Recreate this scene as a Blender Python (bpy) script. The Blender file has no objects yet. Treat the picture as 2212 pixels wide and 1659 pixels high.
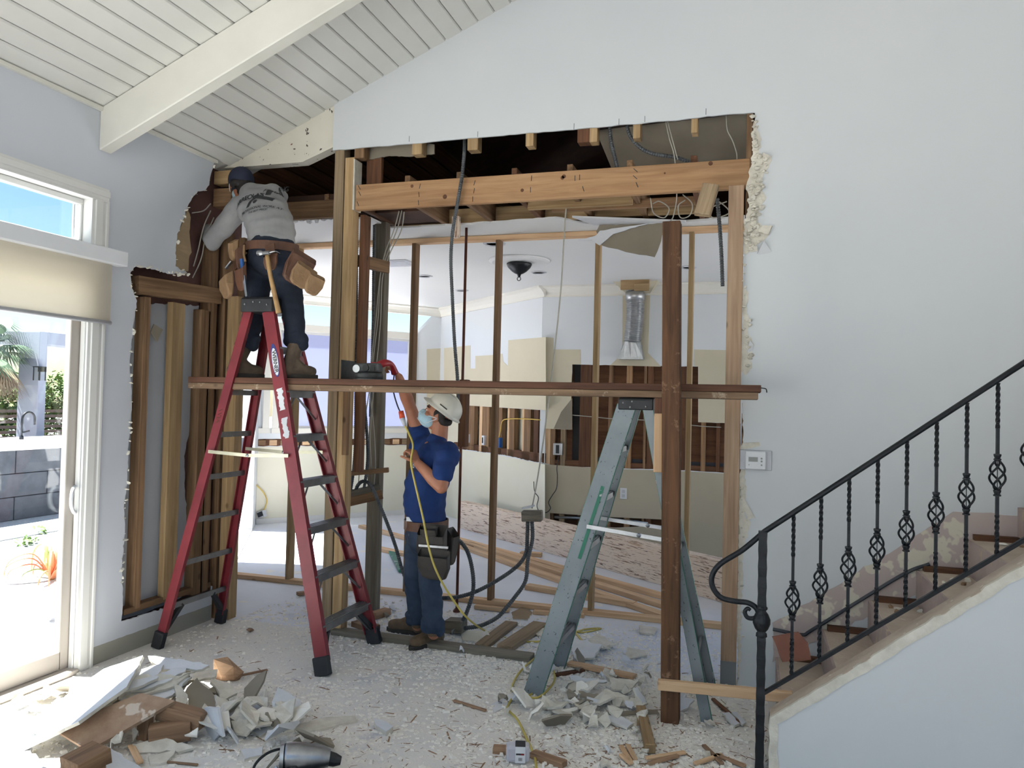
import bpy, bmesh, math, random
from mathutils import Vector, Matrix, noise
from mathutils.geometry import tessellate_polygon

scene = bpy.context.scene
COL = scene.collection

# ------------------------------------------------------------------ camera
IMG_W, IMG_H = 2212, 1659
FOCAL = 1675.4
YAW, PITCH, ROLL = 0.30073, 0.02468, 0.02379
EYE = Vector((0.0, 0.0, 1.68))
_f0 = Vector((-math.sin(YAW), math.cos(YAW), 0)); _r0 = Vector((math.cos(YAW), math.sin(YAW), 0)); _z0 = Vector((0, 0, 1))
FWD = _f0 * math.cos(PITCH) + _z0 * math.sin(PITCH)
_u0 = -_f0 * math.sin(PITCH) + _z0 * math.cos(PITCH)
RIGHT = _r0 * math.cos(ROLL) + _u0 * math.sin(ROLL)
UP = -_r0 * math.sin(ROLL) + _u0 * math.cos(ROLL)
cam_data = bpy.data.cameras.new('camera')
cam_data.sensor_fit = 'HORIZONTAL'; cam_data.sensor_width = 36.0
cam_data.lens = FOCAL / IMG_W * 36.0
cam_data.clip_end = 300
cam = bpy.data.objects.new('camera', cam_data)
COL.objects.link(cam)
_m = Matrix.Identity(4)
for _i in range(3):
    _m[_i][0] = RIGHT[_i]; _m[_i][1] = UP[_i]; _m[_i][2] = -FWD[_i]; _m[_i][3] = EYE[_i]
cam.matrix_world = _m
scene.camera = cam

# ------------------------------------------------------------------ sky, sun, exposure
world = bpy.data.worlds.new('sky'); scene.world = world
world.use_nodes = True
_nt = world.node_tree; _nt.nodes.clear()
_sky = _nt.nodes.new('ShaderNodeTexSky'); _sky.sky_type = 'NISHITA'
_sky.sun_disc = False; _sky.sun_elevation = math.radians(62); _sky.sun_rotation = math.radians(-100)
_sky.air_density = 1.0; _sky.dust_density = 0.6; _sky.ozone_density = 1.0
_bg = _nt.nodes.new('ShaderNodeBackground'); _bg.inputs['Strength'].default_value = 0.09
_wo = _nt.nodes.new('ShaderNodeOutputWorld')
_hs = _nt.nodes.new('ShaderNodeHueSaturation'); _hs.inputs['Saturation'].default_value = 1.2
_nt.links.new(_sky.outputs[0], _hs.inputs['Color']); _nt.links.new(_hs.outputs[0], _bg.inputs['Color']); _nt.links.new(_bg.outputs[0], _wo.inputs['Surface'])
SUN_DIR = Vector((-0.405, -0.10, 0.91)).normalized()
sun_data = bpy.data.lights.new('sun', 'SUN'); sun_data.energy = 13.0; sun_data.angle = math.radians(0.6)
sun_data.color = (1.0, 0.985, 0.96)
sun = bpy.data.objects.new('sun', sun_data); COL.objects.link(sun)
sun.rotation_euler = SUN_DIR.to_track_quat('Z', 'Y').to_euler()
sun.location = (-3, -1, 12)
cy = scene.cycles
cy.adaptive_threshold = 0.05; cy.max_bounces = 6; cy.diffuse_bounces = 4; cy.glossy_bounces = 2; cy.transmission_bounces = 4; cy.transparent_max_bounces = 6
cy.caustics_reflective = False; cy.caustics_refractive = False
vs = scene.view_settings
vs.view_transform = 'Standard'; vs.look = 'None'; vs.gamma = 1.0; vs.use_curve_mapping = False
vs.exposure = 1.32

# ------------------------------------------------------------------ sight lines: a photo pixel on a known plane
def ray(px, py):
    return FWD + RIGHT * ((px - IMG_W / 2) / FOCAL) - UP * ((py - IMG_H / 2) / FOCAL)
def on_plane(px, py, q, n):
    d = ray(px, py); n = Vector(n)
    return EYE + d * ((Vector(q) - EYE).dot(n) / d.dot(n))
def ax(px, py, X): return on_plane(px, py, (X, 0, 0), (1, 0, 0))
def ay(px, py, Y): return on_plane(px, py, (0, Y, 0), (0, 1, 0))
def az(px, py, Z): return on_plane(px, py, (0, 0, Z), (0, 0, 1))

# ------------------------------------------------------------------ object helpers
def V(*a): return Vector(a)
def world_m(o):
    return o.matrix_basis if o.parent is None else world_m(o.parent) @ o.matrix_parent_inverse @ o.matrix_basis
def put(o, parent):
    if parent is not None:
        o.parent = parent
        o.matrix_parent_inverse = world_m(parent).inverted()
    return o
def tag(o, label=None, cat=None, group=None, kind=None):
    if label: o['label'] = label
    if cat: o['category'] = cat
    if group: o['group'] = group
    if kind: o['kind'] = kind
    return o
def struct(o, label, cat='wall'):
    return tag(o, label, cat, kind='structure')
def thing(name, loc, label, cat, group=None, rz=0.0):
    e = bpy.data.objects.new(name, None); COL.objects.link(e)
    e.empty_display_size = 0.1
    e.location = Vector(loc); e.rotation_euler = (0, 0, rz)
    e.matrix_basis = Matrix.Translation(Vector(loc)) @ Matrix.Rotation(rz, 4, 'Z')
    return tag(e, label, cat, group)
def link_mesh(name, verts, faces, mat, parent=None, smooth=False, matrix=None, bevel=0.0):
    me = bpy.data.meshes.new(name)
    me.from_pydata([tuple(v) for v in verts], [], faces)
    if mat is not None: me.materials.append(mat)
    if smooth: me.polygons.foreach_set('use_smooth', [True] * len(me.polygons))
    me.update()
    o = bpy.data.objects.new(name, me); COL.objects.link(o)
    if matrix is not None: o.matrix_basis = matrix
    put(o, parent)
    if bevel > 0:
        b = o.modifiers.new('edge', 'BEVEL'); b.width = bevel; b.segments = 1; b.limit_method = 'ANGLE'
    return o

def frame_of(d, up=(0, 0, 1)):
    x = Vector(d).normalized(); u = Vector(up)
    if abs(x.dot(u.normalized())) > 0.98: u = Vector((0, 1, 0)) if abs(x.y) < 0.9 else Vector((1, 0, 0))
    y = u.cross(x).normalized(); z = x.cross(y)
    return x, y, z

class MB:
    """collects shapes into one mesh"""
    def __init__(s): s.v = []; s.f = []
    def add(s, vs_, fs):
        n = len(s.v); s.v += [Vector(p) for p in vs_]; s.f += [tuple(i + n for i in f) for f in fs]; return s
    def box(s, x0, x1, y0, y1, z0, z1):
        return s.add([(x0, y0, z0), (x1, y0, z0), (x1, y1, z0), (x0, y1, z0), (x0, y0, z1), (x1, y0, z1), (x1, y1, z1), (x0, y1, z1)],
                     [(0, 3, 2, 1), (4, 5, 6, 7), (0, 1, 5, 4), (1, 2, 6, 5), (2, 3, 7, 6), (3, 0, 4, 7)])
    def bar(s, a, b, w, t, up=(0, 0, 1), w2=None, t2=None):
        a = Vector(a); b = Vector(b); x, y, z = frame_of(b - a, up)
        w2 = w if w2 is None else w2; t2 = t if t2 is None else t2
        p = [a + y * (i * w / 2) + z * (j * t / 2) for i, j in ((-1, -1), (1, -1), (1, 1), (-1, 1))]
        q = [b + y * (i * w2 / 2) + z * (j * t2 / 2) for i, j in ((-1, -1), (1, -1), (1, 1), (-1, 1))]
        return s.add(p + q, [(0, 3, 2, 1), (4, 5, 6, 7), (0, 1, 5, 4), (1, 2, 6, 5), (2, 3, 7, 6), (3, 0, 4, 7)])
    def tube(s, pts, rad, n=8, caps=True, up=(0, 0, 1), flat=1.0):
        pts = [Vector(p) for p in pts]; m = len(pts)
        rads = rad if isinstance(rad, (list, tuple)) else [rad] * m
        base = len(s.v); prev = None
        for i, p in enumerate(pts):
            d = (pts[min(i + 1, m - 1)] - pts[max(i - 1, 0)])
            if d.length < 1e-9: d = Vector((0, 0, 1))
            d.normalize()
            if prev is None: _, y, z = frame_of(d, up)
            else:
                y = prev - d * prev.dot(d)
                if y.length < 1e-6: _, y, z = frame_of(d, up)
                y.normalize(); z = d.cross(y)
            prev = y
            r = rads[i]; ry, rz = (r if isinstance(r, (list, tuple)) else (r, r * flat))
            for k in range(n):
                a = 2 * math.pi * k / n
                s.v.append(p + y * (ry * math.cos(a)) + z * (rz * math.sin(a)))
        for i in range(m - 1):
            for k in range(n):
                a = base + i * n + k; b = base + i * n + (k + 1) % n
                s.f.append((a, b, b + n, a + n))
        if caps:
            s.f.append(tuple(base + k for k in reversed(range(n))))
            s.f.append(tuple(base + (m - 1) * n + k for k in range(n)))
        return s
    def capsule(s, pts, rads, n=14, up=(0, 0, 1)):
        """closed tube with rounded ends; rads may be pairs"""
        pts = [Vector(p) for p in pts]
        def pr(r): return r if isinstance(r, (list, tuple)) else (r, r)
        P = []; Rr = []
        d0 = (pts[1] - pts[0]).normalized(); r0 = pr(rads[0])
        for a in (80, 60, 35, 15):
            k = math.cos(math.radians(a)); e = math.sin(math.radians(a))
            P.append(pts[0] - d0 * (min(r0) * e)); Rr.append((r0[0] * k, r0[1] * k))
        for p, r in zip(pts, rads): P.append(p); Rr.append(pr(r))
        d1 = (pts[-1] - pts[-2]).normalized(); r1 = pr(rads[-1])
        for a in (15, 35, 60, 80):
            k = math.cos(math.radians(a)); e = math.sin(math.radians(a))
            P.append(pts[-1] + d1 * (min(r1) * e)); Rr.append((r1[0] * k, r1[1] * k))
        return s.tube(P, Rr, n=n, up=up)
    def ball(s, c, rx, ry=None, rz=None, n=14, rot=None):
        ry = rx if ry is None else ry; rz = rx if rz is None else rz
        base = len(s.v); c = Vector(c); m = n // 2
        rot = rot or Matrix.Identity(3)
        s.v.append(c + rot @ Vector((0, 0, -rz)))
        for i in range(1, m):
            t = -math.pi / 2 + math.pi * i / m
            for k in range(n):
                a = 2 * math.pi * k / n
                s.v.append(c + rot @ Vector((rx * math.cos(t) * math.cos(a), ry * math.cos(t) * math.sin(a), rz * math.sin(t))))
        s.v.append(c + rot @ Vector((0, 0, rz))); top = len(s.v) - 1
        for k in range(n):
            s.f.append((base, base + 1 + (k + 1) % n, base + 1 + k))
            s.f.append((top, top - n + k, top - n + (k + 1) % n))
        for i in range(m - 2):
            for k in range(n):
                a = base + 1 + i * n + k; b = base + 1 + i * n + (k + 1) % n
                s.f.append((a, b, b + n, a + n))
        return s
    def lathe(s, prof, c=(0, 0, 0), n=16, axis='Z'):
        base = len(s.v); c = Vector(c)
        for r, h in prof:
            for k in range(n):
                a = 2 * math.pi * k / n
                p = (r * math.cos(a), r * math.sin(a), h)
                if axis == 'X': p = (p[2], p[0], p[1])
                if axis == 'Y': p = (p[0], p[2], p[1])
                s.v.append(c + Vector(p))
        for i in range(len(prof) - 1):
            for k in range(n):
                a = base + i * n + k; b = base + i * n + (k + 1) % n
                s.f.append((a, b, b + n, a + n))
        s.f.append(tuple(base + k for k in reversed(range(n))))
        s.f.append(tuple(base + (len(prof) - 1) * n + k for k in range(n)))
        return s
    def sheet(s, loops, thick, nrm):
        """planar polygon(s) (outer + holes, 3D points) given thickness along -nrm"""
        nrm = Vector(nrm).normalized(); loops = [[Vector(p) for p in L] for L in loops]
        flat = [p for L in loops for p in L]; n = len(flat)
        tris = tessellate_polygon(loops)
        base = len(s.v)
        s.v += flat + [p - nrm * thick for p in flat]
        for t in tris:
            a, b, c = (flat[i] for i in t)
            if (b - a).cross(c - a).dot(nrm) < 0: t = (t[0], t[2], t[1])
            s.f.append(tuple(base + i for i in t)); s.f.append(tuple(base + n + i for i in reversed(t)))
        k = 0
        for L in loops:
            m = len(L)
            for i in range(m):
                a = base + k + i; b = base + k + (i + 1) % m
                s.f.append((a, a + n, b + n, b))
            k += m
        return s
    def prism(s, poly, a, b, up=(0, 0, 1)):
        """extrude a 2-D profile (u sideways, v up) from a to b"""
        a = Vector(a); b = Vector(b); x, y, z = frame_of(b - a, up); n = len(poly); base = len(s.v)
        s.v += [a + y * u + z * w for u, w in poly] + [b + y * u + z * w for u, w in poly]
        s.f.append(tuple(base + i for i in reversed(range(n)))); s.f.append(tuple(base + n + i for i in range(n)))
        for i in range(n):
            j = (i + 1) % n; s.f.append((base + i, base + j, base + n + j, base + n + i))
        return s
    def fix(s):
        bm = bmesh.new(); vs_ = [bm.verts.new(p) for p in s.v]
        for f in s.f:
            try: bm.faces.new([vs_[i] for i in f])
            except ValueError: pass
        bmesh.ops.recalc_face_normals(bm, faces=bm.faces)
        return bm
    def build(s, name, mat, parent=None, smooth=False, bevel=0.0, auto=None):
        bm = s.fix(); me = bpy.data.meshes.new(name); bm.to_mesh(me); bm.free()
        if mat is not None: me.materials.append(mat)
        if smooth: me.polygons.foreach_set('use_smooth', [True] * len(me.polygons))
        if auto is not None: me.set_sharp_from_angle(angle=math.radians(auto))
        o = bpy.data.objects.new(name, me); COL.objects.link(o); put(o, parent)
        if bevel > 0:
            b = o.modifiers.new('edge', 'BEVEL'); b.width = bevel; b.segments = 2 if bevel > 0.006 else 1; b.limit_method = 'ANGLE'
        return o
    def remesh(s, name, mat, parent=None, voxel=0.008, smooth_it=6, factor=0.5, disp=0.0, dscale=6.0, seed=0):
        """one continuous skin around everything collected"""
        o = s.build(name, mat, None)
        r = o.modifiers.new('skin', 'REMESH'); r.mode = 'VOXEL'; r.voxel_size = voxel; r.use_smooth_shade = True
        if smooth_it:
            m = o.modifiers.new('soft', 'SMOOTH'); m.factor = factor; m.iterations = smooth_it
        dg = bpy.context.evaluated_depsgraph_get()
        me = bpy.data.meshes.new_from_object(o.evaluated_get(dg))
        o.modifiers.clear(); old = o.data; o.data = me; bpy.data.meshes.remove(old); me.name = name
        if disp:
            off = Vector((seed * 7.1, seed * 3.3, 0))
            nv = [v.normal.copy() for v in me.vertices]
            for v, nn in zip(me.vertices, nv):
                q = v.co * dscale + off
                v.co += nn * (disp * noise.noise(Vector((q.x, q.y, q.z * 2.2))))
        me.polygons.foreach_set('use_smooth', [True] * len(me.polygons)); me.update()
        if not me.materials: me.materials.append(mat)
        put(o, parent); return o

def board(name, a, b, w, t, mat, up=(0, 0, 1), parent=None, bevel=0.003, ends=None):
    """timber from a to b, w sideways, t along up; the grain runs along its own X"""
    a = Vector(a); b = Vector(b); x, y, z = frame_of(b - a, up); L = (b - a).length; c = (a + b) / 2
    m = Matrix.Identity(4)
    for i in range(3): m[i][0] = x[i]; m[i][1] = y[i]; m[i][2] = z[i]; m[i][3] = c[i]
    h, u, v = L / 2, w / 2, t / 2
    vv = [(-h, -u, -v), (h, -u, -v), (h, u, -v), (-h, u, -v), (-h, -u, v), (h, -u, v), (h, u, v), (-h, u, v)]
    return link_mesh(name, vv, [(0, 3, 2, 1), (4, 5, 6, 7), (0, 1, 5, 4), (1, 2, 6, 5), (2, 3, 7, 6), (3, 0, 4, 7)], mat, parent, matrix=m, bevel=bevel)
def slab(name, x0, x1, y0, y1, z0, z1, mat, parent=None, bevel=0.003):
    """axis-aligned timber, grain along its longest side"""
    dx, dy, dz = x1 - x0, y1 - y0, z1 - z0; cx, cy, cz = (x0 + x1) / 2, (y0 + y1) / 2, (z0 + z1) / 2
    if dx >= dy and dx >= dz: return board(name, (x0, cy, cz), (x1, cy, cz), dy, dz, mat, (0, 0, 1), parent, bevel)
    if dy >= dz: return board(name, (cx, y0, cz), (cx, y1, cz), dx, dz, mat, (0, 0, 1), parent, bevel)
    return board(name, (cx, cy, z0), (cx, cy, z1), dx, dy, mat, (0, 1, 0), parent, bevel)

def jag(pts, amp, step, seed=0, closed=False):
    """break straight runs of a 3-D outline into a torn edge"""
    rnd = random.Random(seed); out = []; pts = [Vector(p) for p in pts]; n = len(pts)
    for i in range(n if closed else n - 1):
        a, b = pts[i], pts[(i + 1) % n]; d = b - a; k = max(1, int(d.length / step))
        out.append(a)
        for j in range(1, k):
            q = a + d * ((j + rnd.uniform(-.3, .3)) / k)
            q = q + Vector((rnd.uniform(-1, 1), rnd.uniform(-1, 1), rnd.uniform(-1, 1))) * amp
            out.append(q)
    if not closed: out.append(pts[-1])
    return out
def flat_to(pts, q, n):
    n = Vector(n).normalized(); q = Vector(q)
    return [p - n * (p - q).dot(n) for p in pts]
def spline(pts, k=8):
    """Catmull-Rom through the points"""
    pts = [Vector(p) for p in pts]; P = [pts[0] * 2 - pts[1]] + pts + [pts[-1] * 2 - pts[-2]]; out = []
    for i in range(1, len(P) - 2):
        p0, p1, p2, p3 = P[i - 1], P[i], P[i + 1], P[i + 2]
        for j in range(k):
            t = j / k
            out.append(0.5 * ((2 * p1) + (p2 - p0) * t + (2 * p0 - 5 * p1 + 4 * p2 - p3) * t * t + (3 * p1 - p0 - 3 * p2 + p3) * t ** 3))
    out.append(pts[-1]); return out
def resample(pts, step):
    out = [pts[0].copy()]; acc = 0.0
    for a, b in zip(pts, pts[1:]):
        L = (b - a).length; d = step - acc
        while d <= L and L > 1e-9:
            out.append(a.lerp(b, d / L)); d += step
        acc = (acc + L) % step if L > 0 else acc
    out.append(pts[-1].copy()); return out
def wire(name, pts, r, mat, parent=None, k=8, n=6):
    return MB().tube(spline(pts, k), r, n=n).build(name, mat, parent, smooth=True)
def flexhose(name, pts, r, mat, parent=None, pitch=0.016):
    p = resample(spline(pts, 10), pitch / 2)
    return MB().tube(p, [r if i % 2 else r * 0.8 for i in range(len(p))], n=10).build(name, mat, parent)
# ------------------------------------------------------------------ materials (all procedural)
def lin(c):
    c = c / 255.0
    return c / 12.92 if c <= 0.04045 else ((c + 0.055) / 1.055) ** 2.4
def rgb(r, g, b): return (lin(r), lin(g), lin(b), 1.0)
def new_mat(name):
    m = bpy.data.materials.new(name); m.use_nodes = True
    nt = m.node_tree; b = nt.nodes['Principled BSDF']
    return m, nt, b
def N(nt, kind, **kw):
    n = nt.nodes.new(kind)
    for k, v in kw.items(): setattr(n, k, v)
    return n
def coord(nt, scale=(1, 1, 1), rnd=False, out='Object'):
    tc = N(nt, 'ShaderNodeTexCoord'); mp = N(nt, 'ShaderNodeMapping')
    mp.inputs['Scale'].default_value = scale
    src = tc.outputs[out]
    if rnd:
        oi = N(nt, 'ShaderNodeObjectInfo'); mu = N(nt, 'ShaderNodeVectorMath', operation='SCALE')
        mu.inputs[0].default_value = (13.7, 7.3, 5.1); nt.links.new(oi.outputs['Random'], mu.inputs['Scale'])
        ad = N(nt, 'ShaderNodeVectorMath', operation='ADD'); nt.links.new(src, ad.inputs[0]); nt.links.new(mu.outputs[0], ad.inputs[1])
        src = ad.outputs[0]
    nt.links.new(src, mp.inputs['Vector']); return mp.outputs['Vector']
def noise_tex(nt, vec, scale, detail=4, rough=0.6, dist=0.0):
    t = N(nt, 'ShaderNodeTexNoise'); t.inputs['Scale'].default_value = scale; t.inputs['Detail'].default_value = detail
    t.inputs['Roughness'].default_value = rough; t.inputs['Distortion'].default_value = dist
    nt.links.new(vec, t.inputs['Vector']); return t.outputs['Fac']
def ramp(nt, fac, stops):
    r = N(nt, 'ShaderNodeValToRGB'); e = r.color_ramp.elements
    while len(e) < len(stops): e.new(0.5)
    for el, (p, c) in zip(e, stops): el.position = p; el.color = c if len(c) == 4 else (*c, 1)
    nt.links.new(fac, r.inputs[0]); return r.outputs[0]
def MIX(nt, fac, a, b, mode='MIX'):
    m = N(nt, 'ShaderNodeMix', data_type='RGBA', blend_type=mode)
    F, A, B = m.inputs[0], m.inputs[6], m.inputs[7]
    for sock, v in ((F, fac), (A, a), (B, b)):
        if isinstance(v, bpy.types.NodeSocket): nt.links.new(v, sock)
        else: sock.default_value = v
    return m.outputs[2]
def bump(nt, bsdf, h, strength, dist=0.01):
    b = N(nt, 'ShaderNodeBump'); b.inputs['Strength'].default_value = strength; b.inputs['Distance'].default_value = dist
    nt.links.new(h, b.inputs['Height']); nt.links.new(b.outputs[0], bsdf.inputs['Normal'])
BW = lambda a, b: [(a, (0, 0, 0)), (b, (1, 1, 1))]

def paint(name, c1, c2=None, rough=0.6, scale=2.0, bscale=0, bstr=0.1, metal=0.0, spots=None, rnd=False, spec=0.5):
    """a plain surface with soft colour drift, optional spots [(colour, scale, threshold)] and fine relief"""
    m, nt, b = new_mat(name); vec = coord(nt, rnd=rnd)
    c2 = c2 or c1
    col = MIX(nt, ramp(nt, noise_tex(nt, vec, scale), BW(0.35, 0.65)), c1, c2)
    for sc, ss, th in (spots or []):
        col = MIX(nt, ramp(nt, noise_tex(nt, vec, ss, 3, 0.65), BW(th, th + 0.03)), col, sc)
    nt.links.new(col, b.inputs['Base Color'])
    b.inputs['Roughness'].default_value = rough; b.inputs['Metallic'].default_value = metal
    b.inputs['Specular IOR Level'].default_value = spec
    if bscale: bump(nt, b, noise_tex(nt, vec, bscale, 4), bstr)
    return m
def timber(name, light, dark, deep=None, rough=0.75, ring=28.0, knots=True, wear=None, spread=0.25, sat=0.92):
    """sawn timber: grain along local X, knots, a little colour shift from piece to piece"""
    m, nt, b = new_mat(name)
    vec = coord(nt, (1.0, ring, ring), rnd=True); v2 = coord(nt, (0.5, 6, 6), rnd=True); v3 = coord(nt, (1, 1, 1), rnd=True)
    deep = deep or tuple(x * 0.55 for x in dark[:3]) + (1,)
    g = noise_tex(nt, vec, 1.6, 5, 0.62, 0.6)
    col = MIX(nt, ramp(nt, g, BW(0.36, 0.66)), light, dark)
    col = MIX(nt, ramp(nt, noise_tex(nt, v2, 1.1, 3, 0.6, 1.2), [(0.45, (0, 0, 0)), (0.75, (0.55, 0.55, 0.55))]), col, deep)
    if knots:
        vo = N(nt, 'ShaderNodeTexVoronoi'); vo.inputs['Scale'].default_value = 3.2
        mp = coord(nt, (1.0, 1.6, 1.6), rnd=True); nt.links.new(mp, vo.inputs['Vector'])
        col = MIX(nt, ramp(nt, vo.outputs['Distance'], [(0.05, (0.85,) * 3), (0.10, (0.0,) * 3)]), col, deep)
    if wear:
        col = MIX(nt, ramp(nt, noise_tex(nt, v3, 9.0, 5, 0.7), BW(0.60, 0.70)), col, wear)
    oi = N(nt, 'ShaderNodeObjectInfo'); hs = N(nt, 'ShaderNodeHueSaturation')
    mr = N(nt, 'ShaderNodeMapRange'); mr.inputs['To Min'].default_value = 1 - spread; mr.inputs['To Max'].default_value = 1 + spread * 0.6
    nt.links.new(oi.outputs['Random'], mr.inputs['Value']); nt.links.new(mr.outputs[0], hs.inputs['Value']); nt.links.new(col, hs.inputs['Color']); hs.inputs['Saturation'].default_value = sat; hs.inputs['Hue'].default_value = 0.512
    nt.links.new(hs.outputs[0], b.inputs['Base Color'])
    b.inputs['Roughness'].default_value = rough; b.inputs['Specular IOR Level'].default_value = 0.3
    bump(nt, b, g, 0.25, 0.004)
    return m

M = {}
M['wall'] = paint('painted_wall', rgb(214, 217, 219), rgb(210, 214, 217), 0.55, 0.6, 60, 0.03)
M['ceil'] = paint('painted_planks', rgb(222, 221, 216), rgb(215, 214, 208), 0.5, 1.5, 30, 0.03)
M['beam_white'] = paint('painted_beam', rgb(228, 226, 217), rgb(220, 218, 208), 0.5, 2.0, 20, 0.06)
M['trim'] = paint('white_trim', rgb(228, 227, 224), rgb(222, 221, 218), 0.35, 1.0)
M['speckled'] = paint('flaking_cream_paint', rgb(226, 222, 208), rgb(219, 214, 199), 0.6, 3.0, 25, 0.2,
                      spots=[(rgb(70, 60, 52), 18.0, 0.645), (rgb(120, 80, 60), 11.0, 0.69)])
M['kwall'] = paint('kitchen_paint', rgb(224, 227, 230), rgb(219, 223, 227), 0.5, 0.5)
M['kceil'] = paint('kitchen_ceiling_paint', rgb(229, 229, 228), rgb(225, 226, 226), 0.6, 0.5)
M['crown'] = paint('crown_paint', rgb(232, 229, 220), rgb(228, 225, 215), 0.45, 1.0)
M['tan'] = paint('unpainted_tan_wall', rgb(211, 202, 178), rgb(205, 196, 172), 0.7, 1.5)
M['cream'] = paint('cream_lower_wall', rgb(222, 217, 196), rgb(226, 224, 208), 0.7, 0.8)
M['greige'] = paint('greige_lower_wall', rgb(190, 180, 158), rgb(182, 172, 150), 0.75, 1.2)
M['gyp'] = paint('gypsum_core', rgb(226, 221, 208), rgb(206, 200, 186), 0.9, 14.0, 40, 0.5)
M['gyp_white'] = paint('gypsum_painted_face', rgb(222, 224, 228), rgb(210, 212, 216), 0.7, 5.0, 40, 0.2)
M['crumb'] = paint('plaster_dust_lump', rgb(243, 239, 230), rgb(236, 231, 220), 0.9, 20.0)
M['paper'] = paint('brown_board_paper', rgb(160, 138, 108), rgb(148, 126, 98), 0.85, 4.0)
M['paper_grey'] = paint('grey_board_paper', rgb(146, 137, 122), rgb(136, 127, 112), 0.85, 3.0)
M['inner_grey'] = paint('grey_inner_wall', rgb(176, 179, 186), rgb(170, 173, 180), 0.7, 1.0)
M['insul'] = paint('reddish_building_paper', rgb(98, 68, 62), rgb(82, 55, 50), 0.8, 6.0, 12, 0.5)
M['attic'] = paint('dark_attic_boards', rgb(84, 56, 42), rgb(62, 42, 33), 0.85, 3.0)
M['black'] = paint('near_black', rgb(22, 22, 24), rgb(30, 30, 32), 0.6, 5.0)
M['frame_brown'] = timber('old_brown_framing', rgb(150, 110, 80), rgb(114, 80, 57), ring=24)
M['frame_grey'] = timber('greyed_framing', rgb(170, 142, 114), rgb(138, 112, 88), ring=24)
M['frame_gold'] = timber('golden_stud', rgb(190, 154, 114), rgb(160, 122, 84), ring=22)
M['frame_dark'] = timber('dark_red_framing', rgb(120, 72, 48), rgb(86, 52, 38), ring=24)
M['fir'] = timber('fresh_fir', rgb(232, 190, 152), rgb(212, 160, 122), ring=20, spread=0.12)
M['header'] = timber('fir_header', rgb(190, 142, 104), rgb(164, 114, 78), rgb(112, 72, 46), ring=16, spread=0.05)
M['pink_post'] = timber('pinkish_post', rgb(196, 160, 134), rgb(168, 130, 106), ring=20, spread=0.05)
M['dark_post'] = timber('dark_weathered_post', rgb(112, 70, 46), rgb(72, 44, 30), rgb(40, 27, 22), ring=18, wear=rgb(150, 110, 86), spread=0.05)
M['grey_post'] = timber('grey_weathered_post', rgb(138, 128, 114), rgb(108, 98, 86), ring=22, spread=0.08)
M['plank_dark'] = timber('dark_plank', rgb(112, 68, 52), rgb(82, 48, 38), ring=20, spread=0.05)
M['plank_old'] = timber('worn_plank', rgb(150, 116, 92), rgb(112, 84, 66), rgb(70, 50, 40), ring=18, wear=rgb(190, 165, 145), spread=0.05)
M['stud_k'] = timber('kitchen_stud', rgb(178, 132, 96), rgb(140, 98, 68), ring=24)
M['sheath'] = timber('red_sheathing', rgb(124, 76, 52), rgb(92, 54, 38), ring=10, knots=False)
M['scrap'] = timber('scrap_wood', rgb(176, 134, 106), rgb(142, 104, 80), ring=24, spread=0.3)

def floor_mat():
    m, nt, b = new_mat('dusty_concrete'); vec = coord(nt)
    base = MIX(nt, ramp(nt, noise_tex(nt, vec, 1.3, 5, 0.6), BW(0.38, 0.62)), rgb(236, 231, 224), rgb(222, 220, 217))
    base = MIX(nt, ramp(nt, noise_tex(nt, vec, 5.0, 6, 0.7), BW(0.50, 0.72)), base, rgb(238, 232, 222))
    base = MIX(nt, ramp(nt, noise_tex(nt, vec, 2.4, 6, 0.75), BW(0.58, 0.70)), base, rgb(196, 197, 202))
    fine = noise_tex(nt, vec, 70.0, 5, 0.75)
    base = MIX(nt, ramp(nt, fine, BW(0.56, 0.66)), base, rgb(234, 228, 217))
    base = MIX(nt, ramp(nt, noise_tex(nt, vec, 44.0, 4, 0.7), BW(0.64, 0.70)), base, rgb(150, 134, 118))
    nt.links.new(base, b.inputs['Base Color']); b.inputs['Roughness'].default_value = 0.85
    bump(nt, b, fine, 0.5, 0.006); return m
M['floor'] = floor_mat()
M['kfloor'] = paint('kitchen_slab', rgb(226, 228, 234), rgb(214, 216, 224), 0.6, 1.2, 40, 0.1, spots=[(rgb(230, 225, 216), 3.0, 0.62)])
M['gravel'] = paint('white_gravel', rgb(206, 205, 202), rgb(184, 183, 180), 0.9, 20.0, 60, 0.8, spots=[(rgb(150, 146, 140), 30.0, 0.66)])

M['paving'] = paint('grey_paving', rgb(170, 169, 167), rgb(158, 157, 155), 0.9, 2.0)
def osb_mat():
    m, nt, b = new_mat('strand_board'); col = rgb(236, 217, 198)
    for i, (ang, th) in enumerate(((0.15, .575), (-0.35, .60), (0.6, .63))):
        tc = N(nt, 'ShaderNodeTexCoord'); mp = N(nt, 'ShaderNodeMapping'); mp.inputs['Rotation'].default_value = (0, ang * .25, ang * .25)
        mp.inputs['Scale'].default_value = (5, 60, 60); mp.inputs['Location'].default_value = (i * 3.1, i * 5.3, 0)
        nt.links.new(tc.outputs['Object'], mp.inputs[0])
        n_ = noise_tex(nt, mp.outputs[0], 1.0, 3, 0.6, 0.8)
        col = MIX(nt, ramp(nt, n_, BW(th, th + 0.05)), col, (rgb(150, 118, 98), rgb(202, 168, 140), rgb(108, 84, 74))[i])
    nt.links.new(col, b.inputs['Base Color']); b.inputs['Roughness'].default_value = 0.8; return m
M['osb'] = osb_mat()
def speckmetal(name, base, drift, specks):
    return paint(name, base, drift, 0.5, 3.0, metal=0.15, spots=specks)
M['galv'] = speckmetal('splattered_grey_rail', rgb(142, 150, 154), rgb(124, 132, 137), [(rgb(58, 66, 70), 60.0, 0.66), (rgb(74, 84, 86), 26.0, 0.67), (rgb(60, 130, 112), 7.0, 0.72)])
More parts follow.
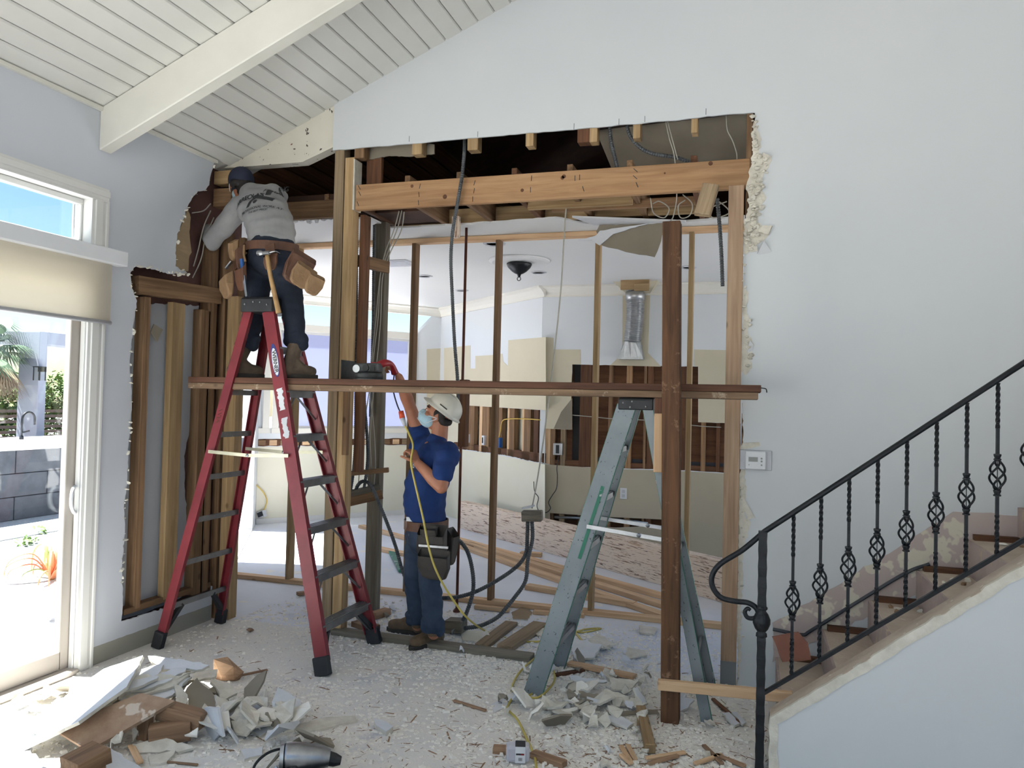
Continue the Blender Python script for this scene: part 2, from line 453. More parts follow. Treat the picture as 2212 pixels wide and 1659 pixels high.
M['green'] = paint('green_paint', rgb(44, 122, 96), rgb(36, 104, 84), 0.5, 5.0, spots=[(rgb(170, 178, 178), 14.0, 0.62)])
M['red'] = paint('red_fibreglass', rgb(136, 46, 54), rgb(120, 38, 47), 0.42, 5.0, spots=[(rgb(196, 110, 108), 90.0, 0.74)])
M['alu'] = paint('grey_aluminium', rgb(150, 150, 150), rgb(130, 130, 132), 0.4, 8.0, metal=0.6, spots=[(rgb(196, 190, 180), 40.0, 0.68)])
M['alu_bright'] = paint('bright_aluminium', rgb(214, 208, 180), rgb(190, 186, 164), 0.35, 8.0, metal=0.5)
M['rubber'] = paint('black_rubber', rgb(34, 35, 38), rgb(44, 45, 48), 0.55, 8.0, spots=[(rgb(130, 128, 124), 60.0, 0.74)])
M['iron'] = paint('wrought_iron', rgb(27, 29, 33), rgb(36, 38, 43), 0.42, 20.0, 30, 0.3, metal=0.4)
M['conduit'] = paint('grey_flex_conduit', rgb(92, 95, 98), rgb(76, 79, 82), 0.5, 10.0, metal=0.3)
M['cable'] = paint('pale_cable', rgb(176, 172, 160), rgb(160, 156, 146), 0.5, 10.0)
M['cable_y'] = paint('yellow_cable', rgb(222, 190, 92), rgb(206, 172, 80), 0.5, 10.0)
M['cord'] = paint('yellow_cord', rgb(206, 186, 96), rgb(188, 170, 84), 0.5, 10.0)
M['cord_black'] = paint('black_cord', rgb(40, 42, 46), rgb(50, 52, 56), 0.5, 10.0)
M['copper'] = paint('brown_pipe', rgb(110, 62, 44), rgb(86, 50, 40), 0.45, 6.0, metal=0.4)
M['silver'] = paint('galvanised_duct', rgb(196, 198, 200), rgb(170, 172, 175), 0.38, 10.0, metal=0.85)
M['primer'] = paint('grey_primer', rgb(126, 129, 132), rgb(116, 119, 122), 0.7, 4.0)
M['stile'] = paint('shaded_door_stile', rgb(182, 174, 166), rgb(174, 166, 158), 0.4, 2.0)  # taupe puts the shade of the backlit door frame into the colour
M['plastic_w'] = paint('white_plastic', rgb(226, 228, 232), rgb(220, 222, 226), 0.35, 3.0)
M['plastic_g'] = paint('grey_plastic', rgb(200, 202, 208), rgb(192, 194, 200), 0.4, 3.0)
M['lcd'] = paint('grey_display', rgb(120, 126, 122), rgb(112, 118, 115), 0.2, 3.0)
M['ink'] = paint('dark_ink', rgb(40, 42, 46), rgb(48, 50, 54), 0.7, 5.0)
M['blue_box'] = paint('blue_box_plastic', rgb(38, 92, 158), rgb(34, 82, 146), 0.45, 3.0)
M['steel'] = paint('tool_steel', rgb(170, 172, 176), rgb(140, 142, 146), 0.3, 12.0, metal=0.9)
M['leather'] = paint('brown_leather', rgb(108, 72, 52), rgb(86, 56, 41), 0.6, 8.0, 30, 0.3)
M['suede'] = paint('tan_suede', rgb(152, 122, 90), rgb(128, 100, 72), 0.85, 8.0, 40, 0.3)
M['belt_dark'] = paint('dark_oiled_leather', rgb(58, 50, 44), rgb(44, 40, 37), 0.6, 10.0, 30, 0.3)
M['hickory'] = paint('worn_hickory', rgb(178, 144, 98), rgb(150, 116, 76), 0.6, 8.0)
M['skin'] = paint('skin', rgb(182, 124, 96), rgb(168, 110, 84), 0.55, 8.0)
M['hair'] = paint('dark_hair', rgb(30, 26, 25), rgb(40, 35, 33), 0.7, 30.0, 60, 0.4)
M['shirt_blue'] = paint('blue_jersey', rgb(20, 54, 114), rgb(15, 44, 98), 0.85, 5.0, 160, 0.15)
M['shirt_navy'] = paint('navy_print', rgb(22, 30, 66), rgb(26, 34, 70), 0.8, 5.0)
M['shirt_grey'] = paint('grey_jersey', rgb(160, 160, 160), rgb(146, 146, 147), 0.9, 6.0, 160, 0.15)
M['jeans'] = paint('faded_denim', rgb(58, 72, 94), rgb(40, 53, 74), 0.9, 5.0, 120, 0.2, spots=[(rgb(106, 126, 150), 3.0, 0.64)])
M['jeans_dark'] = paint('dark_denim', rgb(32, 40, 56), rgb(24, 31, 45), 0.9, 4.0, 120, 0.2)
M['boot'] = paint('dusty_brown_boot', rgb(122, 100, 76), rgb(96, 78, 60), 0.8, 12.0, 40, 0.3)
M['boot_dark'] = paint('dark_work_boot', rgb(108, 92, 76), rgb(86, 73, 61), 0.8, 12.0, 40, 0.3)
M['sole'] = paint('boot_sole', rgb(52, 47, 43), rgb(68, 62, 56), 0.8, 12.0)
M['hat'] = paint('white_hard_hat', rgb(222, 219, 208), rgb(212, 208, 196), 0.4, 6.0, spots=[(rgb(160, 150, 136), 12.0, 0.72)])
M['cap'] = paint('navy_cap', rgb(34, 40, 60), rgb(42, 48, 68), 0.85, 8.0)
M['mask'] = paint('pale_blue_mask', rgb(176, 210, 224), rgb(188, 218, 230), 0.8, 6.0)
M['orange'] = paint('orange_plug', rgb(222, 84, 46), rgb(206, 74, 40), 0.45, 5.0)
M['saw_red'] = paint('red_tool_plastic', rgb(160, 34, 42), rgb(140, 28, 36), 0.4, 5.0)
M['saw_dark'] = paint('dark_tool_body', rgb(58, 60, 62), rgb(78, 78, 78), 0.5, 20.0, metal=0.3, spots=[(rgb(150, 148, 142), 30.0, 0.70)])
M['stucco'] = paint('pale_stucco', rgb(150, 154, 168), rgb(144, 148, 162), 0.8, 1.0, 60, 0.2)
M['counter'] = paint('white_counter', rgb(226, 228, 230), rgb(220, 222, 226), 0.4, 2.0)
M['block'] = paint('dark_block', rgb(64, 67, 74), rgb(80, 83, 90), 0.8, 5.0, 40, 0.3)
M['fence'] = paint('dark_fence_slat', rgb(78, 62, 54), rgb(66, 52, 46), 0.7, 5.0)
M['leaf'] = paint('shrub_leaf', rgb(112, 136, 72), rgb(76, 104, 52), 0.7, 9.0)
M['palm'] = paint('palm_frond', rgb(96, 118, 92), rgb(64, 88, 64), 0.6, 5.0)
M['palm_dead'] = paint('dry_frond', rgb(150, 130, 106), rgb(124, 104, 84), 0.8, 5.0)
M['bark'] = paint('palm_trunk', rgb(112, 96, 82), rgb(90, 76, 66), 0.9, 12.0, 20, 0.5)
M['aloe_g'] = paint('green_succulent', rgb(140, 160, 90), rgb(170, 180, 120), 0.5, 6.0)
M['aloe_o'] = paint('orange_succulent', rgb(206, 132, 92), rgb(190, 112, 76), 0.5, 6.0)
M['tile'] = paint('terracotta', rgb(158, 108, 90), rgb(146, 97, 80), 0.8, 5.0)
M['stair'] = paint('bare_stair_plaster', rgb(204, 188, 170), rgb(186, 169, 152), 0.9, 5.0, 40, 0.4, spots=[(rgb(214, 206, 192), 16.0, 0.66)])
M['riser'] = paint('lavender_brown_riser', rgb(182, 164, 158), rgb(162, 144, 138), 0.9, 3.0, spots=[(rgb(190, 172, 150), 10.0, 0.62)])
M['scar'] = paint('scraped_stair_scar', rgb(186, 171, 167), rgb(194, 179, 173), 0.9, 2.0, 30, 0.3, spots=[(rgb(216, 209, 192), 6.0, 0.54)])
M['yellow_foam'] = paint('yellow_foam', rgb(226, 206, 120), rgb(214, 190, 100), 0.9, 10.0)
M['ply'] = paint('worn_board_face', rgb(172, 146, 122), rgb(148, 118, 96), 0.8, 9.0, 30, 0.3, spots=[(rgb(206, 192, 176), 7.0, 0.60)])

def glass_mat():
    m = bpy.data.materials.new('window_glass'); m.use_nodes = True; nt = m.node_tree; nt.nodes.clear()
    o = N(nt, 'ShaderNodeOutputMaterial'); t = N(nt, 'ShaderNodeBsdfTransparent'); g = N(nt, 'ShaderNodeBsdfGlossy')
    t.inputs[0].default_value = (0.95, 0.97, 0.97, 1); g.inputs['Roughness'].default_value = 0.02
    x = N(nt, 'ShaderNodeMixShader'); x.inputs[0].default_value = 0.05; nt.links.new(t.outputs[0], x.inputs[1]); nt.links.new(g.outputs[0], x.inputs[2])
    nt.links.new(x.outputs[0], o.inputs[0]); return m
M['glass'] = glass_mat()
def cloth_mat(name, c, k=0.5):
    m = bpy.data.materials.new(name); m.use_nodes = True; nt = m.node_tree; nt.nodes.clear()
    o = N(nt, 'ShaderNodeOutputMaterial'); d = N(nt, 'ShaderNodeBsdfDiffuse'); t = N(nt, 'ShaderNodeBsdfTranslucent')
    d.inputs[0].default_value = c; t.inputs[0].default_value = c
    x = N(nt, 'ShaderNodeMixShader'); x.inputs[0].default_value = k
    nt.links.new(d.outputs[0], x.inputs[1]); nt.links.new(t.outputs[0], x.inputs[2]); nt.links.new(x.outputs[0], o.inputs[0]); return m
M['shade'] = cloth_mat('roller_shade_cloth', rgb(232, 226, 214), 0.6)
M['kshade'] = cloth_mat('window_film', rgb(196, 200, 222), 0.5)
def clear_plastic():
    m, nt, b = new_mat('clear_plastic'); b.inputs['Base Color'].default_value = rgb(214, 214, 226); b.inputs['Roughness'].default_value = 0.15
    b.inputs['Alpha'].default_value = 0.6; return m
M['clear'] = clear_plastic()
# ------------------------------------------------------------------ the living room shell
XL, YB = -3.86, 4.97                 # faces of the window wall and of the opened wall
SLOPE = 0.43
def zc(x): return 3.44 + SLOPE * (x - XL)     # underside of the sloped ceiling
RX = 1.6                              # ridge
def PL(px, py): return ax(px, py, XL)
def PB(px, py): return ay(px, py, YB)

fl = MB().box(XL - 0.06, 4.5, -4.5, 5.03, -0.12, 0).build('floor', M['floor'])
struct(fl, 'dusty concrete slab floor covered in plaster crumbs', 'floor')
kf = MB().sheet([[(-4.0, 5.03, 0), (1.3, 5.03, 0), (1.3, 12.6, 0), (-5.2, 12.6, 0), (-7.0, 9.3, 0)]], 0.12, (0, 0, 1)).build('floor_kitchen', M['kfloor'])
struct(kf, 'pale grey slab floor of the kitchen beyond the stud wall', 'floor')

# window wall on the left: one sheet with the slider, the transom and the torn hole cut out, plus an unseen opening added for daylight
DY0, DY1, DZ1 = 0.7, 3.72, 2.43
TZ0, TZ1 = 2.585, 2.87
tear = [(459, 1283), (440, 1290), (390, 1305), (330, 1322), (262, 1342), (266, 1290), (262, 1230), (270, 1150), (268, 1100), (275, 1040), (278, 960),
        (283, 900), (285, 850), (280, 780), (287, 720), (290, 690), (296, 650), (284, 620), (282, 588), (295, 575), (320, 578), (345, 585), (375, 592),
        (405, 590), (379, 575), (380, 540), (383, 505), (398, 470), (408, 440), (415, 428), (428, 412), (440, 412), (452, 400), (456, 375), (462, 352)]
tear_l = flat_to(jag([PL(*p) for p in tear], 0.006, 0.022, 3), (XL, 0, 0), (1, 0, 0))
wl_outer = [V(XL, -4.5, 0), V(XL, 4.955, 0), V(XL, 4.955, 0.25)] + tear_l + [V(XL, 4.84, zc(XL) + .02), V(XL, -4.5, zc(XL) + .02)]
def rect_x(y0, y1, z0, z1, X=XL): return [V(X, y0, z0), V(X, y1, z0), V(X, y1, z1), V(X, y0, z1)]
def zone_mat():
    """painted board whose lowest hand's breadth was never painted (the skirting is gone)"""
    m, nt, b = new_mat('wall_with_bare_foot'); tc = N(nt, 'ShaderNodeTexCoord'); sp = N(nt, 'ShaderNodeSeparateXYZ')
    nt.links.new(tc.outputs['Object'], sp.inputs[0]); vec = coord(nt)
    ad = N(nt, 'ShaderNodeMath', operation='MULTIPLY_ADD'); ad.inputs[1].default_value = 0.012; nt.links.new(noise_tex(nt, vec, 14.0), ad.inputs[0]); nt.links.new(sp.outputs[2], ad.inputs[2])
    lt = N(nt, 'ShaderNodeMath', operation='LESS_THAN'); lt.inputs[1].default_value = 0.118; nt.links.new(ad.outputs[0], lt.inputs[0])
    col = MIX(nt, ramp(nt, noise_tex(nt, vec, 0.8), BW(.35, .65)), rgb(208, 212, 220), rgb(204, 208, 216))
    nt.links.new(MIX(nt, lt.outputs[0], col, rgb(158, 156, 146)), b.inputs['Base Color']); b.inputs['Roughness'].default_value = 0.6
    return m
M['wall_left'] = zone_mat()
wl = MB().sheet([wl_outer, rect_x(DY0, DY1, 0.0005, DZ1), rect_x(DY0, DY1 + 0.02, TZ0, TZ1), rect_x(-4.0, -2.0, 0.05, 2.95)], 0.014, (1, 0, 0)).build('wall_left', M['wall_left'])
struct(wl, 'pale grey window wall with torn hole beside the sliding door')
# the solid of the wall behind the board, with the openings going right through
wlb = MB()
for y0, y1, z0, z1 in ((-4.5, -4.0, 0, 3.44), (-4.0, -2.0, 0, 0.05), (-4.0, -2.0, 2.95, 3.44), (-2.0, DY0, 0, 3.44), (DY0, DY1, DZ1, TZ0), (DY0, DY1 + .02, TZ1, 3.44), (DY1 + .02, 4.02, 0, 3.44)):
    wlb.box(XL - 0.17, XL - 0.0145, y0, y1, z0, z1)
wlb.build('wall_core', M['trim'], wl)
MB().box(XL - 0.30, XL - 0.10, 4.02, 5.3, 0, 3.5).build('sheathing', M['insul'], wl)
inner = flat_to(jag([ax(*p, XL - .09) for p in [(300, 655), (430, 660), (428, 700), (419, 730), (424, 790), (418, 850), (412, 905), (408, 940), (398, 985), (400, 1060), (404, 1120), (412, 1180), (409, 1225), (400, 1262), (392, 1290), (300, 1330)]], .006, .03, 9), (XL - .09, 0, 0), (1, 0, 0))
inner = [V(XL - .09, 4.03, 0.20)] + [V(XL - .09, 4.03, 2.36)] + inner[1:-1]
MB().sheet([inner], 0.012, (1, 0, 0)).build('inner_board', M['inner_grey'], wl)
tp = flat_to([ax(*p, XL - .006) for p in [(405, 452), (412, 470), (409, 500), (414, 545), (408, 560), (407, 586), (379, 590), (376, 545), (384, 505), (397, 475)]], (XL - .006, 0, 0), (1, 0, 0))
MB().sheet([jag(tp, .003, .03, 5, True)], 0.008, (1, 0, 0)).build('torn_paper', M['paper'], wl)
fl1 = flat_to([ax(*p, XL - .03) for p in [(333, 700), (352, 712), (340, 738), (326, 718)]], (XL - .03, 0, 0), (1, 0, 0))
MB().sheet([fl1], 0.006, (1, .3, 0)).build('torn_paper', M['paper_grey'], wl)
# framing inside the torn hole
def lstud(pa, pb, ytop, ybot, mat, name='stud', d=0.085, x=XL - .016):
    a = ax(pa[0], ytop, x); b = ax(pb[0], ytop, x); zt = a.z; zb = ax(pa[1] if len(pa) > 1 else pa[0], ybot, x).z
    return slab(name, x - d, x, a.y, b.y, max(zb, 0.0), zt, mat, wl)
lstud((313,), (327,), 640, 1310, M['frame_brown'])
lstud((374,), (401,), 652, 1290, M['frame_gold'], d=0.05)
lstud((436,), (456,), 668, 1280, M['frame_brown'])
lstud((457,), (474,), 520, 1272, M['frame_brown'])
a = ax(300, 615, XL - .016); b = ax(478, 640, XL - .016)
board('hole_header', a, b, 0.09, 0.12, M['frame_brown'], parent=wl).location.x -= 0.040
a = ax(268, 1330, XL - .016); b = ax(455, 1288, XL - .016)
slab('sole_plate', XL - .11, XL - .016, a.y, b.y, a.z, a.z + .04, M['frame_brown'], wl)
for i, (p, q, s) in enumerate((((468, 362), (492, 372), .085), ((470, 395), (474, 425), .1))):
    c = ax(*p, XL + .0); board('corner_block', V(XL - .09, 4.975, (3.345, 3.19)[i]), V(XL + .07, 4.975, (3.345, 3.19)[i]), .09, (.10, .14)[i], (M['frame_gold'], M['frame_brown'])[i], parent=wl)
rr = random.Random(5)
def chunk(c, s, mat, name, parent, seed, flat=0.5):
    """a broken lump"""
    r_ = random.Random(seed); bm = bmesh.new(); bmesh.ops.create_icosphere(bm, subdivisions=1, radius=1.0)
    mt = Matrix.Rotation(r_.uniform(0, 6.3), 3, 'X') @ Matrix.Rotation(r_.uniform(0, 6.3), 3, 'Z')
    for v in bm.verts: v.co = Vector(c) + mt @ Vector((v.co.x * s * r_.uniform(.5, 1.2), v.co.y * s * r_.uniform(.5, 1.2), v.co.z * s * flat * r_.uniform(.5, 1.2)))
    me = bpy.data.meshes.new(name); bm.to_mesh(me); bm.free(); me.materials.append(mat)
    o = bpy.data.objects.new(name, me); COL.objects.link(o); return put(o, parent)
for i in range(len(tear_l)):
    p = tear_l[i]
    if p.z > .3 and rr.random() < (.75 if 2.3 < p.z < 2.6 else .42): chunk(p + V(.003, rr.uniform(-.008, .008), rr.uniform(-.01, .01)), .006 + .022 * rr.random() ** 2, M['gyp'], 'plaster_chunk', wl, i, .3)

# sliding door: frame, stile with handle, sill and pane
dr = thing('door_1', (XL - .08, (DY0 + DY1) / 2, 0), 'white sliding glass patio door in the left wall', 'door'); dr['kind'] = 'structure'
def dbox(name, y0, y1, z0, z1, x0, x1, mat=M['trim'], par=dr, bev=.004): return MB().box(x0, x1, y0, y1, z0, z1).build(name, mat, par, bevel=bev)
dbox('jamb', DY1 - .012, DY1, 0, DZ1, XL - .04, XL - .005)
dbox('stile', 3.648, 3.736, .02, DZ1 - .02, XL - .09, XL - .045, M['stile'])
dbox('stile', DY0 + .02, DY0 + .11, .02, DZ1 - .02, XL - .09, XL - .045)
dbox('stile', 2.10, 2.20, .02, DZ1 - .02, XL - .13, XL - .05)
dbox('bottom_rail', DY0 + .1, 3.66, .03, .14, XL - .09, XL - .045, M['stile'])
dbox('top_rail', DY0 + .1, 3.66, DZ1 - .12, DZ1 - .02, XL - .09, XL - .045)
dbox('sill', DY0, DY1, 0, .03, XL - .16, XL + .035, M['stile'])
MB().box(XL - .070, XL - .064, DY0 + .1, 3.66, .13, DZ1 - .11).build('pane', M['glass'], dr)
hp = [ax(164, 1050, XL - .045), ax(158, 1056, XL + .0), ax(155, 1070, XL + .015), ax(154, 1090, XL + .015), ax(158, 1104, XL + .005), ax(164, 1110, XL - .045)]
MB().tube(spline(hp, 5), .011, n=8).build('handle', M['plastic_w'], dr, smooth=True)
hb = ax(166, 1080, XL - .044); MB().box(XL - .046, XL - .036, hb.y - .02, hb.y + .02, hb.z - .12, hb.z + .12).build('handle_plate', M['plastic_w'], dr, bevel=.003)

wn = thing('window_1', (XL - .08, 2.2, TZ0), 'white transom window above the sliding door', 'window'); wn['kind'] = 'structure'
y1w = DY1 + .02
for nm, a in (('head', (DY0, y1w, TZ1 - .035, TZ1)), ('sill', (DY0, y1w, TZ0, TZ0 + .03)), ('jamb', (y1w - .018, y1w, TZ0 + .03, TZ1 - .035))):
    MB().box(XL - .125, XL - .085, *a).build(nm, M['trim'], wn, bevel=.004)
MB().box(XL - .112, XL - .106, DY0 + .01, y1w - .015, TZ0 + .025, TZ1 - .03).build('pane', M['glass'], wn)
MB().box(XL - .13, XL - .12, y1w - .034, y1w - .026, TZ0, TZ1).build('mullion', M['plastic_g'], wn)
# casings with a stepped profile
def casing(n, a, b, w, up, label):
    prof = [(-w / 2, 0), (w / 2, 0), (w / 2, .014), (w * .34, .016), (w * .30, .024), (-w * .1, .024), (-w * .14, .016), (-w * .34, .014), (-w * .38, .02), (-w / 2, .02)]
    o = MB().prism(prof, a, b, up).build('trim_%d' % n, M['trim'])
    return struct(o, label, 'trim')
casing(1, (XL, 3.775, 0), (XL, 3.775, 2.862), .125, (1, 0, 0), 'white stepped casing beside the sliding door')
casing(2, (XL, DY0, 2.905), (XL, 3.8375, 2.905), .085, (1, 0, 0), 'white stepped head casing above the transom window')
casing(3, (XL, DY0, TZ0 - .03), (XL, 3.735, TZ0 - .03), .06, (1, 0, 0), 'white casing rail below the transom window')

# roller shade
sh = thing('roller_shade', (XL + .05, 2.2, 2.5), 'cream roller shade half lowered over the sliding door', 'shade')
MB().prism([(-.045, -.045), (.045, -.045), (.045, .03), (.03, .045), (-.045, .045)], (XL + .05, DY0, 2.525), (XL + .05, 3.925, 2.525)).build('cassette', M['plastic_w'], sh, bevel=.004)
MB().box(XL + .046, XL + .048, DY0 + .02, 3.845, 2.125, 2.50).build('fabric', M['shade'], sh)
MB().tube([(XL + .047, DY0 + .02, 2.118), (XL + .047, 3.85, 2.118)], .013, n=10).build('hem_bar', M['plastic_g'], sh, smooth=True)

# sloped ceiling: deck above, single planks below
n_up = Vector((-SLOPE, 0, 1)).normalized(); s_dir = Vector((1, 0, SLOPE)).normalized()
ce = MB()
def roof_pt(x, y, k): return V(x, y, zc(x)) + n_up * k
for y0, y1 in ((-4.5, YB + .30),):
    q = [roof_pt(XL - .38, y0, .02), roof_pt(RX, y0, .02), roof_pt(RX, y1, .02), roof_pt(XL - .38, y1, .02)]
    ce.add(q + [p + n_up * .14 for p in q], [(0, 3, 2, 1), (4, 5, 6, 7), (0, 1, 5, 4), (1, 2, 6, 5), (2, 3, 7, 6), (3, 0, 4, 7)])
zr = zc(RX)
q = [V(RX, -4.5, zr + .02), V(4.6, -4.5, zr - 3.0 * SLOPE), V(4.6, YB + .30, zr - 3.0 * SLOPE), V(RX, YB + .30, zr + .02)]
ce.add(q + [p + V(0, 0, .15) for p in q], [(0, 3, 2, 1), (4, 5, 6, 7), (0, 1, 5, 4), (1, 2, 6, 5), (2, 3, 7, 6), (3, 0, 4, 7)])
ce.box(RX - .35, RX + .35, -4.6, YB + .2, zr + .03, zr + .25)
ceil = ce.build('ceiling', M['ceil']); struct(ceil, 'sloped ceiling of white painted tongue and groove planks', 'ceiling')
PW = 0.1185 * math.sqrt(1 + SLOPE ** 2)
pm = None; n_pl = 28
for i in range(n_pl):
    x0 = XL + 0.1185 * i; c = roof_pt(x0 + .1185 / 2, 0.25, .010)
    mt = Matrix.Identity(4)
    for k in range(3): mt[k][0] = (0, 1, 0)[k]; mt[k][1] = -s_dir[k]; mt[k][2] = n_up[k]; mt[k][3] = c[k]
    if pm is None:
        o = link_mesh('plank', *[(lambda h, u, v: [(-h, -u, -v), (h, -u, -v), (h, u, -v), (-h, u, -v), (-h, -u, v), (h, -u, v), (h, u, v), (-h, u, v)])(4.74, PW / 2 - .002, .010),
                                 [(0, 3, 2, 1), (4, 5, 6, 7), (0, 1, 5, 4), (1, 2, 6, 5), (2, 3, 7, 6), (3, 0, 4, 7)]], M['ceil'], None, matrix=mt)
        bm = bmesh.new(); bm.from_mesh(o.data); bmesh.ops.bevel(bm, geom=bm.edges[:], offset=.009, segments=1, affect='EDGES'); bm.to_mesh(o.data); bm.free()
        pm = o.data
    else:
        o = bpy.data.objects.new('plank', pm); COL.objects.link(o); o.matrix_basis = mt
    put(o, ceil)
# the white beam that carries it
bx0, bx1 = XL, RX
bm_ = MB(); yb0, yb1 = 3.757, 3.85
for y in (yb0, yb1):
    bm_.v += [V(bx0, y, zc(bx0) - .265), V(bx1, y, zc(bx1) - .285), V(bx1, y, zc(bx1) - .002), V(bx0, y, zc(bx0) - .002)]
bm_.f += [(0, 1, 2, 3), (7, 6, 5, 4), (0, 4, 5, 1), (1, 5, 6, 2), (2, 6, 7, 3), (3, 7, 4, 0)]
struct(bm_.build('ceiling_beam', M['beam_white'], bevel=.006), 'big white painted beam rising along the sloped ceiling', 'beam')
bm2 = MB(); yb0, yb1 = .4, .5
for y in (yb0, yb1):
    bm2.v += [V(bx0, y, zc(bx0) - .265), V(bx1, y, zc(bx1) - .285), V(bx1, y, zc(bx1) - .002), V(bx0, y, zc(bx0) - .002)]
bm2.f += [(0, 1, 2, 3), (7, 6, 5, 4), (0, 4, 5, 1), (1, 5, 6, 2), (2, 6, 7, 3), (3, 7, 4, 0)]
struct(bm2.build('ceiling_beam', M['beam_white'], bevel=.006), 'second white ceiling beam overhead behind the viewer', 'beam')
bt = MB().prism([(-.012, -.012), (.012, -.012), (.012, .012), (-.012, .012)], (XL + .012, -4.5, zc(XL) - .012), (XL + .012, 4.83, zc(XL) - .012)).build('trim_4', M['beam_white'])
struct(bt, 'thin white strip where the plank ceiling meets the window wall', 'trim')

# the opened wall
hole_r = [(1632, 250), (1627, 275), (1634, 300), (1626, 330), (1640, 352), (1620, 372), (1615, 400), (1625, 425), (1618, 450), (1612, 480), (1606, 520), (1606, 560), (1604, 620), (1608, 660),
          (1603, 720), (1610, 770), (1600, 815), (1603, 880), (1606, 940), (1598, 990), (1603, 1040), (1600, 1090), (1606, 1130), (1598, 1180), (1600, 1260), (1595, 1340), (1594, 1420), (1593, 1478)]
hr = flat_to(jag([PB(*p) for p in hole_r], .007, .02, 11), (0, YB, 0), (0, 1, 0)); hr[-1].z = 0.0
XH = -2.955
ht = flat_to(jag([V(XH, YB, 3.495), V(-2.2, YB, 3.497), V(-1.1, YB, 3.503), V(-.45, YB, 3.506), V(-.3, YB, 3.515), V(-.013, YB, 3.512)], .003, .05, 13), (0, YB, 0), (0, 1, 0))
wb = [V(4.5, YB, 0), V(4.5, YB, zr - 2.9 * SLOPE), V(RX, YB, zr + .03), V(XH, YB, zc(XH) + .02)] + ht + hr
wall_b = MB().sheet([wb], .014, (0, -1, 0)).build('wall_back', M['wall'])
struct(wall_b, 'tall white gable wall opened up down to its framing')
core = MB(); core.sheet([[V(4.5, YB + .0145, 0), V(4.5, YB + .0145, zr - 2.9 * SLOPE), V(RX, YB + .0145, zr), V(XH + .02, YB + .0145, zc(XH)), V(XH + .02, YB + .0145, 3.56), V(.03, YB + .0145, 3.56), V(.03, YB + .0145, 0)]], .10, (0, -1, 0))
core.build('wall_core', M['frame_brown'], wall_b)
MB().sheet([[V(4.5, YB + .118, 0), V(4.5, YB + .118, 3.1), V(-.02, YB + .118, 3.1), V(-.02, YB + .118, 0)]], .014, (0, -1, 0)).build('far_board', M['gyp'], wall_b)
# bare core where the paint skin tore off beside the opening
for (L, sd_) in (([(1628, 262), (1645, 300), (1640, 330), (1668, 345), (1660, 362), (1648, 380), (1642, 405), (1655, 425), (1640, 450), (1636, 480), (1664, 500), (1650, 520), (1632, 530), (1618, 545), (1604, 548), (1608, 480), (1618, 440), (1612, 400), (1622, 360), (1626, 320)], 71),
                 ([(1606, 620), (1618, 632), (1612, 660), (1620, 690), (1616, 720), (1630, 745), (1622, 770), (1625, 795), (1608, 812), (1600, 800), (1604, 700), (1602, 640)], 72), ([(1600, 960), (1612, 975), (1606, 1000), (1612, 1060), (1608, 1110), (1622, 1130), (1606, 1180), (1602, 1300), (1600, 1420), (1594, 1478), (1592, 1300), (1598, 1100)], 73)):
    q_ = flat_to(jag([ay(x, y, YB - .003) for x, y in L], .007, .018, sd_, True), (0, YB - .003, 0), (0, 1, 0))
    MB().sheet([q_], .006, (0, -1, 0)).build('torn_core', M['gyp'], wall_b)
# broken plaster hanging along the right edge of the opening
k = 0
for (xa, ya, xb, yb_, n_, s0, s1, sp) in ((1630, 255, 1638, 350, 16, .010, .024, 7), (1640, 335, 1646, 420, 26, .010, .030, 14), (1628, 400, 1636, 470, 24, .010, .030, 12), (1620, 470, 1630, 545, 24, .010, .028, 15),
                                   (1606, 560, 1606, 680, 8, .008, .018, 5), (1612, 690, 1618, 800, 9, .012, .03, 8), (1602, 1030, 1602, 1400, 14, .005, .012, 4)):
    for j in range(n_):
        t = j / n_; x = xa + (xb - xa) * t + rr.uniform(-sp, sp); y = ya + (yb_ - ya) * t + rr.uniform(-4, 4)
        chunk(PB(x, y) + V(0, -rr.uniform(.004, .02), 0), rr.uniform(s0, s1), M['gyp'], 'plaster_chunk', wall_b, 100 + k, .55); k += 1
def shard(pts, Y, th, mat, name, par, tilt=0.0, q=None):
    P = [ay(x, y, Y) for x, y in pts]; c = sum(P, Vector()) / len(P)
    if tilt:
        R_ = Matrix.Rotation(tilt, 3, 'X') @ Matrix.Rotation(tilt * .6, 3, 'Z')
        P = [c + R_ @ (p - c) for p in P]; nn = R_ @ Vector((0, -1, 0))
    else: nn = Vector((0, -1, 0))
    return MB().sheet([P], th, nn).build(name, mat, par)
shard([(1650, 520), (1668, 545), (1640, 550), (1636, 548)], YB - .012, .012, M['gyp_white'], 'plaster_shard', wall_b, .3)
shard([(1640, 484), (1668, 488), (1660, 508), (1638, 500)], YB - .012, .014, M['gyp'], 'plaster_shard', wall_b, -.3)
shard([(1648, 330), (1668, 338), (1662, 352), (1650, 348)], YB - .012, .014, M['gyp'], 'plaster_shard', wall_b, .4)
shard([(1604, 957), (1640, 955), (1643, 963), (1620, 969), (1600, 970)], YB - .012, .012, M['gyp'], 'plaster_shard', wall_b)
shard([(1598, 1078), (1605, 1072), (1630, 1118), (1616, 1122)], YB - .010, .010, M['gyp'], 'plaster_shard', wall_b)
shard([(1620, 735), (1628, 745), (1624, 766), (1614, 760)], YB - .010, .010, M['gyp_white'], 'plaster_shard', wall_b, .3)
for x, y in ((884, 300), (1032, 290), (1240, 273), (1337, 263), (1393, 257), (1525, 241)):
    p = PB(x, y); MB().box(p.x - .0015, p.x + .0015, YB - .0006, YB + .002, p.z - .02, p.z + .02).build('saw_kerf', M['ink'], wall_b)
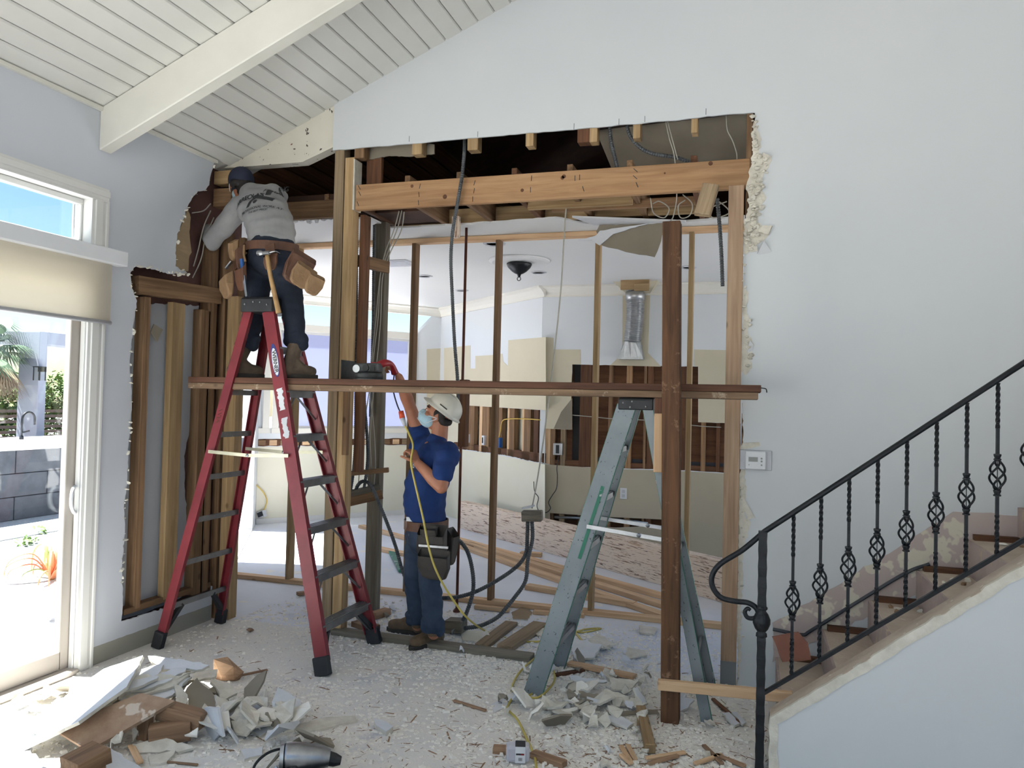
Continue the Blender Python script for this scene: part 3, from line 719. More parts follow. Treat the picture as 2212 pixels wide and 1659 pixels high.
# studs sawn off at the top of the opening
for x0, x1, ytop, ybot, mt_ in ((765, 786, 322, 342, 'frame_brown'), (889, 911, 308, 334, 'frame_gold'), (1009, 1032, 300, 325, 'frame_gold'), (1135, 1152, 284, 316, 'frame_gold'),
                                (1247, 1273, 276, 308, 'frame_dark'), (1273, 1290, 276, 307, 'frame_gold'), (1367, 1383, 260, 299, 'frame_gold'), (1493, 1507, 250, 287, 'frame_gold')):
    a = ay(x0, ybot, YB + .018); b = ay(x1, ybot, YB + .018)
    slab('cut_stud', a.x, b.x, YB + .018, YB + .10, a.z, 3.56, M[mt_], wall_b)
p = flat_to(jag([ay(*q_, YB + .11) for q_ in [(770, 322), (905, 305), (938, 312), (938, 332), (905, 335), (880, 338), (840, 336), (800, 344), (772, 345)]], .003, .02, 3, True), (0, YB + .11, 0), (0, 1, 0))
MB().sheet([p], .012, (0, -1, 0)).build('torn_paper', M['paper_grey'], wall_b)
# a plank-sheathed gable beam laid bare left of the opening
gb = [V(XL - .05, YB + .012, zc(XL - .05) + .01), V(XH + .03, YB + .012, zc(XH + .03) + .01), V(XH + .03, YB + .012, 3.535), V(-3.215, YB + .012, 3.43), V(XL - .05, YB + .012, 3.43)]
struct(MB().sheet([gb], .09, (0, -1, 0)).build('gable_beam', M['speckled']), 'cream flaking gable beam stripped bare above the capped worker', 'beam')
# ------------------------------------------------------------------ the kitchen beyond
KC, YS = 3.09, 9.0                   # kitchen ceiling height, face of the range wall
P1, P2, P3 = V(-6.25, 8.85, 0), V(-4.55, 10.95, 0), V(-2.43, YS, 0)
dA = (P2 - P1).normalized(); nA = V(dA.y, -dA.x, 0); dB = (P3 - P2).normalized(); nB = V(dB.y, -dB.x, 0)
P0 = V(-3.99, 5.10, 0); dW = (P1 - P0).normalized(); nW = V(dW.y, -dW.x, 0)
def pA(x, y, off=0.0): return on_plane(x, y, P2 + nA * off, nA)
def pBk(x, y, off=0.0): return on_plane(x, y, P2 + nB * off, nB)
def pS(x, y, off=0.0): return ay(x, y, YS - off)
def quad(a, b, z0, z1): return [V(a.x, a.y, z0), V(b.x, b.y, z0), V(b.x, b.y, z1), V(a.x, a.y, z1)]
def rectA(x0, x1, z0, z1):
    a = pA(x0, 830); b = pA(x1, 830); return quad(a, b, z0, z1)

# bay wall with two windows
zs, zt = 1.27, 2.62
winA1, winA2 = rectA(508, 569, zs, zt), rectA(604, 886, zs, zt - .03)
wa = MB().sheet([quad(P1, P2, 0, KC), winA1, winA2], .12, nA).build('wall_bay', M['kwall'])
struct(wa, 'bright kitchen bay wall with big windows behind the red ladder')
low = [V(P1.x, P1.y, .02), V(P2.x, P2.y, .02), V(P2.x, P2.y, 1.02), V(P1.x, P1.y, 1.02)]
MB().sheet([[p + nA * .003 for p in low]], .003, nA).build('unpainted_patch', M['cream'], wa)
band = [V(P1.x, P1.y, 1.03), V(P2.x, P2.y, 1.03), V(P2.x, P2.y, 1.12), V(P1.x, P1.y, 1.12)]
bl = flat_to(jag([p + nA * .004 for p in band], .006, .08, 4, True), P2 + nA * .004, nA)
MB().sheet([bl], .003, nA).build('stripped_band', M['frame_dark'], wa)
for i in range(18):
    c = P1.lerp(P2, (i + .3) / 18) + nA * .012; c.z = 1.075
    board('sill_block', c - dA * .05 - V(0, 0, 0), c + dA * .05, .02, .07, M[('frame_brown', 'fir', 'frame_grey')[i % 3]], parent=wa)
pt = [pA(922, 754, .004), pA(959, 752, .004), pA(959, 960, .004), pA(922, 955, .004)]
MB().sheet([pt], .003, nA).build('unpainted_patch', M['tan'], wa)
def window_in(n, L, label, film):
    w = thing('window_%d' % n, L[0], label, 'window'); w['kind'] = 'structure'
    a, b, c, d = L; u = (b - a).normalized(); zv = V(0, 0, 1)
    for nm, s, e, wd in (('head_casing', d - u * .09 + zv * .05, c + u * .09 + zv * .05, .10), ('sill', a - u * .1 - zv * .035, b + u * .1 - zv * .035, .07),
                         ('side_casing', a - u * .045, d - u * .045, .09), ('side_casing', b + u * .045, c + u * .045, .09)):
        MB().bar(s + nA * .012, e + nA * .012, wd, .024, nA).build(nm, M['crown'], w, bevel=.004)
    for nm, s, e in (('sash', a, b), ('sash', d, c), ('sash', a, d), ('sash', b, c)):
        MB().bar(s - nA * .05, e - nA * .05, .06, .04, nA).build(nm, M['trim'], w)
    q = [p - nA * .055 for p in L]
    MB().sheet([q], .006, nA).build('pane', M['kshade'] if film else M['glass'], w)
window_in(2, winA1, 'narrow bright kitchen window left of the ladder rail', False)
window_in(3, winA2, 'wide white kitchen window behind the bundled conduits', True)
# side wall of the bay, mostly a glazed door that lets the sun in
sw = [quad(P0, P1, 0, KC)]; dr0 = P0.lerp(P1, .44); dr1 = P0.lerp(P1, .88)
sw.append(quad(dr0, dr1, .02, 2.3))
ww = MB().sheet(sw, .12, nW).build('wall_bay_side', M['kwall']); struct(ww, 'white side wall of the kitchen bay with an open doorway')
# angled wall, stripped to its studs in a band
upper = [(988, 874), (1010, 876), (1090, 881), (1176, 886)]; lower = [(1176, 1001), (1140, 995), (1100, 985), (1060, 979), (1020, 973), (988, 970), (975, 968)]
bt_ = [pBk(x, y) for x, y in upper]; bb = flat_to(jag([pBk(x, y) for x, y in lower], .006, .03, 6), P2, nB)
bd = bt_ + bb
wb_ = MB().sheet([[V(P2.x, P2.y, KC), V(P3.x, P3.y, KC), V(P3.x, P3.y, bt_[-1].z)] + list(reversed(bt_)) + [V(P2.x, P2.y, bt_[0].z)]], .014, nB)
wb_.sheet([[V(P2.x, P2.y, 0), V(P3.x, P3.y, 0), V(P3.x, P3.y, bb[0].z)] + bb + [V(P2.x, P2.y, bb[-1].z)]], .014, nB)
wang = wb_.build('wall_angled', M['kwall']); struct(wang, 'angled kitchen wall opened in a band of bare studs')
tanp = [(959, 752), (1016, 746), (1016, 796), (1027, 796), (1027, 769), (1062, 767), (1085, 764), (1087, 781), (1097, 791), (1098, 735), (1179, 728), (1179, 886), (1010, 876), (959, 872)]
MB().sheet([[pBk(x, y, .003) for x, y in tanp]], .003, nB).build('unpainted_patch', M['tan'], wang)
MB().sheet([[pBk(x, y, .003) for x, y in ((962, 967), (1060, 980), (1177, 1003), (1177, 1240), (962, 1130))]], .003, nB).build('unpainted_patch', M['cream'], wang)
MB().sheet([[p - nB * .115 for p in quad(P2, P3, 0, KC)]], .02, nB).build('back_board', M['cream'], wang)
for x0, x1, mt_ in ((1008, 1013, 'fir'), (1013, 1028, 'frame_brown'), (1039, 1045, 'fir'), (1045, 1060, 'frame_brown'), (1074, 1088, 'frame_brown'), (1100, 1104, 'fir'), (1104, 1115, 'frame_brown'), (1132, 1136, 'fir'), (1136, 1150, 'frame_brown'), (1157, 1167, 'frame_dark')):
    a = pBk((x0 + x1) / 2, 930, -.05); w_ = (pBk(x1, 930, -.05) - pBk(x0, 930, -.05)).length
    board('stud', V(a.x, a.y, .9), V(a.x, a.y, 1.75), w_, .06, M[mt_], up=nB, parent=wang)
a = pBk(985, 975, -.06); b = pBk(1178, 990, -.06)
board('bottom_plate', V(a.x, a.y, 1.03), V(b.x, b.y, 1.03), .08, .12, M['frame_dark'], parent=wang)
for x, y, nm, mt_, w_, h_ in ((1012, 947, 'white outlet box', 'plastic_w', .06, .12), (1046, 951, 'white switch box', 'plastic_w', .07, .13), (1078, 956, 'blue plastic outlet box', 'blue_box', .11, .13)):
    c = pBk(x, y, -.01); t_ = thing('outlet_box', c, nm + ' nailed between the bare studs of the angled wall', 'outlet box')
    MB().bar(c - dB * w_ / 2, c + dB * w_ / 2, .05, h_).build('box', M[mt_], t_, bevel=.004)
    MB().bar(c + nB * .026 - dB * w_ * .22, c + nB * .026 + dB * w_ * .22, .004, h_ * .6).build('opening', M['ink' if mt_ == 'plastic_w' else 'plastic_w'], t_)
wr = tag(wire('cable', [pBk(x, y, .0) for x, y in ((1078, 945), (1081, 930), (1085, 910), (1100, 905), (1135, 905), (1167, 907))], .007, M['cable_y']), 'yellow cable threaded through bare studs above the blue box', 'cable')

# range wall
big = [(1236, 787), (1370, 790), (1508, 792), (1508, 912), (1600, 915), (1600, 1023), (1480, 1016), (1300, 1010), (1196, 1006), (1177, 1001), (1177, 926), (1232, 928)]
low2 = [(1187, 1108), (1300, 1116), (1470, 1124), (1470, 1134), (1330, 1140), (1240, 1135), (1187, 1124)]
Lb = flat_to(jag([pS(*p) for p in big], .004, .08, 21, True), (0, YS, 0), (0, 1, 0)); Ll = [pS(*p) for p in low2]
wst = MB().sheet([[V(P3.x, YS, 0), V(1.3, YS, 0), V(1.3, YS, KC), V(P3.x, YS, KC)], Lb, Ll], .014, (0, -1, 0)).build('wall_range', M['kwall'])
struct(wst, 'kitchen range wall cut open around a hanging metal duct')
MB().box(P3.x + .02, 1.3, YS + .105, YS + .13, 0, KC).build('sheathing', M['sheath'], wst)
for L in ([(1178, 728), (1196, 730), (1196, 755), (1254, 755), (1254, 787), (1236, 787), (1232, 928), (1178, 926)], [(1499, 755), (1600, 757), (1600, 915), (1508, 912), (1508, 792), (1499, 790)],
          [(1345, 622), (1405, 622), (1400, 762), (1428, 792), (1318, 789), (1344, 765)]):
    MB().sheet([[pS(x, y, .003) for x, y in L]], .003, (0, -1, 0)).build('unpainted_patch', M['tan'], wst)
lo = [pS(x, y, .003) for x, y in ((1177, 1003), (1300, 1012), (1480, 1018), (1600, 1025))]
MB().sheet([lo + [V(.6, YS - .003, lo[-1].z), V(.6, YS - .003, .02), V(P3.x + .01, YS - .003, .02)], [p - V(0, .003, 0) for p in Ll]], .003, (0, -1, 0)).build('unpainted_patch', M['greige'], wst)
fl_ = [pS(x, y, .006) for x, y in ((1236, 860), (1236, 928), (1196, 926), (1212, 890))]
MB().sheet([fl_], .004, (0, -1, 0)).build('torn_paper', M['paper_grey'], wst)
for x0, x1, mt_ in ((1178, 1190, 'fir'), (1190, 1200, 'frame_brown'), (1212, 1222, 'frame_grey'), (1252, 1276, 'frame_dark'), (1276, 1286, 'frame_dark'), (1314, 1322, 'frame_brown'), (1352, 1364, 'stud_k'), (1390, 1396, 'frame_brown'), (1398, 1410, 'frame_dark'), (1468, 1482, 'frame_dark'), (1515, 1525, 'stud_k'), (1548, 1556, 'frame_dark')):
    a = ay(x0, 900, YS + .02); b = ay(x1, 900, YS + .02)
    slab('stud', a.x, b.x, YS + .02, YS + .10, .25, 2.3, M[mt_], wst)
a = pS(1180, 1000); slab('bottom_plate', P3.x, 0.6, YS + .03, YS + .1, .93, 1.02, M['frame_dark'], wst)
MB().box(-1.9, -.2, YS + .085, YS + .1, .86, 1.06).build('block_course', M['block'], wst)
MB().box(*[f(ay(1236, 850, YS + .02).x, ay(1252, 850, YS + .02).x) for f in (min, max)], YS + .09, YS + .104, .95, 2.2).build('gap_shade', M['black'], wst)  # near-black sheet painting the shade in the recess beside the stud
tag(MB().tube([ay(1198, 1117, YS + .03), ay(1330, 1122, YS + .03), ay(1400, 1130, YS + .03)], .018, n=10).build('water_pipe', M['silver'], smooth=True), 'grey water pipe in the low cut of the range wall', 'pipe')
ol = pS(1347, 1066); o_ = thing('wall_outlet', ol, 'white double wall outlet below the opened range wall', 'outlet')
MB().box(ol.x - .04, ol.x + .04, YS - .012, YS - .003, ol.z - .064, ol.z + .064).build('plate', M['plastic_w'], o_, bevel=.003)
for s_ in (-1, 1): MB().box(ol.x - .017, ol.x + .017, YS - .015, YS - .012, ol.z + s_ * .026 - .018, ol.z + s_ * .026 + .018).build('socket', M['plastic_g'], o_, bevel=.002)
ob = ay(1206, 970, YS + .01); o_ = thing('outlet_box', ob, 'wired metal outlet box hanging at the range wall corner', 'outlet box')
MB().box(ob.x - .055, ob.x + .055, YS - .03, YS + .03, ob.z - .07, ob.z + .07).build('box', M['silver'], o_, bevel=.004)
MB().box(ob.x - .02, ob.x + .02, YS - .036, YS - .03, ob.z - .05, ob.z + .05).build('socket', M['ink'], o_)
tag(wire('cable', [ay(x, y, YS - .04) for x, y in ((1207, 985), (1203, 1010), (1204, 1030), (1202, 1055), (1193, 1070), (1185, 1085), (1189, 1098), (1180, 1107), (1165, 1104), (1160, 1092), (1163, 1075), (1155, 1062), (1153, 1040))], .005, M['cord_black']), 'thin black cable curling below the metal outlet box', 'cable')
for pts, lab in ((((1230, 896), (1275, 900), (1330, 905), (1410, 908)), 'pale cable running across the studs left of the dark post'), (((1488, 918), (1520, 921), (1558, 923)), 'pale cable running across the studs right of the dark post')):
    tag(wire('cable', [ay(x, y, YS + .012) for x, y in pts], .006, M['cable']), lab, 'cable')
# duct
dt = thing('exhaust_duct', pS(1365, 775, .1), 'silver ribbed exhaust duct with flared boot on the range wall', 'duct')
cpt = [ay(1371, 622, YS - .11), ay(1372, 680, YS - .11), ay(1366, 740, YS - .10)]
p_ = resample(spline(cpt, 10), .012); MB().tube(p_, [.106 if i % 2 else .093 for i in range(len(p_))], n=20).build('flexible_pipe', M['silver'], dt)
MB().lathe([(.108, -.05), (.112, 0), (.108, .05)], ay(1372, 640, YS - .11), 20).build('collar', M['silver'], dt, smooth=True)
c0 = ay(1366, 738, YS - .10); c1 = ay(1364, 775, YS - .10)
bo = MB(); r0 = [c0 + V(.1 * math.cos(t * math.pi / 8), .09 * math.sin(t * math.pi / 8), 0) for t in range(16)]
r1 = [V(c1.x + .14 * max(-1, min(1, 1.5 * math.cos(t * math.pi / 8))), c1.y + .07 * max(-1, min(1, 1.5 * math.sin(t * math.pi / 8))), c1.z + .01) for t in range(16)]
bo.add(r0 + r1 + [p - V(0, 0, .02) for p in r1], [(i, (i + 1) % 16, 16 + (i + 1) % 16, 16 + i) for i in range(16)] + [(16 + i, 16 + (i + 1) % 16, 32 + (i + 1) % 16, 32 + i) for i in range(16)] + [tuple(range(47, 31, -1))])
bo.build('boot', M['silver'], dt)
ch = thing('hood_chase', ay(1372, 612, YS - .15), 'torn tan drywall collar around the duct at the ceiling', 'drywall')
tl, tr_, bl_, br_ = ay(1318, 602, YS - .32), ay(1424, 601, YS - .32), ay(1352, 634, YS - .02), ay(1404, 634, YS - .02)
MB().add([tl, tr_, V(tr_.x, YS - .01, tr_.z), V(tl.x, YS - .01, tl.z), bl_, br_, V(br_.x, YS - .005, br_.z), V(bl_.x, YS - .005, bl_.z)], [(0, 3, 2, 1), (4, 5, 6, 7), (0, 1, 5, 4), (1, 2, 6, 5), (2, 3, 7, 6), (3, 0, 4, 7)]).build('collar', M['tan'], ch)
a = ay(1341, 613, YS - .34); b = ay(1403, 613, YS - .34)
slab('block', a.x, b.x, YS - .36, YS - .33, a.z - .07, a.z + .05, M['frame_gold'], ch); slab('block', (a.x + b.x) / 2, b.x, YS - .40, YS - .365, a.z - .09, a.z - .01, M['frame_gold'], ch)

# ceiling, crown and things on it
edge = [(-4.0, 5.13), (-3.6, 5.35), (-3.2, 5.36), (-2.86, 5.4), (-2.85, 5.74), (-2.2, 5.74), (-1.7, 5.70), (-1.45, 5.68), (-1.25, 5.9), (-.9, 5.95), (-.5, 5.98), (0.0, 5.9), (0.3, 5.2), (1.3, 5.2)]
el = flat_to(jag([V(x, y, KC) for x, y in edge], .012, .05, 8), (0, 0, KC), (0, 0, 1))
kc = MB().sheet([el + [V(1.3, 9.1, KC), P3 + V(.05, .1, KC), P2 + V(0, .15, KC), P1 + V(-.15, 0, KC)]], .014, (0, 0, -1)).build('ceiling_kitchen', M['kceil'])
struct(kc, 'flat white kitchen ceiling torn back to its joists', 'ceiling')
JX = (-3.22, -2.82, -2.38, -1.985, -1.58, -1.19, -.79, -.38)
for i, x in enumerate(JX):
    slab('joist', x - .02, x + .02, YB + .06 if x > -3 else 5.345, 9.2, KC + .0145, KC + .20, M[('frame_brown', 'frame_dark', 'frame_brown')[i % 3]], kc)
for x0, x1 in zip(JX[:-1], JX[1:]):
    if x0 < -2.9: continue
    slab('blocking', x0 + .022, x1 - .022, 5.78, 5.82, KC + .015, KC + .14, M['frame_gold'], kc)
slab('blocking', -1.56, -.81, 5.30, 5.34, KC - .02, KC + .07, M['frame_gold'], kc); slab('blocking', -1.42, -.40, 5.44, 5.48, KC - .01, KC + .05, M['frame_brown'], kc)
slab('ceiling_edge_joist', -3.67, XH + .02, 5.30, 5.34, KC + .00, KC + .14, M['frame_brown'], kc)
for i in range(9):
    x = -3.5 + i * .065; chunk(V(x, 5.345, KC - .005), rr.uniform(.012, .03), M['gyp_white'], 'plaster_chunk', kc, 400 + i, .5)
crown_prof = [(0, 0), (.10, 0), (.10, -.02), (.07, -.035), (.035, -.075), (.022, -.105), (.022, -.125), (0, -.125)]
def crown(n, a, b, nn, label):
    prof = crown_prof; d = (b - a).normalized(); side = V(0, 0, 1).cross(d)
    sgn = 1 if side.dot(nn) > 0 else -1
    return struct(MB().prism([(u * sgn, w) for u, w in prof], V(a.x, a.y, KC - .001), V(b.x, b.y, KC - .001)).build('trim_%d' % n, M['crown']), label, 'trim')
crown(5, P1, P2, nA, 'cream crown moulding along the kitchen bay wall')
crown(6, P2, P3 + V(.05, -.05, 0), nB, 'cream crown moulding along the angled kitchen wall')
crown(7, P3, V(1.2, YS, 0), V(0, -1, 0), 'cream crown moulding along the range wall')
struct(MB().box(1.2, 1.3, 5.1, 9.2, 0, .05).box(1.2, 1.3, 5.1, 9.2, 2.9, 3.2).box(1.2, 1.3, 5.1, 5.3, .05, 2.9).box(1.2, 1.3, 8.8, 9.2, .05, 2.9).build('wall_kitchen_right', M['kwall']), 'unseen white kitchen wall with an opening added for daylight')  # unseen; opening added close by to brighten the range wall
base = MB().bar(V(P1.x, P1.y, .035) + nA * .012, V(P2.x, P2.y, .035) + nA * .012, .02, .07, (0, 0, 1)).build('baseboard_bay', M['trim']); struct(base, 'low white strip at the foot of the bay wall', 'baseboard')

def can_light(x, y, label, r=.085):
    c = az(x, y, KC - .001); t_ = thing('recessed_light', c, label, 'ceiling light', 'recessed lights in the kitchen ceiling')
    MB().lathe([(r * .72, 0), (r, 0), (r, -.006), (r * .8, -.012), (r * .72, -.004)], c, 20).build('trim_ring', M['plastic_g'], t_, smooth=False)
    MB().lathe([(.002, -.002), (r * .72, -.002), (r * .72, -.004), (.002, -.004)], c, 20).build('lens', M['plastic_w'], t_)
can_light(918, 596, 'small recessed light in front of the left crown moulding'); can_light(1164, 588, 'small recessed light right of the ceiling medallion')
can_light(998, 627, 'small recessed light nearest the kitchen corner'); can_light(1068, 526, 'round recessed light beside the second stud', .1)
can_light(1487, 577, 'small recessed light between dark post and right stud')
c = az(1122, 562, KC); md = thing('ceiling_medallion', c, 'round white ceiling medallion holding the black canopy', 'medallion')
MB().lathe([(.02, -.002), (.30, -.002), (.30, -.016), (.27, -.03), (.235, -.02), (.20, -.032), (.14, -.022), (.10, -.035), (.02, -.035)], c, 36).build('rosette', M['kceil'], md, smooth=True, auto=35)
cn = thing('pendant_canopy', c + V(0, 0, -.036), 'black dome canopy with ring under the ceiling medallion', 'light fitting')
MB().lathe([(.02, 0), (.125, 0), (.125, -.012), (.11, -.04), (.075, -.075), (.045, -.095), (.02, -.105), (.012, -.13), (.002, -.135)], c + V(0, 0, -.036), 24).build('dome', M['iron'], cn, smooth=True)
rg = [c + V(.018 * math.cos(t * .52), 0, -.185 + .018 * math.sin(t * .52)) for t in range(13)]
MB().tube(rg, .004, n=6).build('ring', M['iron'], cn, smooth=True)
vc = [az(x, y, KC - .002) for x, y in ((833, 567), (860, 560), (887, 572), (855, 573))]
vt = thing('ceiling_vent', vc[0], 'square white air vent in the kitchen ceiling', 'vent')
cx_ = sum(vc, Vector()) / 4
MB().box(cx_.x - .17, cx_.x + .17, cx_.y - .17, cx_.y + .17, KC - .012, KC - .001).build('frame', M['plastic_g'], vt, bevel=.003)
for i in range(6): MB().box(cx_.x - .13, cx_.x + .13, cx_.y - .13 + i * .047, cx_.y - .11 + i * .047, KC - .018, KC - .012).build('slat', M['plastic_w'], vt)
# torn ceiling flap
f1 = [(1298, 480), (1330, 486), (1440, 478), (1432, 482), (1428, 520), (1414, 555), (1352, 544), (1300, 530), (1288, 500)]
fp = flat_to(jag([ay(x, y, 5.92) for x, y in f1], .004, .05, 31, True), (0, 5.92, 0), (0, 1, 0))
fp2 = thing('ceiling_flap', ay(1380, 480, 5.95), 'torn grey drywall flap hanging below the kitchen ceiling', 'drywall')
MB().sheet([fp], .012, (0, -1, 0)).build('sheet', M['paper_grey'], fp2)
f2 = flat_to(jag([ay(x, y, 5.90) for x, y in ((1430, 479), (1380, 488), (1325, 505), (1295, 530), (1278, 518), (1248, 520), (1288, 508), (1296, 498))], .003, .03, 33, True), (0, 5.90, 0), (0, 1, 0))
MB().sheet([f2], .012, (0, -1, 0)).build('torn_edge', M['gyp_white'], fp2)
f3 = [V(-1.30, 5.60, KC - .02), V(-.5, 5.86, KC - .03), V(-.5, 5.97, KC - .01), V(-1.2, 5.95, KC - .005)]
MB().sheet([f3], .014, (0, 0, -1)).build('loose_strip', M['gyp_white'], fp2)

# attic above
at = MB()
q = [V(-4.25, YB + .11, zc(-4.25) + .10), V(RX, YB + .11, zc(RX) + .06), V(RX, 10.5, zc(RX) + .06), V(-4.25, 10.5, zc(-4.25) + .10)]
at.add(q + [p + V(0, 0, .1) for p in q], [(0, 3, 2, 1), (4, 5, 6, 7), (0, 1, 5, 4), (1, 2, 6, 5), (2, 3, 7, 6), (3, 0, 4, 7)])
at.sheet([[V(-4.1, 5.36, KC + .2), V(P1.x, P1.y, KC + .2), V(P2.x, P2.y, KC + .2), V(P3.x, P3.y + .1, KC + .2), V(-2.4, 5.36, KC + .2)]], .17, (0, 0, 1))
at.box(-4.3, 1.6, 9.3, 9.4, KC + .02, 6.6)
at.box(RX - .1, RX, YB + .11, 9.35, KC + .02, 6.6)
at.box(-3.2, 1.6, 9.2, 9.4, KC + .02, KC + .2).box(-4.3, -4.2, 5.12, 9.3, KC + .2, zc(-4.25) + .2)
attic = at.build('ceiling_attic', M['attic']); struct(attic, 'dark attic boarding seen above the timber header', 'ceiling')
for i in range(9):
    x = -3.9 + i * .14; a = roof_pt(x, 5.1, -.01) + V(0, 0, .06); b = roof_pt(x, 9.0, -.01) + V(0, 0, .06)
    board('roof_board', a, b, .135, .02, M['frame_dark'], up=n_up, parent=attic)
slab('rafter', -2.74, -2.62, YB + .12, YB + .16, 3.24, 3.62, M['frame_dark'], attic)
sof = [(1282, 275), (1612, 240), (1612, 356), (1455, 372), (1322, 376)]
so = MB().add([ay(1287, 282, 5.12), ay(1625, 244, 5.12), ay(1625, 352, 5.55), ay(1325, 374, 5.55)] + [p + V(0, .01, .012) for p in (ay(1287, 282, 5.12), ay(1625, 244, 5.12), ay(1625, 352, 5.55), ay(1325, 374, 5.55))],
              [(0, 1, 2, 3), (7, 6, 5, 4), (0, 4, 5, 1), (1, 5, 6, 2), (2, 6, 7, 3), (3, 7, 4, 0)])
soff = so.build('soffit_board', M['paper_grey']); tag(soff, 'grey brown soffit board with a round hole above the header', 'drywall')
ce_ = ay(1383, 332, 5.38); nn_ = (ay(1625, 244, 5.12) - ay(1287, 282, 5.12)).cross(ay(1325, 374, 5.55) - ay(1287, 282, 5.12)).normalized()
if nn_.y > 0: nn_ = -nn_
q0 = ay(1287, 282, 5.12); cc = on_plane(1379, 333, q0 + nn_ * .002, nn_); e1 = (ay(1625, 244, 5.12) - q0).normalized(); e2 = nn_.cross(e1)
MB().sheet([[cc + e1 * (.075 * math.cos(t * math.pi / 12)) + e2 * (.075 * math.sin(t * math.pi / 12)) for t in range(24)]], .003, nn_).build('light_hole', M['black'], soff)

# ------------------------------------------------------------------ framing still standing in the opening
def T(o, label, cat='timber', group=None): return tag(o, label, cat, group)
T(slab('header_beam', -2.765, -.035, YB + .012, YB + .052, 3.047, 3.232, M['header']), 'long fir header beam scarred by saw marks across the opening', 'beam')
hb_ = bpy.data.objects['header_beam']
for x, y, a_ in ((776, 405, -.6), (777, 418, -.5), (773, 440, -.4), (907, 402, .2), (905, 420, -.15), (904, 438, -.1), (1025, 395, .3), (1024, 412, .15), (1021, 430, 0), (1148, 385, .05), (1146, 410, 0), (1242, 385, 0), (1252, 383, 0), (1260, 408, -.3), (1373, 368, -.8), (1372, 383, -.8), (1376, 399, -.4)):
    p = ay(x, y, YB + .0115); d_ = V(math.sin(a_), 0, math.cos(a_)) * .018
    MB().bar(p - d_, p + d_, .004, .002, (0, 1, 0)).build('saw_mark', M['ink'], hb_)
for x, y, r_ in ((890, 402, .012), (961, 425, .016), (1128, 411, .012), (1215, 212 + 172, .013), (1218, 381, .014), (1535, 353, .014), (1436, 374, .006)):
    p = ay(x, y, YB + .0116)
    MB().lathe([(r_, 0), (r_, .001), (.001, .001)], p, 12, 'Y').build('knot', M['frame_dark'], hb_)
a = ay(1573, 398, YB - .0); T(slab('post', -.160, -.068, YB - .02, YB + .018, 0.0, 3.06, M['pink_post']), 'pinkish fir post standing beside the torn right edge', 'post')
pp = bpy.data.objects['post']; MB().box(-.161, -.069, YB - .021, YB - .0195, 0.0, .14).build('paint_band', M['primer'], pp)
T(slab('king_stud', -.060, -.022, YB + .016, YB + .11, 0, 3.56, M['frame_brown']), 'brown king stud behind the pinkish post', 'post')
T(slab('wall_post', -2.945, -2.868, YB + .016, YB + .106, 0, 3.56, M['frame_grey']), 'tall greyed stud left of the header end', 'post')
T(slab('wall_post', -2.862, -2.785, YB + .020, YB + .11, 0, 3.44, M['frame_gold']), 'golden doubled stud right against the header end', 'post')
T(slab('drywall_edge', -2.783, -2.770, YB + .0, YB + .11, 3.05, 3.42, M['gyp']), 'thin drywall edge strip beside the header end', 'drywall')
T(slab('short_stud', -2.778, -2.735, YB + .115, YB + .205, 1.15, 3.04, M['frame_dark']), 'dark red hanging stud cut off above the floor', 'post')
T(slab('cleat', -2.80, -2.76, YB - .02, YB + .016, 1.28, 1.78, M['frame_brown']), 'brown cleat nailed low on the golden stud', 'timber')
g0 = ay(806, 500, 5.60); T(slab('grey_post', ay(800, 900, 5.6).x, ay(825, 900, 5.6).x, 5.58, 5.66, 0, 3.12, M['grey_post']), 'grey weathered post behind the bundled conduits', 'post')
a = ay(777, 548, 5.15); b = ay(840, 578, 5.45)
T(board('short_block', ay(777, 563, 5.12), ay(838, 578, 5.42), .04, .09, M['frame_brown']), 'short brown block nailed across the hanging conduits', 'timber')
T(board('short_block', ay(752, 1023, 5.30), ay(840, 1015, 5.42), .06, .035, M['frame_brown']), 'thin brown cross piece above the conduit block', 'timber')
T(board('conduit_block', ay(752, 1083, 5.30), ay(826, 1066, 5.42), .10, .07, M['frame_brown']), 'drilled brown block carrying the bent conduits', 'timber')
T(board('junction_bar', ay(752, 1067, 5.29), ay(822, 1052, 5.41), .08, .045, M['grey_post']), 'grey bar on top of the conduit block', 'timber')
T(board('short_block', ay(1536, 400, YB - .05), ay(1517, 465, YB - .12), .10, .04, M['frame_grey'], up=(0, -1, .3)), 'short loose stud end hanging from the header', 'timber')
T(slab('nailed_scrap', ay(978, 480, 5.68).x, ay(993, 480, 5.68).x, 5.66, 5.70, ay(985, 514, 5.68).z, ay(985, 468, 5.68).z, M['osb']), 'small strand board scrap behind the long conduit', 'timber')
T(slab('hanging_post', ay(992, 900, 5.8).x, ay(1008, 900, 5.8).x, 5.78, 5.86, ay(1000, 965, 5.8).z, ay(1000, 820, 5.8).z, M['frame_dark']), 'dark stud stub behind the white hard hat', 'post')
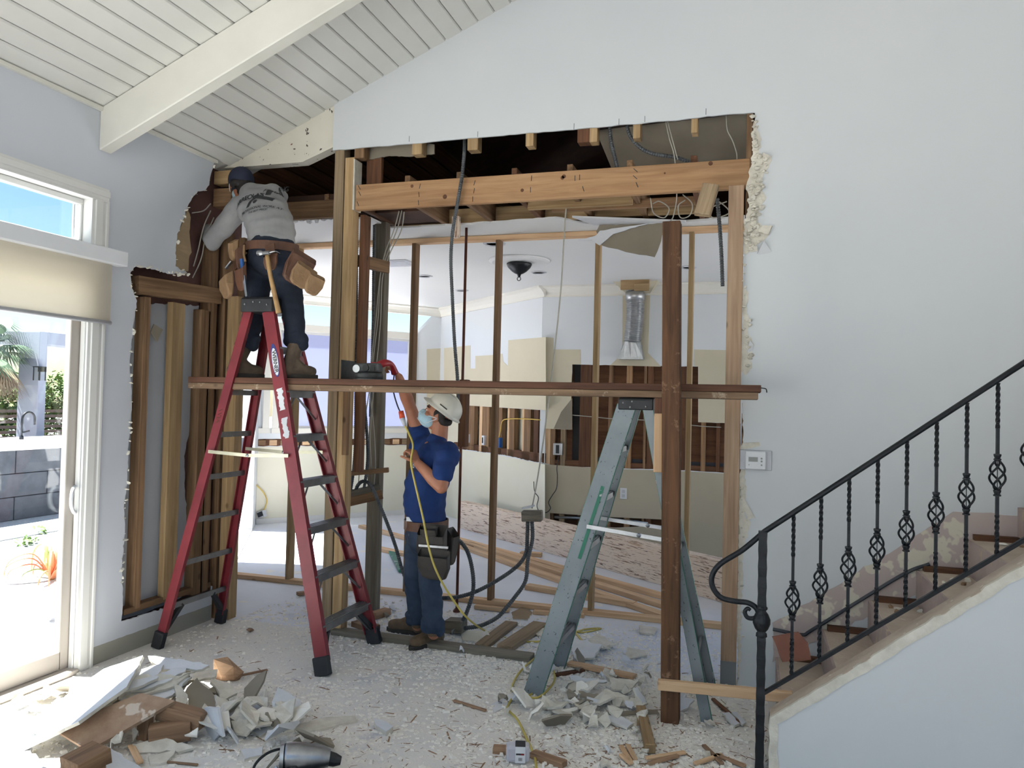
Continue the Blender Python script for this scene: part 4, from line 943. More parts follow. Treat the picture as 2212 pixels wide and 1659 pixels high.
# stub of the opened wall at the left corner
for x0, x1, zt_, mt_, lab in ((477, 491, 500, 'frame_brown', 'brown corner stud with splintered top at the torn left wall'), (492, 516, 640, 'frame_gold', 'wide corner stud behind the red ladder rails'), (500, 512, 508, 'frame_brown', 'split brown corner stud under the worker elbow')):
    a = ay(x0, zt_, YB + .02); b = ay(x1, zt_, YB + .02)
    T(slab('corner_stud', a.x, b.x, YB + (.02 if x0 != 500 else .112), YB + (.11 if x0 != 500 else .16), 0, a.z, M[mt_]), lab, 'post')
sp_ = flat_to(jag([ay(x, y, YB + .165) for x, y in ((505, 640), (528, 640), (520, 730), (510, 790), (505, 800), (504, 850), (518, 858), (522, 900), (514, 924), (506, 915), (500, 850))], .004, .04, 41, True), (0, YB + .165, 0), (0, 1, 0))
tag(MB().sheet([sp_], .014, (0, -1, 0)).build('drywall_strip', M['gyp_white']), 'ragged white drywall strip left on the corner stud', 'drywall')

# temporary stud wall behind the opening
YT = 6.14
sw_ = thing('shoring_wall', (-2.4, YT, 0), 'temporary stud wall propping the kitchen ceiling', 'stud wall')
slab('sole_plate', -4.75, 1.15, YT, YT + .09, 0, .04, M['fir'], sw_); slab('top_plate', -4.75, 1.15, YT, YT + .09, KC - .042, KC - .001, M['fir'], sw_)
for px, mt_ in ((630, 'frame_gold'), (748, 'frame_brown'), (884, 'frame_brown'), (1066, 'frame_brown'), (1283, 'frame_gold'), (1487, 'frame_gold')):
    x = ay(px, 900, YT).x; slab('stud', x - .019, x + .019, YT, YT + .09, .04, KC - .042, M[mt_], sw_)
# engineered beam and lumber lying in the kitchen
e0, e1_ = az(990, 1140, 0), az(1430, 1265, 0); ed = (e1_ - e0).normalized(); en = V(-ed.y, ed.x, 0)
eb = board('engineered_beam', e0 + en * .06 + V(0, 0, .178), e0 + ed * 4.9 + en * .06 + V(0, 0, .178), .12, .355, M['osb']); T(eb, 'long engineered strand beam standing on edge in the kitchen', 'beam')
def stick(p, q, w, t, label, mat='fir', z=None, name='lumber'):
    a, b = az(*p, 0 if z is None else z), az(*q, 0 if z is None else z); a.z += t / 2; b.z += t / 2
    return T(board(name, a, b, w, t, M[mat]), label, 'lumber')
stick((1000, 1185), (1440, 1338), .09, .04, 'nearest long fir board in the lumber stack on the kitchen floor')
stick((1010, 1178), (1450, 1318), .09, .04, 'middle long fir board in the lumber stack on the kitchen floor')
stick((880, 1138), (1500, 1312), .09, .04, 'long fir board lying farthest back in the lumber stack', )
stick((780, 1140), (900, 1172), .09, .04, 'pale fir board seen left of the blue shirted worker')
stick((812, 1188), (890, 1204), .09, .04, 'short fir board end beside the worker knee', )
stick((1138, 1272), (1372, 1312), .09, .045, 'single short fir two by four in front of the lumber stack')
stick((1124, 1200), (1170, 1203), .09, .045, 'small fir offcut lying under the hanging junction box')
stick((962, 1172), (1108, 1200), .06, .03, 'green edged strip of wood on the kitchen floor', 'scrap')
gp = az(855, 1205, 0); T(board('painted_strip', az(845, 1195, 0) + V(0, 0, .02), az(868, 1238, 0) + V(0, 0, .02), .06, .03, M['green']), 'pale green painted strip behind the worker', 'lumber')
# thermostat on the right wall
th = thing('thermostat', PB(1632, 994), 'white digital thermostat on a grey plate beside the opening', 'thermostat')
a, b = PB(1597, 1014), PB(1668, 972); MB().box(a.x, b.x, YB - .008, YB, a.z, b.z - .004).build('plate', M['plastic_g'], th, bevel=.006)
a, b = PB(1609, 1013), PB(1655, 975); MB().box(a.x, b.x, YB - .035, YB - .008, a.z, b.z).build('housing', M['plastic_w'], th, bevel=.006)
a, b = PB(1617, 996), PB(1637, 987); MB().box(a.x, b.x, YB - .0365, YB - .034, a.z, b.z).build('display', M['lcd'], th)
for x, y, r_ in ((1645, 990, .006), (1645, 996, .006), (1645, 1004, .005), (1618, 1003, .003)):
    MB().lathe([(r_, 0), (r_, -.003), (.001, -.003)], PB(x, y) + V(0, -.034, 0), 10, 'Y').build('button', M['lcd'], th)
# ------------------------------------------------------------------ outside, seen through the slider
GZ = -0.05
gr = MB().sheet([[(-60, -40, GZ), (-4.03, -40, GZ), (-4.03, 5.2, GZ), (-7.2, 9.2, GZ), (-4.9, 12.5, GZ), (-4.9, 60, GZ), (-60, 60, GZ)]], .2, (0, 0, 1)).build('ground', M['gravel'])
struct(gr, 'sunlit white gravel yard outside the sliding door', 'ground')
gr2 = MB().box(-4.03, 40, -40, -4.6, GZ - .2, GZ).build('patio', M['paving']); MB().box(4.7, 40, -4.6, 5.1, GZ - .2, GZ).build('side_bounce_ground', M['paving'], gr2); MB().box(1.32, 40, 5.12, 40, GZ - .2, GZ).build('kitchen_bounce_ground', M['gravel'], gr2); struct(gr2, 'unseen pale patio behind the viewer, added to bounce daylight inside', 'ground')  # unseen ground, added to throw sunlight in through the openings
kb = MB().box(-8.75, -8.25, -2, 14, GZ, GZ + .06).build('kerb', M['counter'], bevel=.01); tag(kb, 'white kerb edging the gravel yard', 'kerb')
kt = thing('outdoor_counter', (-9.8, 8, GZ), 'outdoor kitchen counter of dark blocks with white top', 'counter')
ztop = ax(70, 952, -9.4).z
for i in range(8):
    for j in range(3):
        y0 = 3.0 + i * 1.25 + (.5 if j % 2 else 0); h = (ztop - .12 - GZ) / 3
        MB().box(-10.25, -9.42, y0 + .006, y0 + 1.244, GZ + j * h + .004, GZ + (j + 1) * h - .004).build('block', M['block'], kt, bevel=.006)
MB().box(-10.3, -9.36, 2.9, 14.2, ztop - .12, ztop).build('worktop', M['counter'], kt, bevel=.01)
fx = ax(46, 955, -9.75)
fz = ax(46, 955, -9.75).z; fc = thing('faucet', (fx.x, fx.y, ztop), 'dark gooseneck faucet on the outdoor counter', 'faucet')
sp = [V(fx.x, fx.y, ztop), V(fx.x, fx.y, ztop + .28)] + [V(fx.x, fx.y + .10 - .10 * math.cos(t * math.pi / 8), ztop + .28 + .10 * math.sin(t * math.pi / 8)) for t in range(1, 9)] + [V(fx.x, fx.y + .2, ztop + .2)]
MB().tube(sp, .017, n=10).build('spout', M['iron'], fc, smooth=True); MB().lathe([(.03, 0), (.03, .03), (.02, .05)], (fx.x, fx.y, ztop), 12).build('base', M['iron'], fc)
MB().bar((fx.x + .02, fx.y, ztop + .1), (fx.x + .02, fx.y + .1, ztop + .12), .02, .02).build('lever', M['iron'], fc)
# pergola frame
XP = -11.5
a, b = ax(80, 900, XP), ax(112, 900, XP); ztp = ax(90, 716, XP).z; zun = ax(120, 746, XP).z
pg = thing('pergola', (XP, a.y, GZ), 'pale stucco pergola frame standing behind the counter', 'pergola')
MB().box(XP - .45, XP, a.y, ax(97, 900, XP).y, GZ, ztp).build('post', M['stucco'], pg, bevel=.01)
MB().box(XP - .45, XP, ax(97, 900, XP).y, a.y + 4.5, zun, ztp).build('lintel', M['stucco'], pg, bevel=.01)
MB().box(XP - .45, XP, a.y + 4.2, a.y + 4.6, GZ, ztp).build('post', M['stucco'], pg, bevel=.01)
MB().box(XP - 3.2, XP - .45, a.y, a.y + .3, zun, ztp).build('side_lintel', M['stucco'], pg)
lp = ax(82, 805, XP + .12); ln = thing('wall_lantern', lp, 'square glass wall lantern on the pergola post', 'lantern')
MB().box(lp.x - .12, lp.x - .02, a.y - .02, a.y + .06, lp.z + .02, lp.z + .10).build('bracket', M['iron'], ln)
for s_, t_ in ((-1, -1), (1, -1), (1, 1), (-1, 1)): MB().bar((lp.x + s_ * .06, a.y - .09 + t_ * .06, lp.z - .13), (lp.x + s_ * .06, a.y - .09 + t_ * .06, lp.z + .09), .012, .012).build('frame_bar', M['iron'], ln)
MB().box(lp.x - .07, lp.x + .07, a.y - .16, a.y - .02, lp.z + .09, lp.z + .105).build('top', M['iron'], ln); MB().box(lp.x - .055, lp.x + .055, a.y - .145, a.y - .035, lp.z - .13, lp.z + .09).build('glass', M['glass'], ln)
# slat fence
XF = -13.5; fn = thing('slat_fence', (XF, 12, GZ), 'dark horizontal slat fence in front of the shrubs', 'fence')
zt_, zb_ = ax(60, 885, XF).z, ax(60, 958, XF).z
for i in range(7):
    z = zt_ - (zt_ - zb_) * i / 6.5; MB().box(XF - .02, XF + .02, 6, 19, z - .055, z).build('slat', M['fence'], fn)
for y in (6.2, 9.4, 12.6, 15.8, 18.6): MB().box(XF - .12, XF - .02, y, y + .1, GZ, zt_).build('post', M['fence'], fn)
def leaves(n, c, s, size, seed):
    r_ = random.Random(seed); m_ = MB()
    for i in range(n):
        d = Vector((r_.gauss(0, 1), r_.gauss(0, 1), r_.gauss(0, 1))); d = d.normalized() * (r_.random() ** .4)
        p = Vector(c) + Vector((d.x * s[0], d.y * s[1], d.z * s[2])); q = Vector((r_.uniform(-1, 1), r_.uniform(-1, 1), r_.uniform(-.4, .8))).normalized()
        x, y, z = frame_of(q); L = size * r_.uniform(.6, 1.3)
        m_.add([p, p + x * L * .5 + y * L * .28, p + x * L, p + x * L * .5 - y * L * .28], [(0, 1, 2, 3)])
    return m_
labs = ('leafy shrub left behind the faucet', 'leafy shrub behind the slat fence under the palm', 'leafy shrub just right of the pergola post', 'leafy shrub showing through the pergola frame', 'leafy shrub farthest left behind the fence')
for i, px in enumerate((40, 5, 125, 150, -40)):
    c = ax(px, 872, XF - 1.2); t_ = thing('shrub', (c.x, c.y, GZ), labs[i], 'shrub', 'shrubs behind the slat fence')
    leaves(1400, (c.x, c.y, c.z - .2), (.8, .75, .95), .14, 60 + i).build('foliage', M['leaf'], t_)
    MB().tube([(c.x, c.y, GZ), (c.x + .1, c.y, c.z - .5)], [.05, .02], n=6).build('stem', M['bark'], t_)
pc = ax(-38, 752, -12.0); pt_ = thing('palm_tree', (pc.x, pc.y, GZ), 'fan palm with grey green drooping fronds', 'palm')
MB().tube([(pc.x, pc.y, GZ), (pc.x, pc.y, pc.z)], [.2, .16], n=12).build('trunk', M['bark'], pt_, smooth=True)
rp = random.Random(4)
for i in range(34):
    az_ = rp.uniform(0, 6.28); el_ = rp.uniform(-1.25, .9) ; dead = el_ < -.75
    d = V(math.cos(az_) * math.cos(el_), math.sin(az_) * math.cos(el_), math.sin(el_)); L = rp.uniform(.3, .5)
    tip = V(pc.x, pc.y, pc.z) + d * L; m_ = MB().tube([(pc.x, pc.y, pc.z), tip], [.015, .01], n=5)
    x, y, z = frame_of(d)
    for k in range(-9, 10):
        a_ = k * .14; v_ = (x * math.cos(a_) + y * math.sin(a_)) * (.52 * math.cos(a_ * .55)); e_ = tip + v_ + V(0, 0, -.10 * abs(k) / 9 - .12)
        w_ = (z.cross(v_)).normalized() * .018
        m_.add([tip, tip + v_ * .55 + w_, e_, tip + v_ * .55 - w_], [(0, 1, 2, 3)])
    m_.build('frond', M['palm_dead' if dead else 'palm'], pt_)
ac = az(112, 1252, GZ); al = thing('succulent_plant', ac, 'curling orange and green succulent on the gravel', 'succulent')
for i in range(22):
    a_ = rp.uniform(0, 6.28); L = rp.uniform(.22, .42); u = V(math.cos(a_), math.sin(a_), 0); h = rp.uniform(.1, .3)
    p = spline([ac, ac + u * L * .4 + V(0, 0, h), ac + u * L * .9 + V(0, 0, h * .8), ac + u * L + V(0, 0, .02)], 5)
    MB().tube(p, [.022 * (1 - .9 * j / (len(p) - 1)) + .002 for j in range(len(p))], n=6, flat=.4).build('leaf', M['aloe_g' if i < 8 else 'aloe_o'], al, smooth=True)
sc_ = az(113, 1340, GZ); pl_ = thing('path_light', sc_, 'small flat topped path light standing in the gravel', 'path light')
MB().tube([sc_, sc_ + V(0, 0, .12)], .012, n=8).build('stem', M['plastic_g'], pl_); MB().lathe([(.002, .12), (.07, .12), (.065, .14), (.002, .145)], sc_, 16).build('cap', M['plastic_g'], pl_, smooth=True)
MB().lathe([(.02, .0), (.025, .03), (.012, .05)], sc_, 12).build('base', M['plastic_g'], pl_)
for i, (px, py) in enumerate(((88, 1152), (60, 1177))):
    c = az(px, py, GZ); tag(leaves(60, c + V(0, 0, .03), (.12, .12, .04), .06, 90 + i).build('ground_plant', M['leaf']), ('small green weed near the white kerb', 'small green weed in the open gravel')[i], 'weed')

# unseen walls around the viewer; their openings are added and sized for daylight
rw = MB().box(-4.03, -3.8, -4.6, -4.5, 0, 4.2).box(1.6, 4.6, -4.6, -4.5, 0, 5.9).box(-3.8, 1.6, -4.6, -4.5, 5.2, 6.4).build('wall_front', M['wall']); struct(rw, 'unseen white wall behind the viewer with an opening added for daylight')
rt = MB().box(4.5, 4.6, -4.6, -4.3, 0, 4.6).box(4.5, 4.6, -.8, 5.0, 0, 4.6).box(4.5, 4.6, -4.3, -.8, 4.3, 4.6).box(4.5, 4.6, -4.3, -.8, 0, 1.0).build('wall_right', M['wall']); struct(rt, 'unseen white side wall on the right with an opening added for daylight')
# ------------------------------------------------------------------ ladders, planks, posts
def channel(a, b, w, t, yside, flange=.03):
    """C-section rail from a to b: web towards yside, flanges turned in"""
    m_ = MB(); a = Vector(a); b = Vector(b); d = (b - a).normalized(); nrm = V(0, yside, 0); nrm = (nrm - d * nrm.dot(d)).normalized(); u = d.cross(nrm).normalized()
    m_.bar(a, b, w, t, nrm)
    for s_ in (-1, 1): m_.bar(a + u * (s_ * (w / 2 - t / 2)) - nrm * (flange / 2), b + u * (s_ * (w / 2 - t / 2)) - nrm * (flange / 2), t, flange, nrm)
    return m_
# red stepladder
RF1, RF2, RR1, RR2 = V(-2.455, 4.205, 0), V(-2.455, 4.88, 0), V(-3.745, 4.27, 0), V(-3.745, 4.905, 0)
YC0, YC1, ZC = 4.425, 4.715, 2.30
xl_, xr_ = ay(521, 650, YC0).x, ay(588, 655, YC0).x
RT1, RT2, QT1, QT2 = V(xr_ - .045, YC0 + .02, ZC - .045), V(xr_ - .045, YC1 - .02, ZC - .045), V(xl_ + .04, YC0 + .02, ZC - .045), V(xl_ + .04, YC1 - .02, ZC - .045)
rl = thing('stepladder', (-3.1, 4.56, 0), 'tall red fibreglass stepladder with grey steps', 'ladder')
rails = []
for nm, a, b, sd, w in (('front_rail', RF1, RT1, -1, .088), ('front_rail', RF2, RT2, 1, .088), ('rear_rail', RR1, QT1, -1, .062), ('rear_rail', RR2, QT2, 1, .062)):
    a2 = a.lerp(b, .035); rails.append(channel(a2, b, w, .006, sd, .034 if w > .07 else .026).build(nm, M['red'], rl))
cap_ = MB().prism([(-.145, -.05), (.145, -.05), (.150, -.045), (.150, .035), (.135, .05), (-.135, .05), (-.150, .035), (-.150, -.045)], (xl_, (YC0 + YC1) / 2, ZC), (xr_, (YC0 + YC1) / 2, ZC)).build('top_cap', M['rubber'], rl, bevel=.008)
for x, z in ((xl_ + .035, .0), (xl_ + .10, .015), (xr_ - .035, -.005), (xr_ - .09, .012)): MB().ball((x, YC0 - .008, ZC + z), .007, n=8).build('rivet', M['steel'], cap_)
def on_rail(a, b, z): return a.lerp(b, (z - a.z) / (b.z - a.z))
for k in range(1, 8):
    z = .288 * k - .024; p, q = on_rail(RF1, RT1, z), on_rail(RF2, RT2, z)
    st = MB().bar(p + V(0, .006, 0), q - V(0, .006, 0), .085, .044)
    for j in range(5): st.bar(p + V(-.034 + j * .017, .006, .0235), q + V(-.034 + j * .017, -.006, .0235), .008, .004)
    so_ = st.build('step', M['alu'], rl)
    if k < 7:
        for e, f_, s_ in ((p, RF1, 1), (q, RF2, -1)):
            MB().bar(e + V(0, s_ * .16, -.02), on_rail(f_, RT1 if f_ is RF1 else RT2, z - .17) + V(0, s_ * .012, 0), .016, .004, (1, 0, 0)).build('step_brace', M['alu'], so_)
for k in range(1, 7):
    z = .288 * k - .02; p, q = on_rail(RR1, QT1, z), on_rail(RR2, QT2, z)
    MB().bar(p, q, .014, .036).build('rear_bar', M['alu'], rl)
for s_, a, b, c, d in ((0, RF1, RT1, RR1, QT1), (1, RF2, RT2, RR2, QT2)):
    p, q = on_rail(a, b, 1.31), on_rail(c, d, 1.31); dy = V(0, -.018 if s_ == 0 else -.03, 0); m_ = p.lerp(q, .5) + V(0, 0, -.012)
    o = MB().bar(p + dy, m_ + dy, .006, .022).bar(m_ + dy, q + dy, .006, .022).build('spreader', M['alu_bright'], rl)
    MB().ball(m_ + dy + V(0, -.004, 0), .012, .006, .012, n=8).build('hinge', M['steel'], o)
for a, b, w in ((RF1, RT1, .1), (RF2, RT2, .1), (RR1, QT1, .075), (RR2, QT2, .075)):
    p, q = a + V(0, 0, .001), on_rail(a, b, .11); d = (q - p).normalized()
    MB().bar(p, q, .05, w, (1, 0, 0)).build('foot', M['rubber'], rl, bevel=.006)
for a, b, k in ((RF1, RT1, 1), (RF2, RT2, -1), (RR1, QT1, 1), (RR2, QT2, -1)):
    p = on_rail(a, b, .12) + V(0, k * .02, 0); q = on_rail(a, b, .26) + V(0, k * .14, 0)
    MB().bar(p, q, .03, .05, (1, 0, 0), .03, .02).build('foot_brace', M['rubber'], rl)
# printed sticker and torn labels on the near front rail
dR = (RT1 - RF1).normalized(); uR = V(0, -1, 0); uR = (uR - dR * uR.dot(dR)).normalized(); sR = dR.cross(uR)
def on_web(z, s, off=.0042): return on_rail(RF1, RT1, z) + uR * off + sR * s
def rail_patch(name, z0, z1, w, mat, seed, j=.004, par=None, off=.0042):
    r_ = random.Random(seed); n_ = 14; L = [on_web(z0 + (z1 - z0) * i / n_, -w / 2 + r_.uniform(-j, j), off) for i in range(n_ + 1)] + [on_web(z1 - (z1 - z0) * i / n_, w / 2 + r_.uniform(-j, j), off) for i in range(n_ + 1)]
    return MB().sheet([L], .0012, uR).build(name, mat, par or rl)
rail_patch('torn_label', 1.60, 1.74, .040, M['gyp_white'], 1, .006); rail_patch('torn_label', 1.42, 1.55, .040, M['plastic_g'], 2, .008)
def oval(z0, z1, w, mat, off, nm):
    L = []; zm, zh = (z0 + z1) / 2, (z1 - z0) / 2
    for t in range(28): a_ = 2 * math.pi * t / 28; L.append(on_web(zm + zh * math.sin(a_), w / 2 * math.cos(a_), off))
    return MB().sheet([L], .0012, uR).build(nm, mat, rl)
M['sticker_blue'] = paint('sticker_blue', rgb(46, 60, 130), rgb(46, 60, 130), .4)
oval(1.815, 2.035, .052, M['sticker_blue'], .0046, 'sticker'); oval(1.825, 2.005, .044, M['plastic_w'], .0054, 'sticker_face')
def text_mesh(txt, size, xoff=0.0, spacing=1.0, align='CENTER', bold=0.0):
    cu = bpy.data.curves.new('letters', 'FONT'); cu.body = txt; cu.size = size; cu.align_x = align; cu.align_y = 'CENTER'; cu.space_character = spacing; cu.offset = bold
    o = bpy.data.objects.new('letters', cu); COL.objects.link(o)
    dg = bpy.context.evaluated_depsgraph_get(); dg.update(); me = bpy.data.meshes.new_from_object(o.evaluated_get(dg))
    bpy.data.objects.remove(o); bpy.data.curves.remove(cu); return me
def letters(txt, size, c, ux, uy, mat, parent, name='lettering', bold=0.0, th=.0006, spacing=1.0):
    me = text_mesh(txt, size, bold=bold, spacing=spacing); ux = Vector(ux).normalized(); uy = Vector(uy).normalized()
    vs_ = [Vector(c) + ux * v.co.x + uy * v.co.y for v in me.vertices]; fs = [tuple(p.vertices) for p in me.polygons]; bpy.data.meshes.remove(me)
    o = link_mesh(name, vs_, fs, mat, parent); return o
letters('WERNER', .040, on_web(1.915, 0, .0062), -dR, sR if sR.x > 0 else -sR, M['ink'], rl, bold=.0008, spacing=.92)
letters('1124', .05, on_rail(RR1, QT1, 1.55) + V(0, -.006, 0), -(QT1 - RR1).normalized(), V(1, 0, .4), M['frame_dark'], rl, name='stamped_number')

# galvanised ladder with green edges
GF1, GF2, GR1, GR2 = V(-1.185, 4.36, 0), V(-1.17, 4.885, 0), V(-.205, 4.315, 0), V(-.215, 4.93, 0)
gx0, gx1, gy0, gy1, gz = -.735, -.535, 4.44, 4.70, 1.698
GT1, GT2, HT1, HT2 = V(gx0 + .045, gy0 + .01, gz - .02), V(gx0 + .045, gy1 - .01, gz - .02), V(gx1 - .035, gy0 + .01, gz - .02), V(gx1 - .035, gy1 - .01, gz - .02)
gl = thing('stepladder', (-.7, 4.6, 0), 'paint splattered grey stepladder with green edges', 'ladder')
for nm, a, b, sd, w in (('front_rail', GF1, GT1, -1, .105), ('front_rail', GF2, GT2, 1, .105), ('rear_rail', GR1, HT1, -1, .055), ('rear_rail', GR2, HT2, 1, .055)):
    o = channel(a, b, w, .005, sd, .03).build(nm, M['galv'], gl)
    d = (b - a).normalized(); nn2 = V(0, sd, 0); nn2 = (nn2 - d * nn2.dot(d)).normalized(); u = d.cross(nn2)
    for s_ in (-1, 1):
        MB().bar(a + u * (s_ * w / 2) - nn2 * .013, b + u * (s_ * w / 2) - nn2 * .013, .004, .03, nn2).build('green_edge', M['green'], o)
a = on_rail(GF1, GT1, .8); b = on_rail(GF1, GT1, 1.22); d = (b - a).normalized(); nn2 = V(0, -1, 0); nn2 = (nn2 - d * nn2.dot(d)).normalized()
MB().bar(a + nn2 * .004 + d.cross(nn2) * .015, b + nn2 * .004 + d.cross(nn2) * .015, .02, .002, nn2).build('green_stripe', M['green'], gl)
MB().prism([(-.135, -.04), (.135, -.04), (.14, .02), (.12, .031), (-.12, .031), (-.14, .02)], (gx0, (gy0 + gy1) / 2, gz), (gx1, (gy0 + gy1) / 2, gz)).build('top_cap', M['rubber'], gl, bevel=.006)
for x, z in ((gx0 + .03, .0), (gx0 + .08, .008), (gx1 - .04, -.02), (gx0 + .07, -.025)): MB().ball((x, gy0 - .008, gz + z), .006, n=8).build('rivet', M['steel'], gl)
for k in range(1, 6):
    z = .285 * k; p, q = on_rail(GF1, GT1, z), on_rail(GF2, GT2, z)
    st = MB().bar(p + V(.0, .005, 0), q - V(0, .005, 0), .09, .03)
    for j in range(4): st.bar(p + V(-.03 + j * .02, .005, .017), q + V(-.03 + j * .02, -.005, .017), .009, .005)
    st.build('step', M['alu'], gl)
for k in (1, 3, 5):
    z = .285 * k; MB().bar(on_rail(GR1, HT1, z), on_rail(GR2, HT2, z), .014, .03).build('rear_bar', M['alu'], gl)
for a, b, c, d in ((GF1, GT1, GR1, HT1), (GF2, GT2, GR2, HT2)):
    p, q = on_rail(a, b, .985), on_rail(c, d, .94); dy = V(0, -.02, 0); m_ = p.lerp(q, .62)
    o = MB().bar(p + dy, m_ + dy, .006, .022).bar(m_ + dy, q + dy, .006, .022).build('spreader', M['silver'], gl); MB().ball(m_ + dy, .016, .008, .014, n=8).build('hinge', M['steel'], o)

# scaffold planks
pa = board('scaffold_plank', V(-3.695, 4.535, 1.749), V(.03, 4.545, 1.750), .235, .038, M['plank_old']); tag(pa, 'worn lower scaffold plank resting on both ladders', 'plank')
pb = board('scaffold_plank', V(-3.70, 4.54, 1.7895), V(.045, 4.555, 1.7905), .235, .040, M['plank_dark']); tag(pb, 'dark red upper scaffold plank under the worker boots', 'plank')
nl = MB().tube(spline([V(.045, 4.43, 1.795), V(.07, 4.425, 1.79), V(.075, 4.42, 1.77)], 4), .003, n=6).build('bent_nail', M['iron'], pb)
# dark post, its cleat and the brace
tag(board('dark_post', V(-.392, 4.275, 0.0), V(-.432, 4.275, 2.685), .095, .095, M['dark_post'], up=(0, 1, 0)), 'dark weathered post in front of the scaffold planks', 'post')
ct = thing('cleat', V(-.50, 4.33, 1.2), 'short new fir cleat on the dark post under the planks', 'timber')
a0, a1 = ay(1413, 950, 4.34).x, ay(1432, 950, 4.34).x
slab('lower_piece', a0, a1, 4.325, 4.40, ay(1420, 1020, 4.34).z, ay(1420, 893, 4.34).z, M['fir'], ct); slab('dark_top', a0, a1, 4.325, 4.40, ay(1420, 893, 4.34).z, 1.728, M['plank_dark'], ct)
tag(board('brace_board', ay(1421, 1478, 4.205), ay(1712, 1506, 4.205), .04, .052, M['fir']), 'pale fir brace nailed across the foot of the dark post', 'lumber')
# ------------------------------------------------------------------ stair and railing on the right
Y0S, Y1S = 3.80, 3.93; XK = .105
def zk(x): return .262 + .78 * (x - .111)
kw = thing('stair', (1.2, 4.4, 0), 'stripped staircase with bare plaster steps along the gable wall', 'stair')
MB().sheet([[V(XK, Y0S, 0), V(3.2, Y0S, 0), V(3.2, Y0S, zk(3.2)), V(XK, Y0S, zk(XK))]], Y1S - Y0S, (0, -1, 0)).build('knee_wall', M['wall'], kw, bevel=.003)
cpz = [V(XK - .005, Y0S - .006, zk(XK) - .045), V(3.2, Y0S - .006, zk(3.2) - .045), V(3.2, Y0S - .006, zk(3.2) + .006), V(XK - .005, Y0S - .006, zk(XK) + .006)]
e_ = flat_to(jag(cpz[:2], .006, .05, 51), cpz[0], (0, 1, 0)) + flat_to(jag(cpz[2:], .005, .05, 52), cpz[0], (0, 1, 0))
MB().sheet([e_], .02, (0, -1, 0)).build('cap_strip', M['gyp'], kw)
MB().sheet([[V(XK - .004, Y0S - .004, zk(XK) + .004), V(3.2, Y0S - .004, zk(3.2) + .004), V(3.2, Y1S, zk(3.2) + .004), V(XK - .004, Y1S, zk(XK) + .004)]], .006, (-.61, 0, .79)).build('cap', M['stair'], kw)
vj = flat_to(jag([V(XK - .006, Y0S - .003, 0), V(XK + .035, Y0S - .003, 0), V(XK + .03, Y0S - .003, zk(XK) - .02), V(XK - .006, Y0S - .003, zk(XK))], .005, .03, 53, True), (0, Y0S - .003, 0), (0, 1, 0))
MB().sheet([vj], .10, (0, -1, 0)).build('torn_end', M['gyp'], kw)
RISE, RUN, XS0 = .195, .252, .17
for i in range(1, 10):
    x0 = XS0 + (i - 1) * RUN; z = RISE * i
    MB().box(x0, x0 + RUN + .02, Y1S, YB - .002, z - .05, z).build('tread', M['stair'], kw, bevel=.004)
    MB().box(x0 - .012, x0 + .012, Y1S, YB - .002, z - RISE - (.05 if i > 1 else 0) + .0, z - .002).build('riser', M['riser'], kw)
    if i % 2 == 0: MB().box(x0 - .016, x0 - .012, Y1S + .25, Y1S + .30, z - RISE + .02, z - .02).build('exposed_strip', M['fir'], kw)
    MB().box(x0 + .02, x0 + RUN, YB - .05, YB - .004, z, z + .03).build('wall_strip', M['frame_dark'], kw)
sc1 = [V(.14, YB - .003, .16), V(.135, YB - .003, .395), V(.474, YB - .003, .635), V(.60, YB - .003, .735), V(.938, YB - .003, .995), V(1.10, YB - .003, 1.124), V(1.45, YB - .003, 1.125), V(1.7, YB - .003, 1.36), V(2.6, YB - .003, 2.06), V(2.6, YB - .003, 1.7)]
MB().sheet([flat_to(jag(sc1, .008, .05, 55, True), (0, YB - .003, 0), (0, 1, 0))], .003, (0, -1, 0)).build('wall_scar', M['scar'], kw)
gs = [V(.14, YB - .012, .36), V(.30, YB - .012, .345), V(.36, YB - .012, .38), V(.62, YB - .012, .58), V(.86, YB - .012, .76), V(.98, YB - .012, .82)]
MB().tube(spline(gs, 5), .016, n=6, flat=.6).build('plaster_ridge', M['block'], kw)
tl_ = thing('broken_tile', V(.33, 4.72, RISE), 'broken terracotta tile leaning on the lowest stair step', 'tile')
b0 = [ay(x, y, 4.60) for x, y in ((1668, 1376), (1725, 1366), (1745, 1390), (1752, 1425), (1732, 1428), (1690, 1430))]
MB().sheet([flat_to(jag(b0, .004, .03, 57, True), (0, 4.6, 0), (0, 1, 0))], .015, (0, -1, 0)).build('tile_body', M['tile'], tl_)
# railing
YR = 3.86
rg_ = thing('stair_railing', (.06, YR, 0), 'black wrought iron stair railing with twisted basket balusters', 'railing')
def zb(x): return .350 + .752 * (x - .07)
def zt2(x): return 1.105 + .760 * (x - .066)
top = [V(3.0, YR, zt2(3.0)), V(.066, YR, zt2(.066)), ay(1604, 1188, YR), ay(1560, 1215, YR), ay(1542, 1235, YR), ay(1537, 1255, YR), ay(1543, 1275, YR), ay(1560, 1292, YR), ay(1590, 1299, YR), ay(1615, 1302, YR), ay(1632, 1312, YR), ay(1638, 1325, YR), ay(1630, 1335, YR), ay(1615, 1334, YR), ay(1609, 1322, YR), ay(1615, 1314, YR), ay(1621, 1318, YR)]
tp_ = [top[0]] + spline(top[1:], 6)
MB().tube(tp_, [.013] * (len(tp_) - 30) + [.012 - .004 * i / 30 for i in range(30)], n=8).build('top_rail', M['iron'], rg_, smooth=True)
MB().bar(V(.06, YR, zb(.06)), V(3.0, YR, zb(3.0)), .024, .018).build('bottom_rail', M['iron'], rg_, bevel=.003)
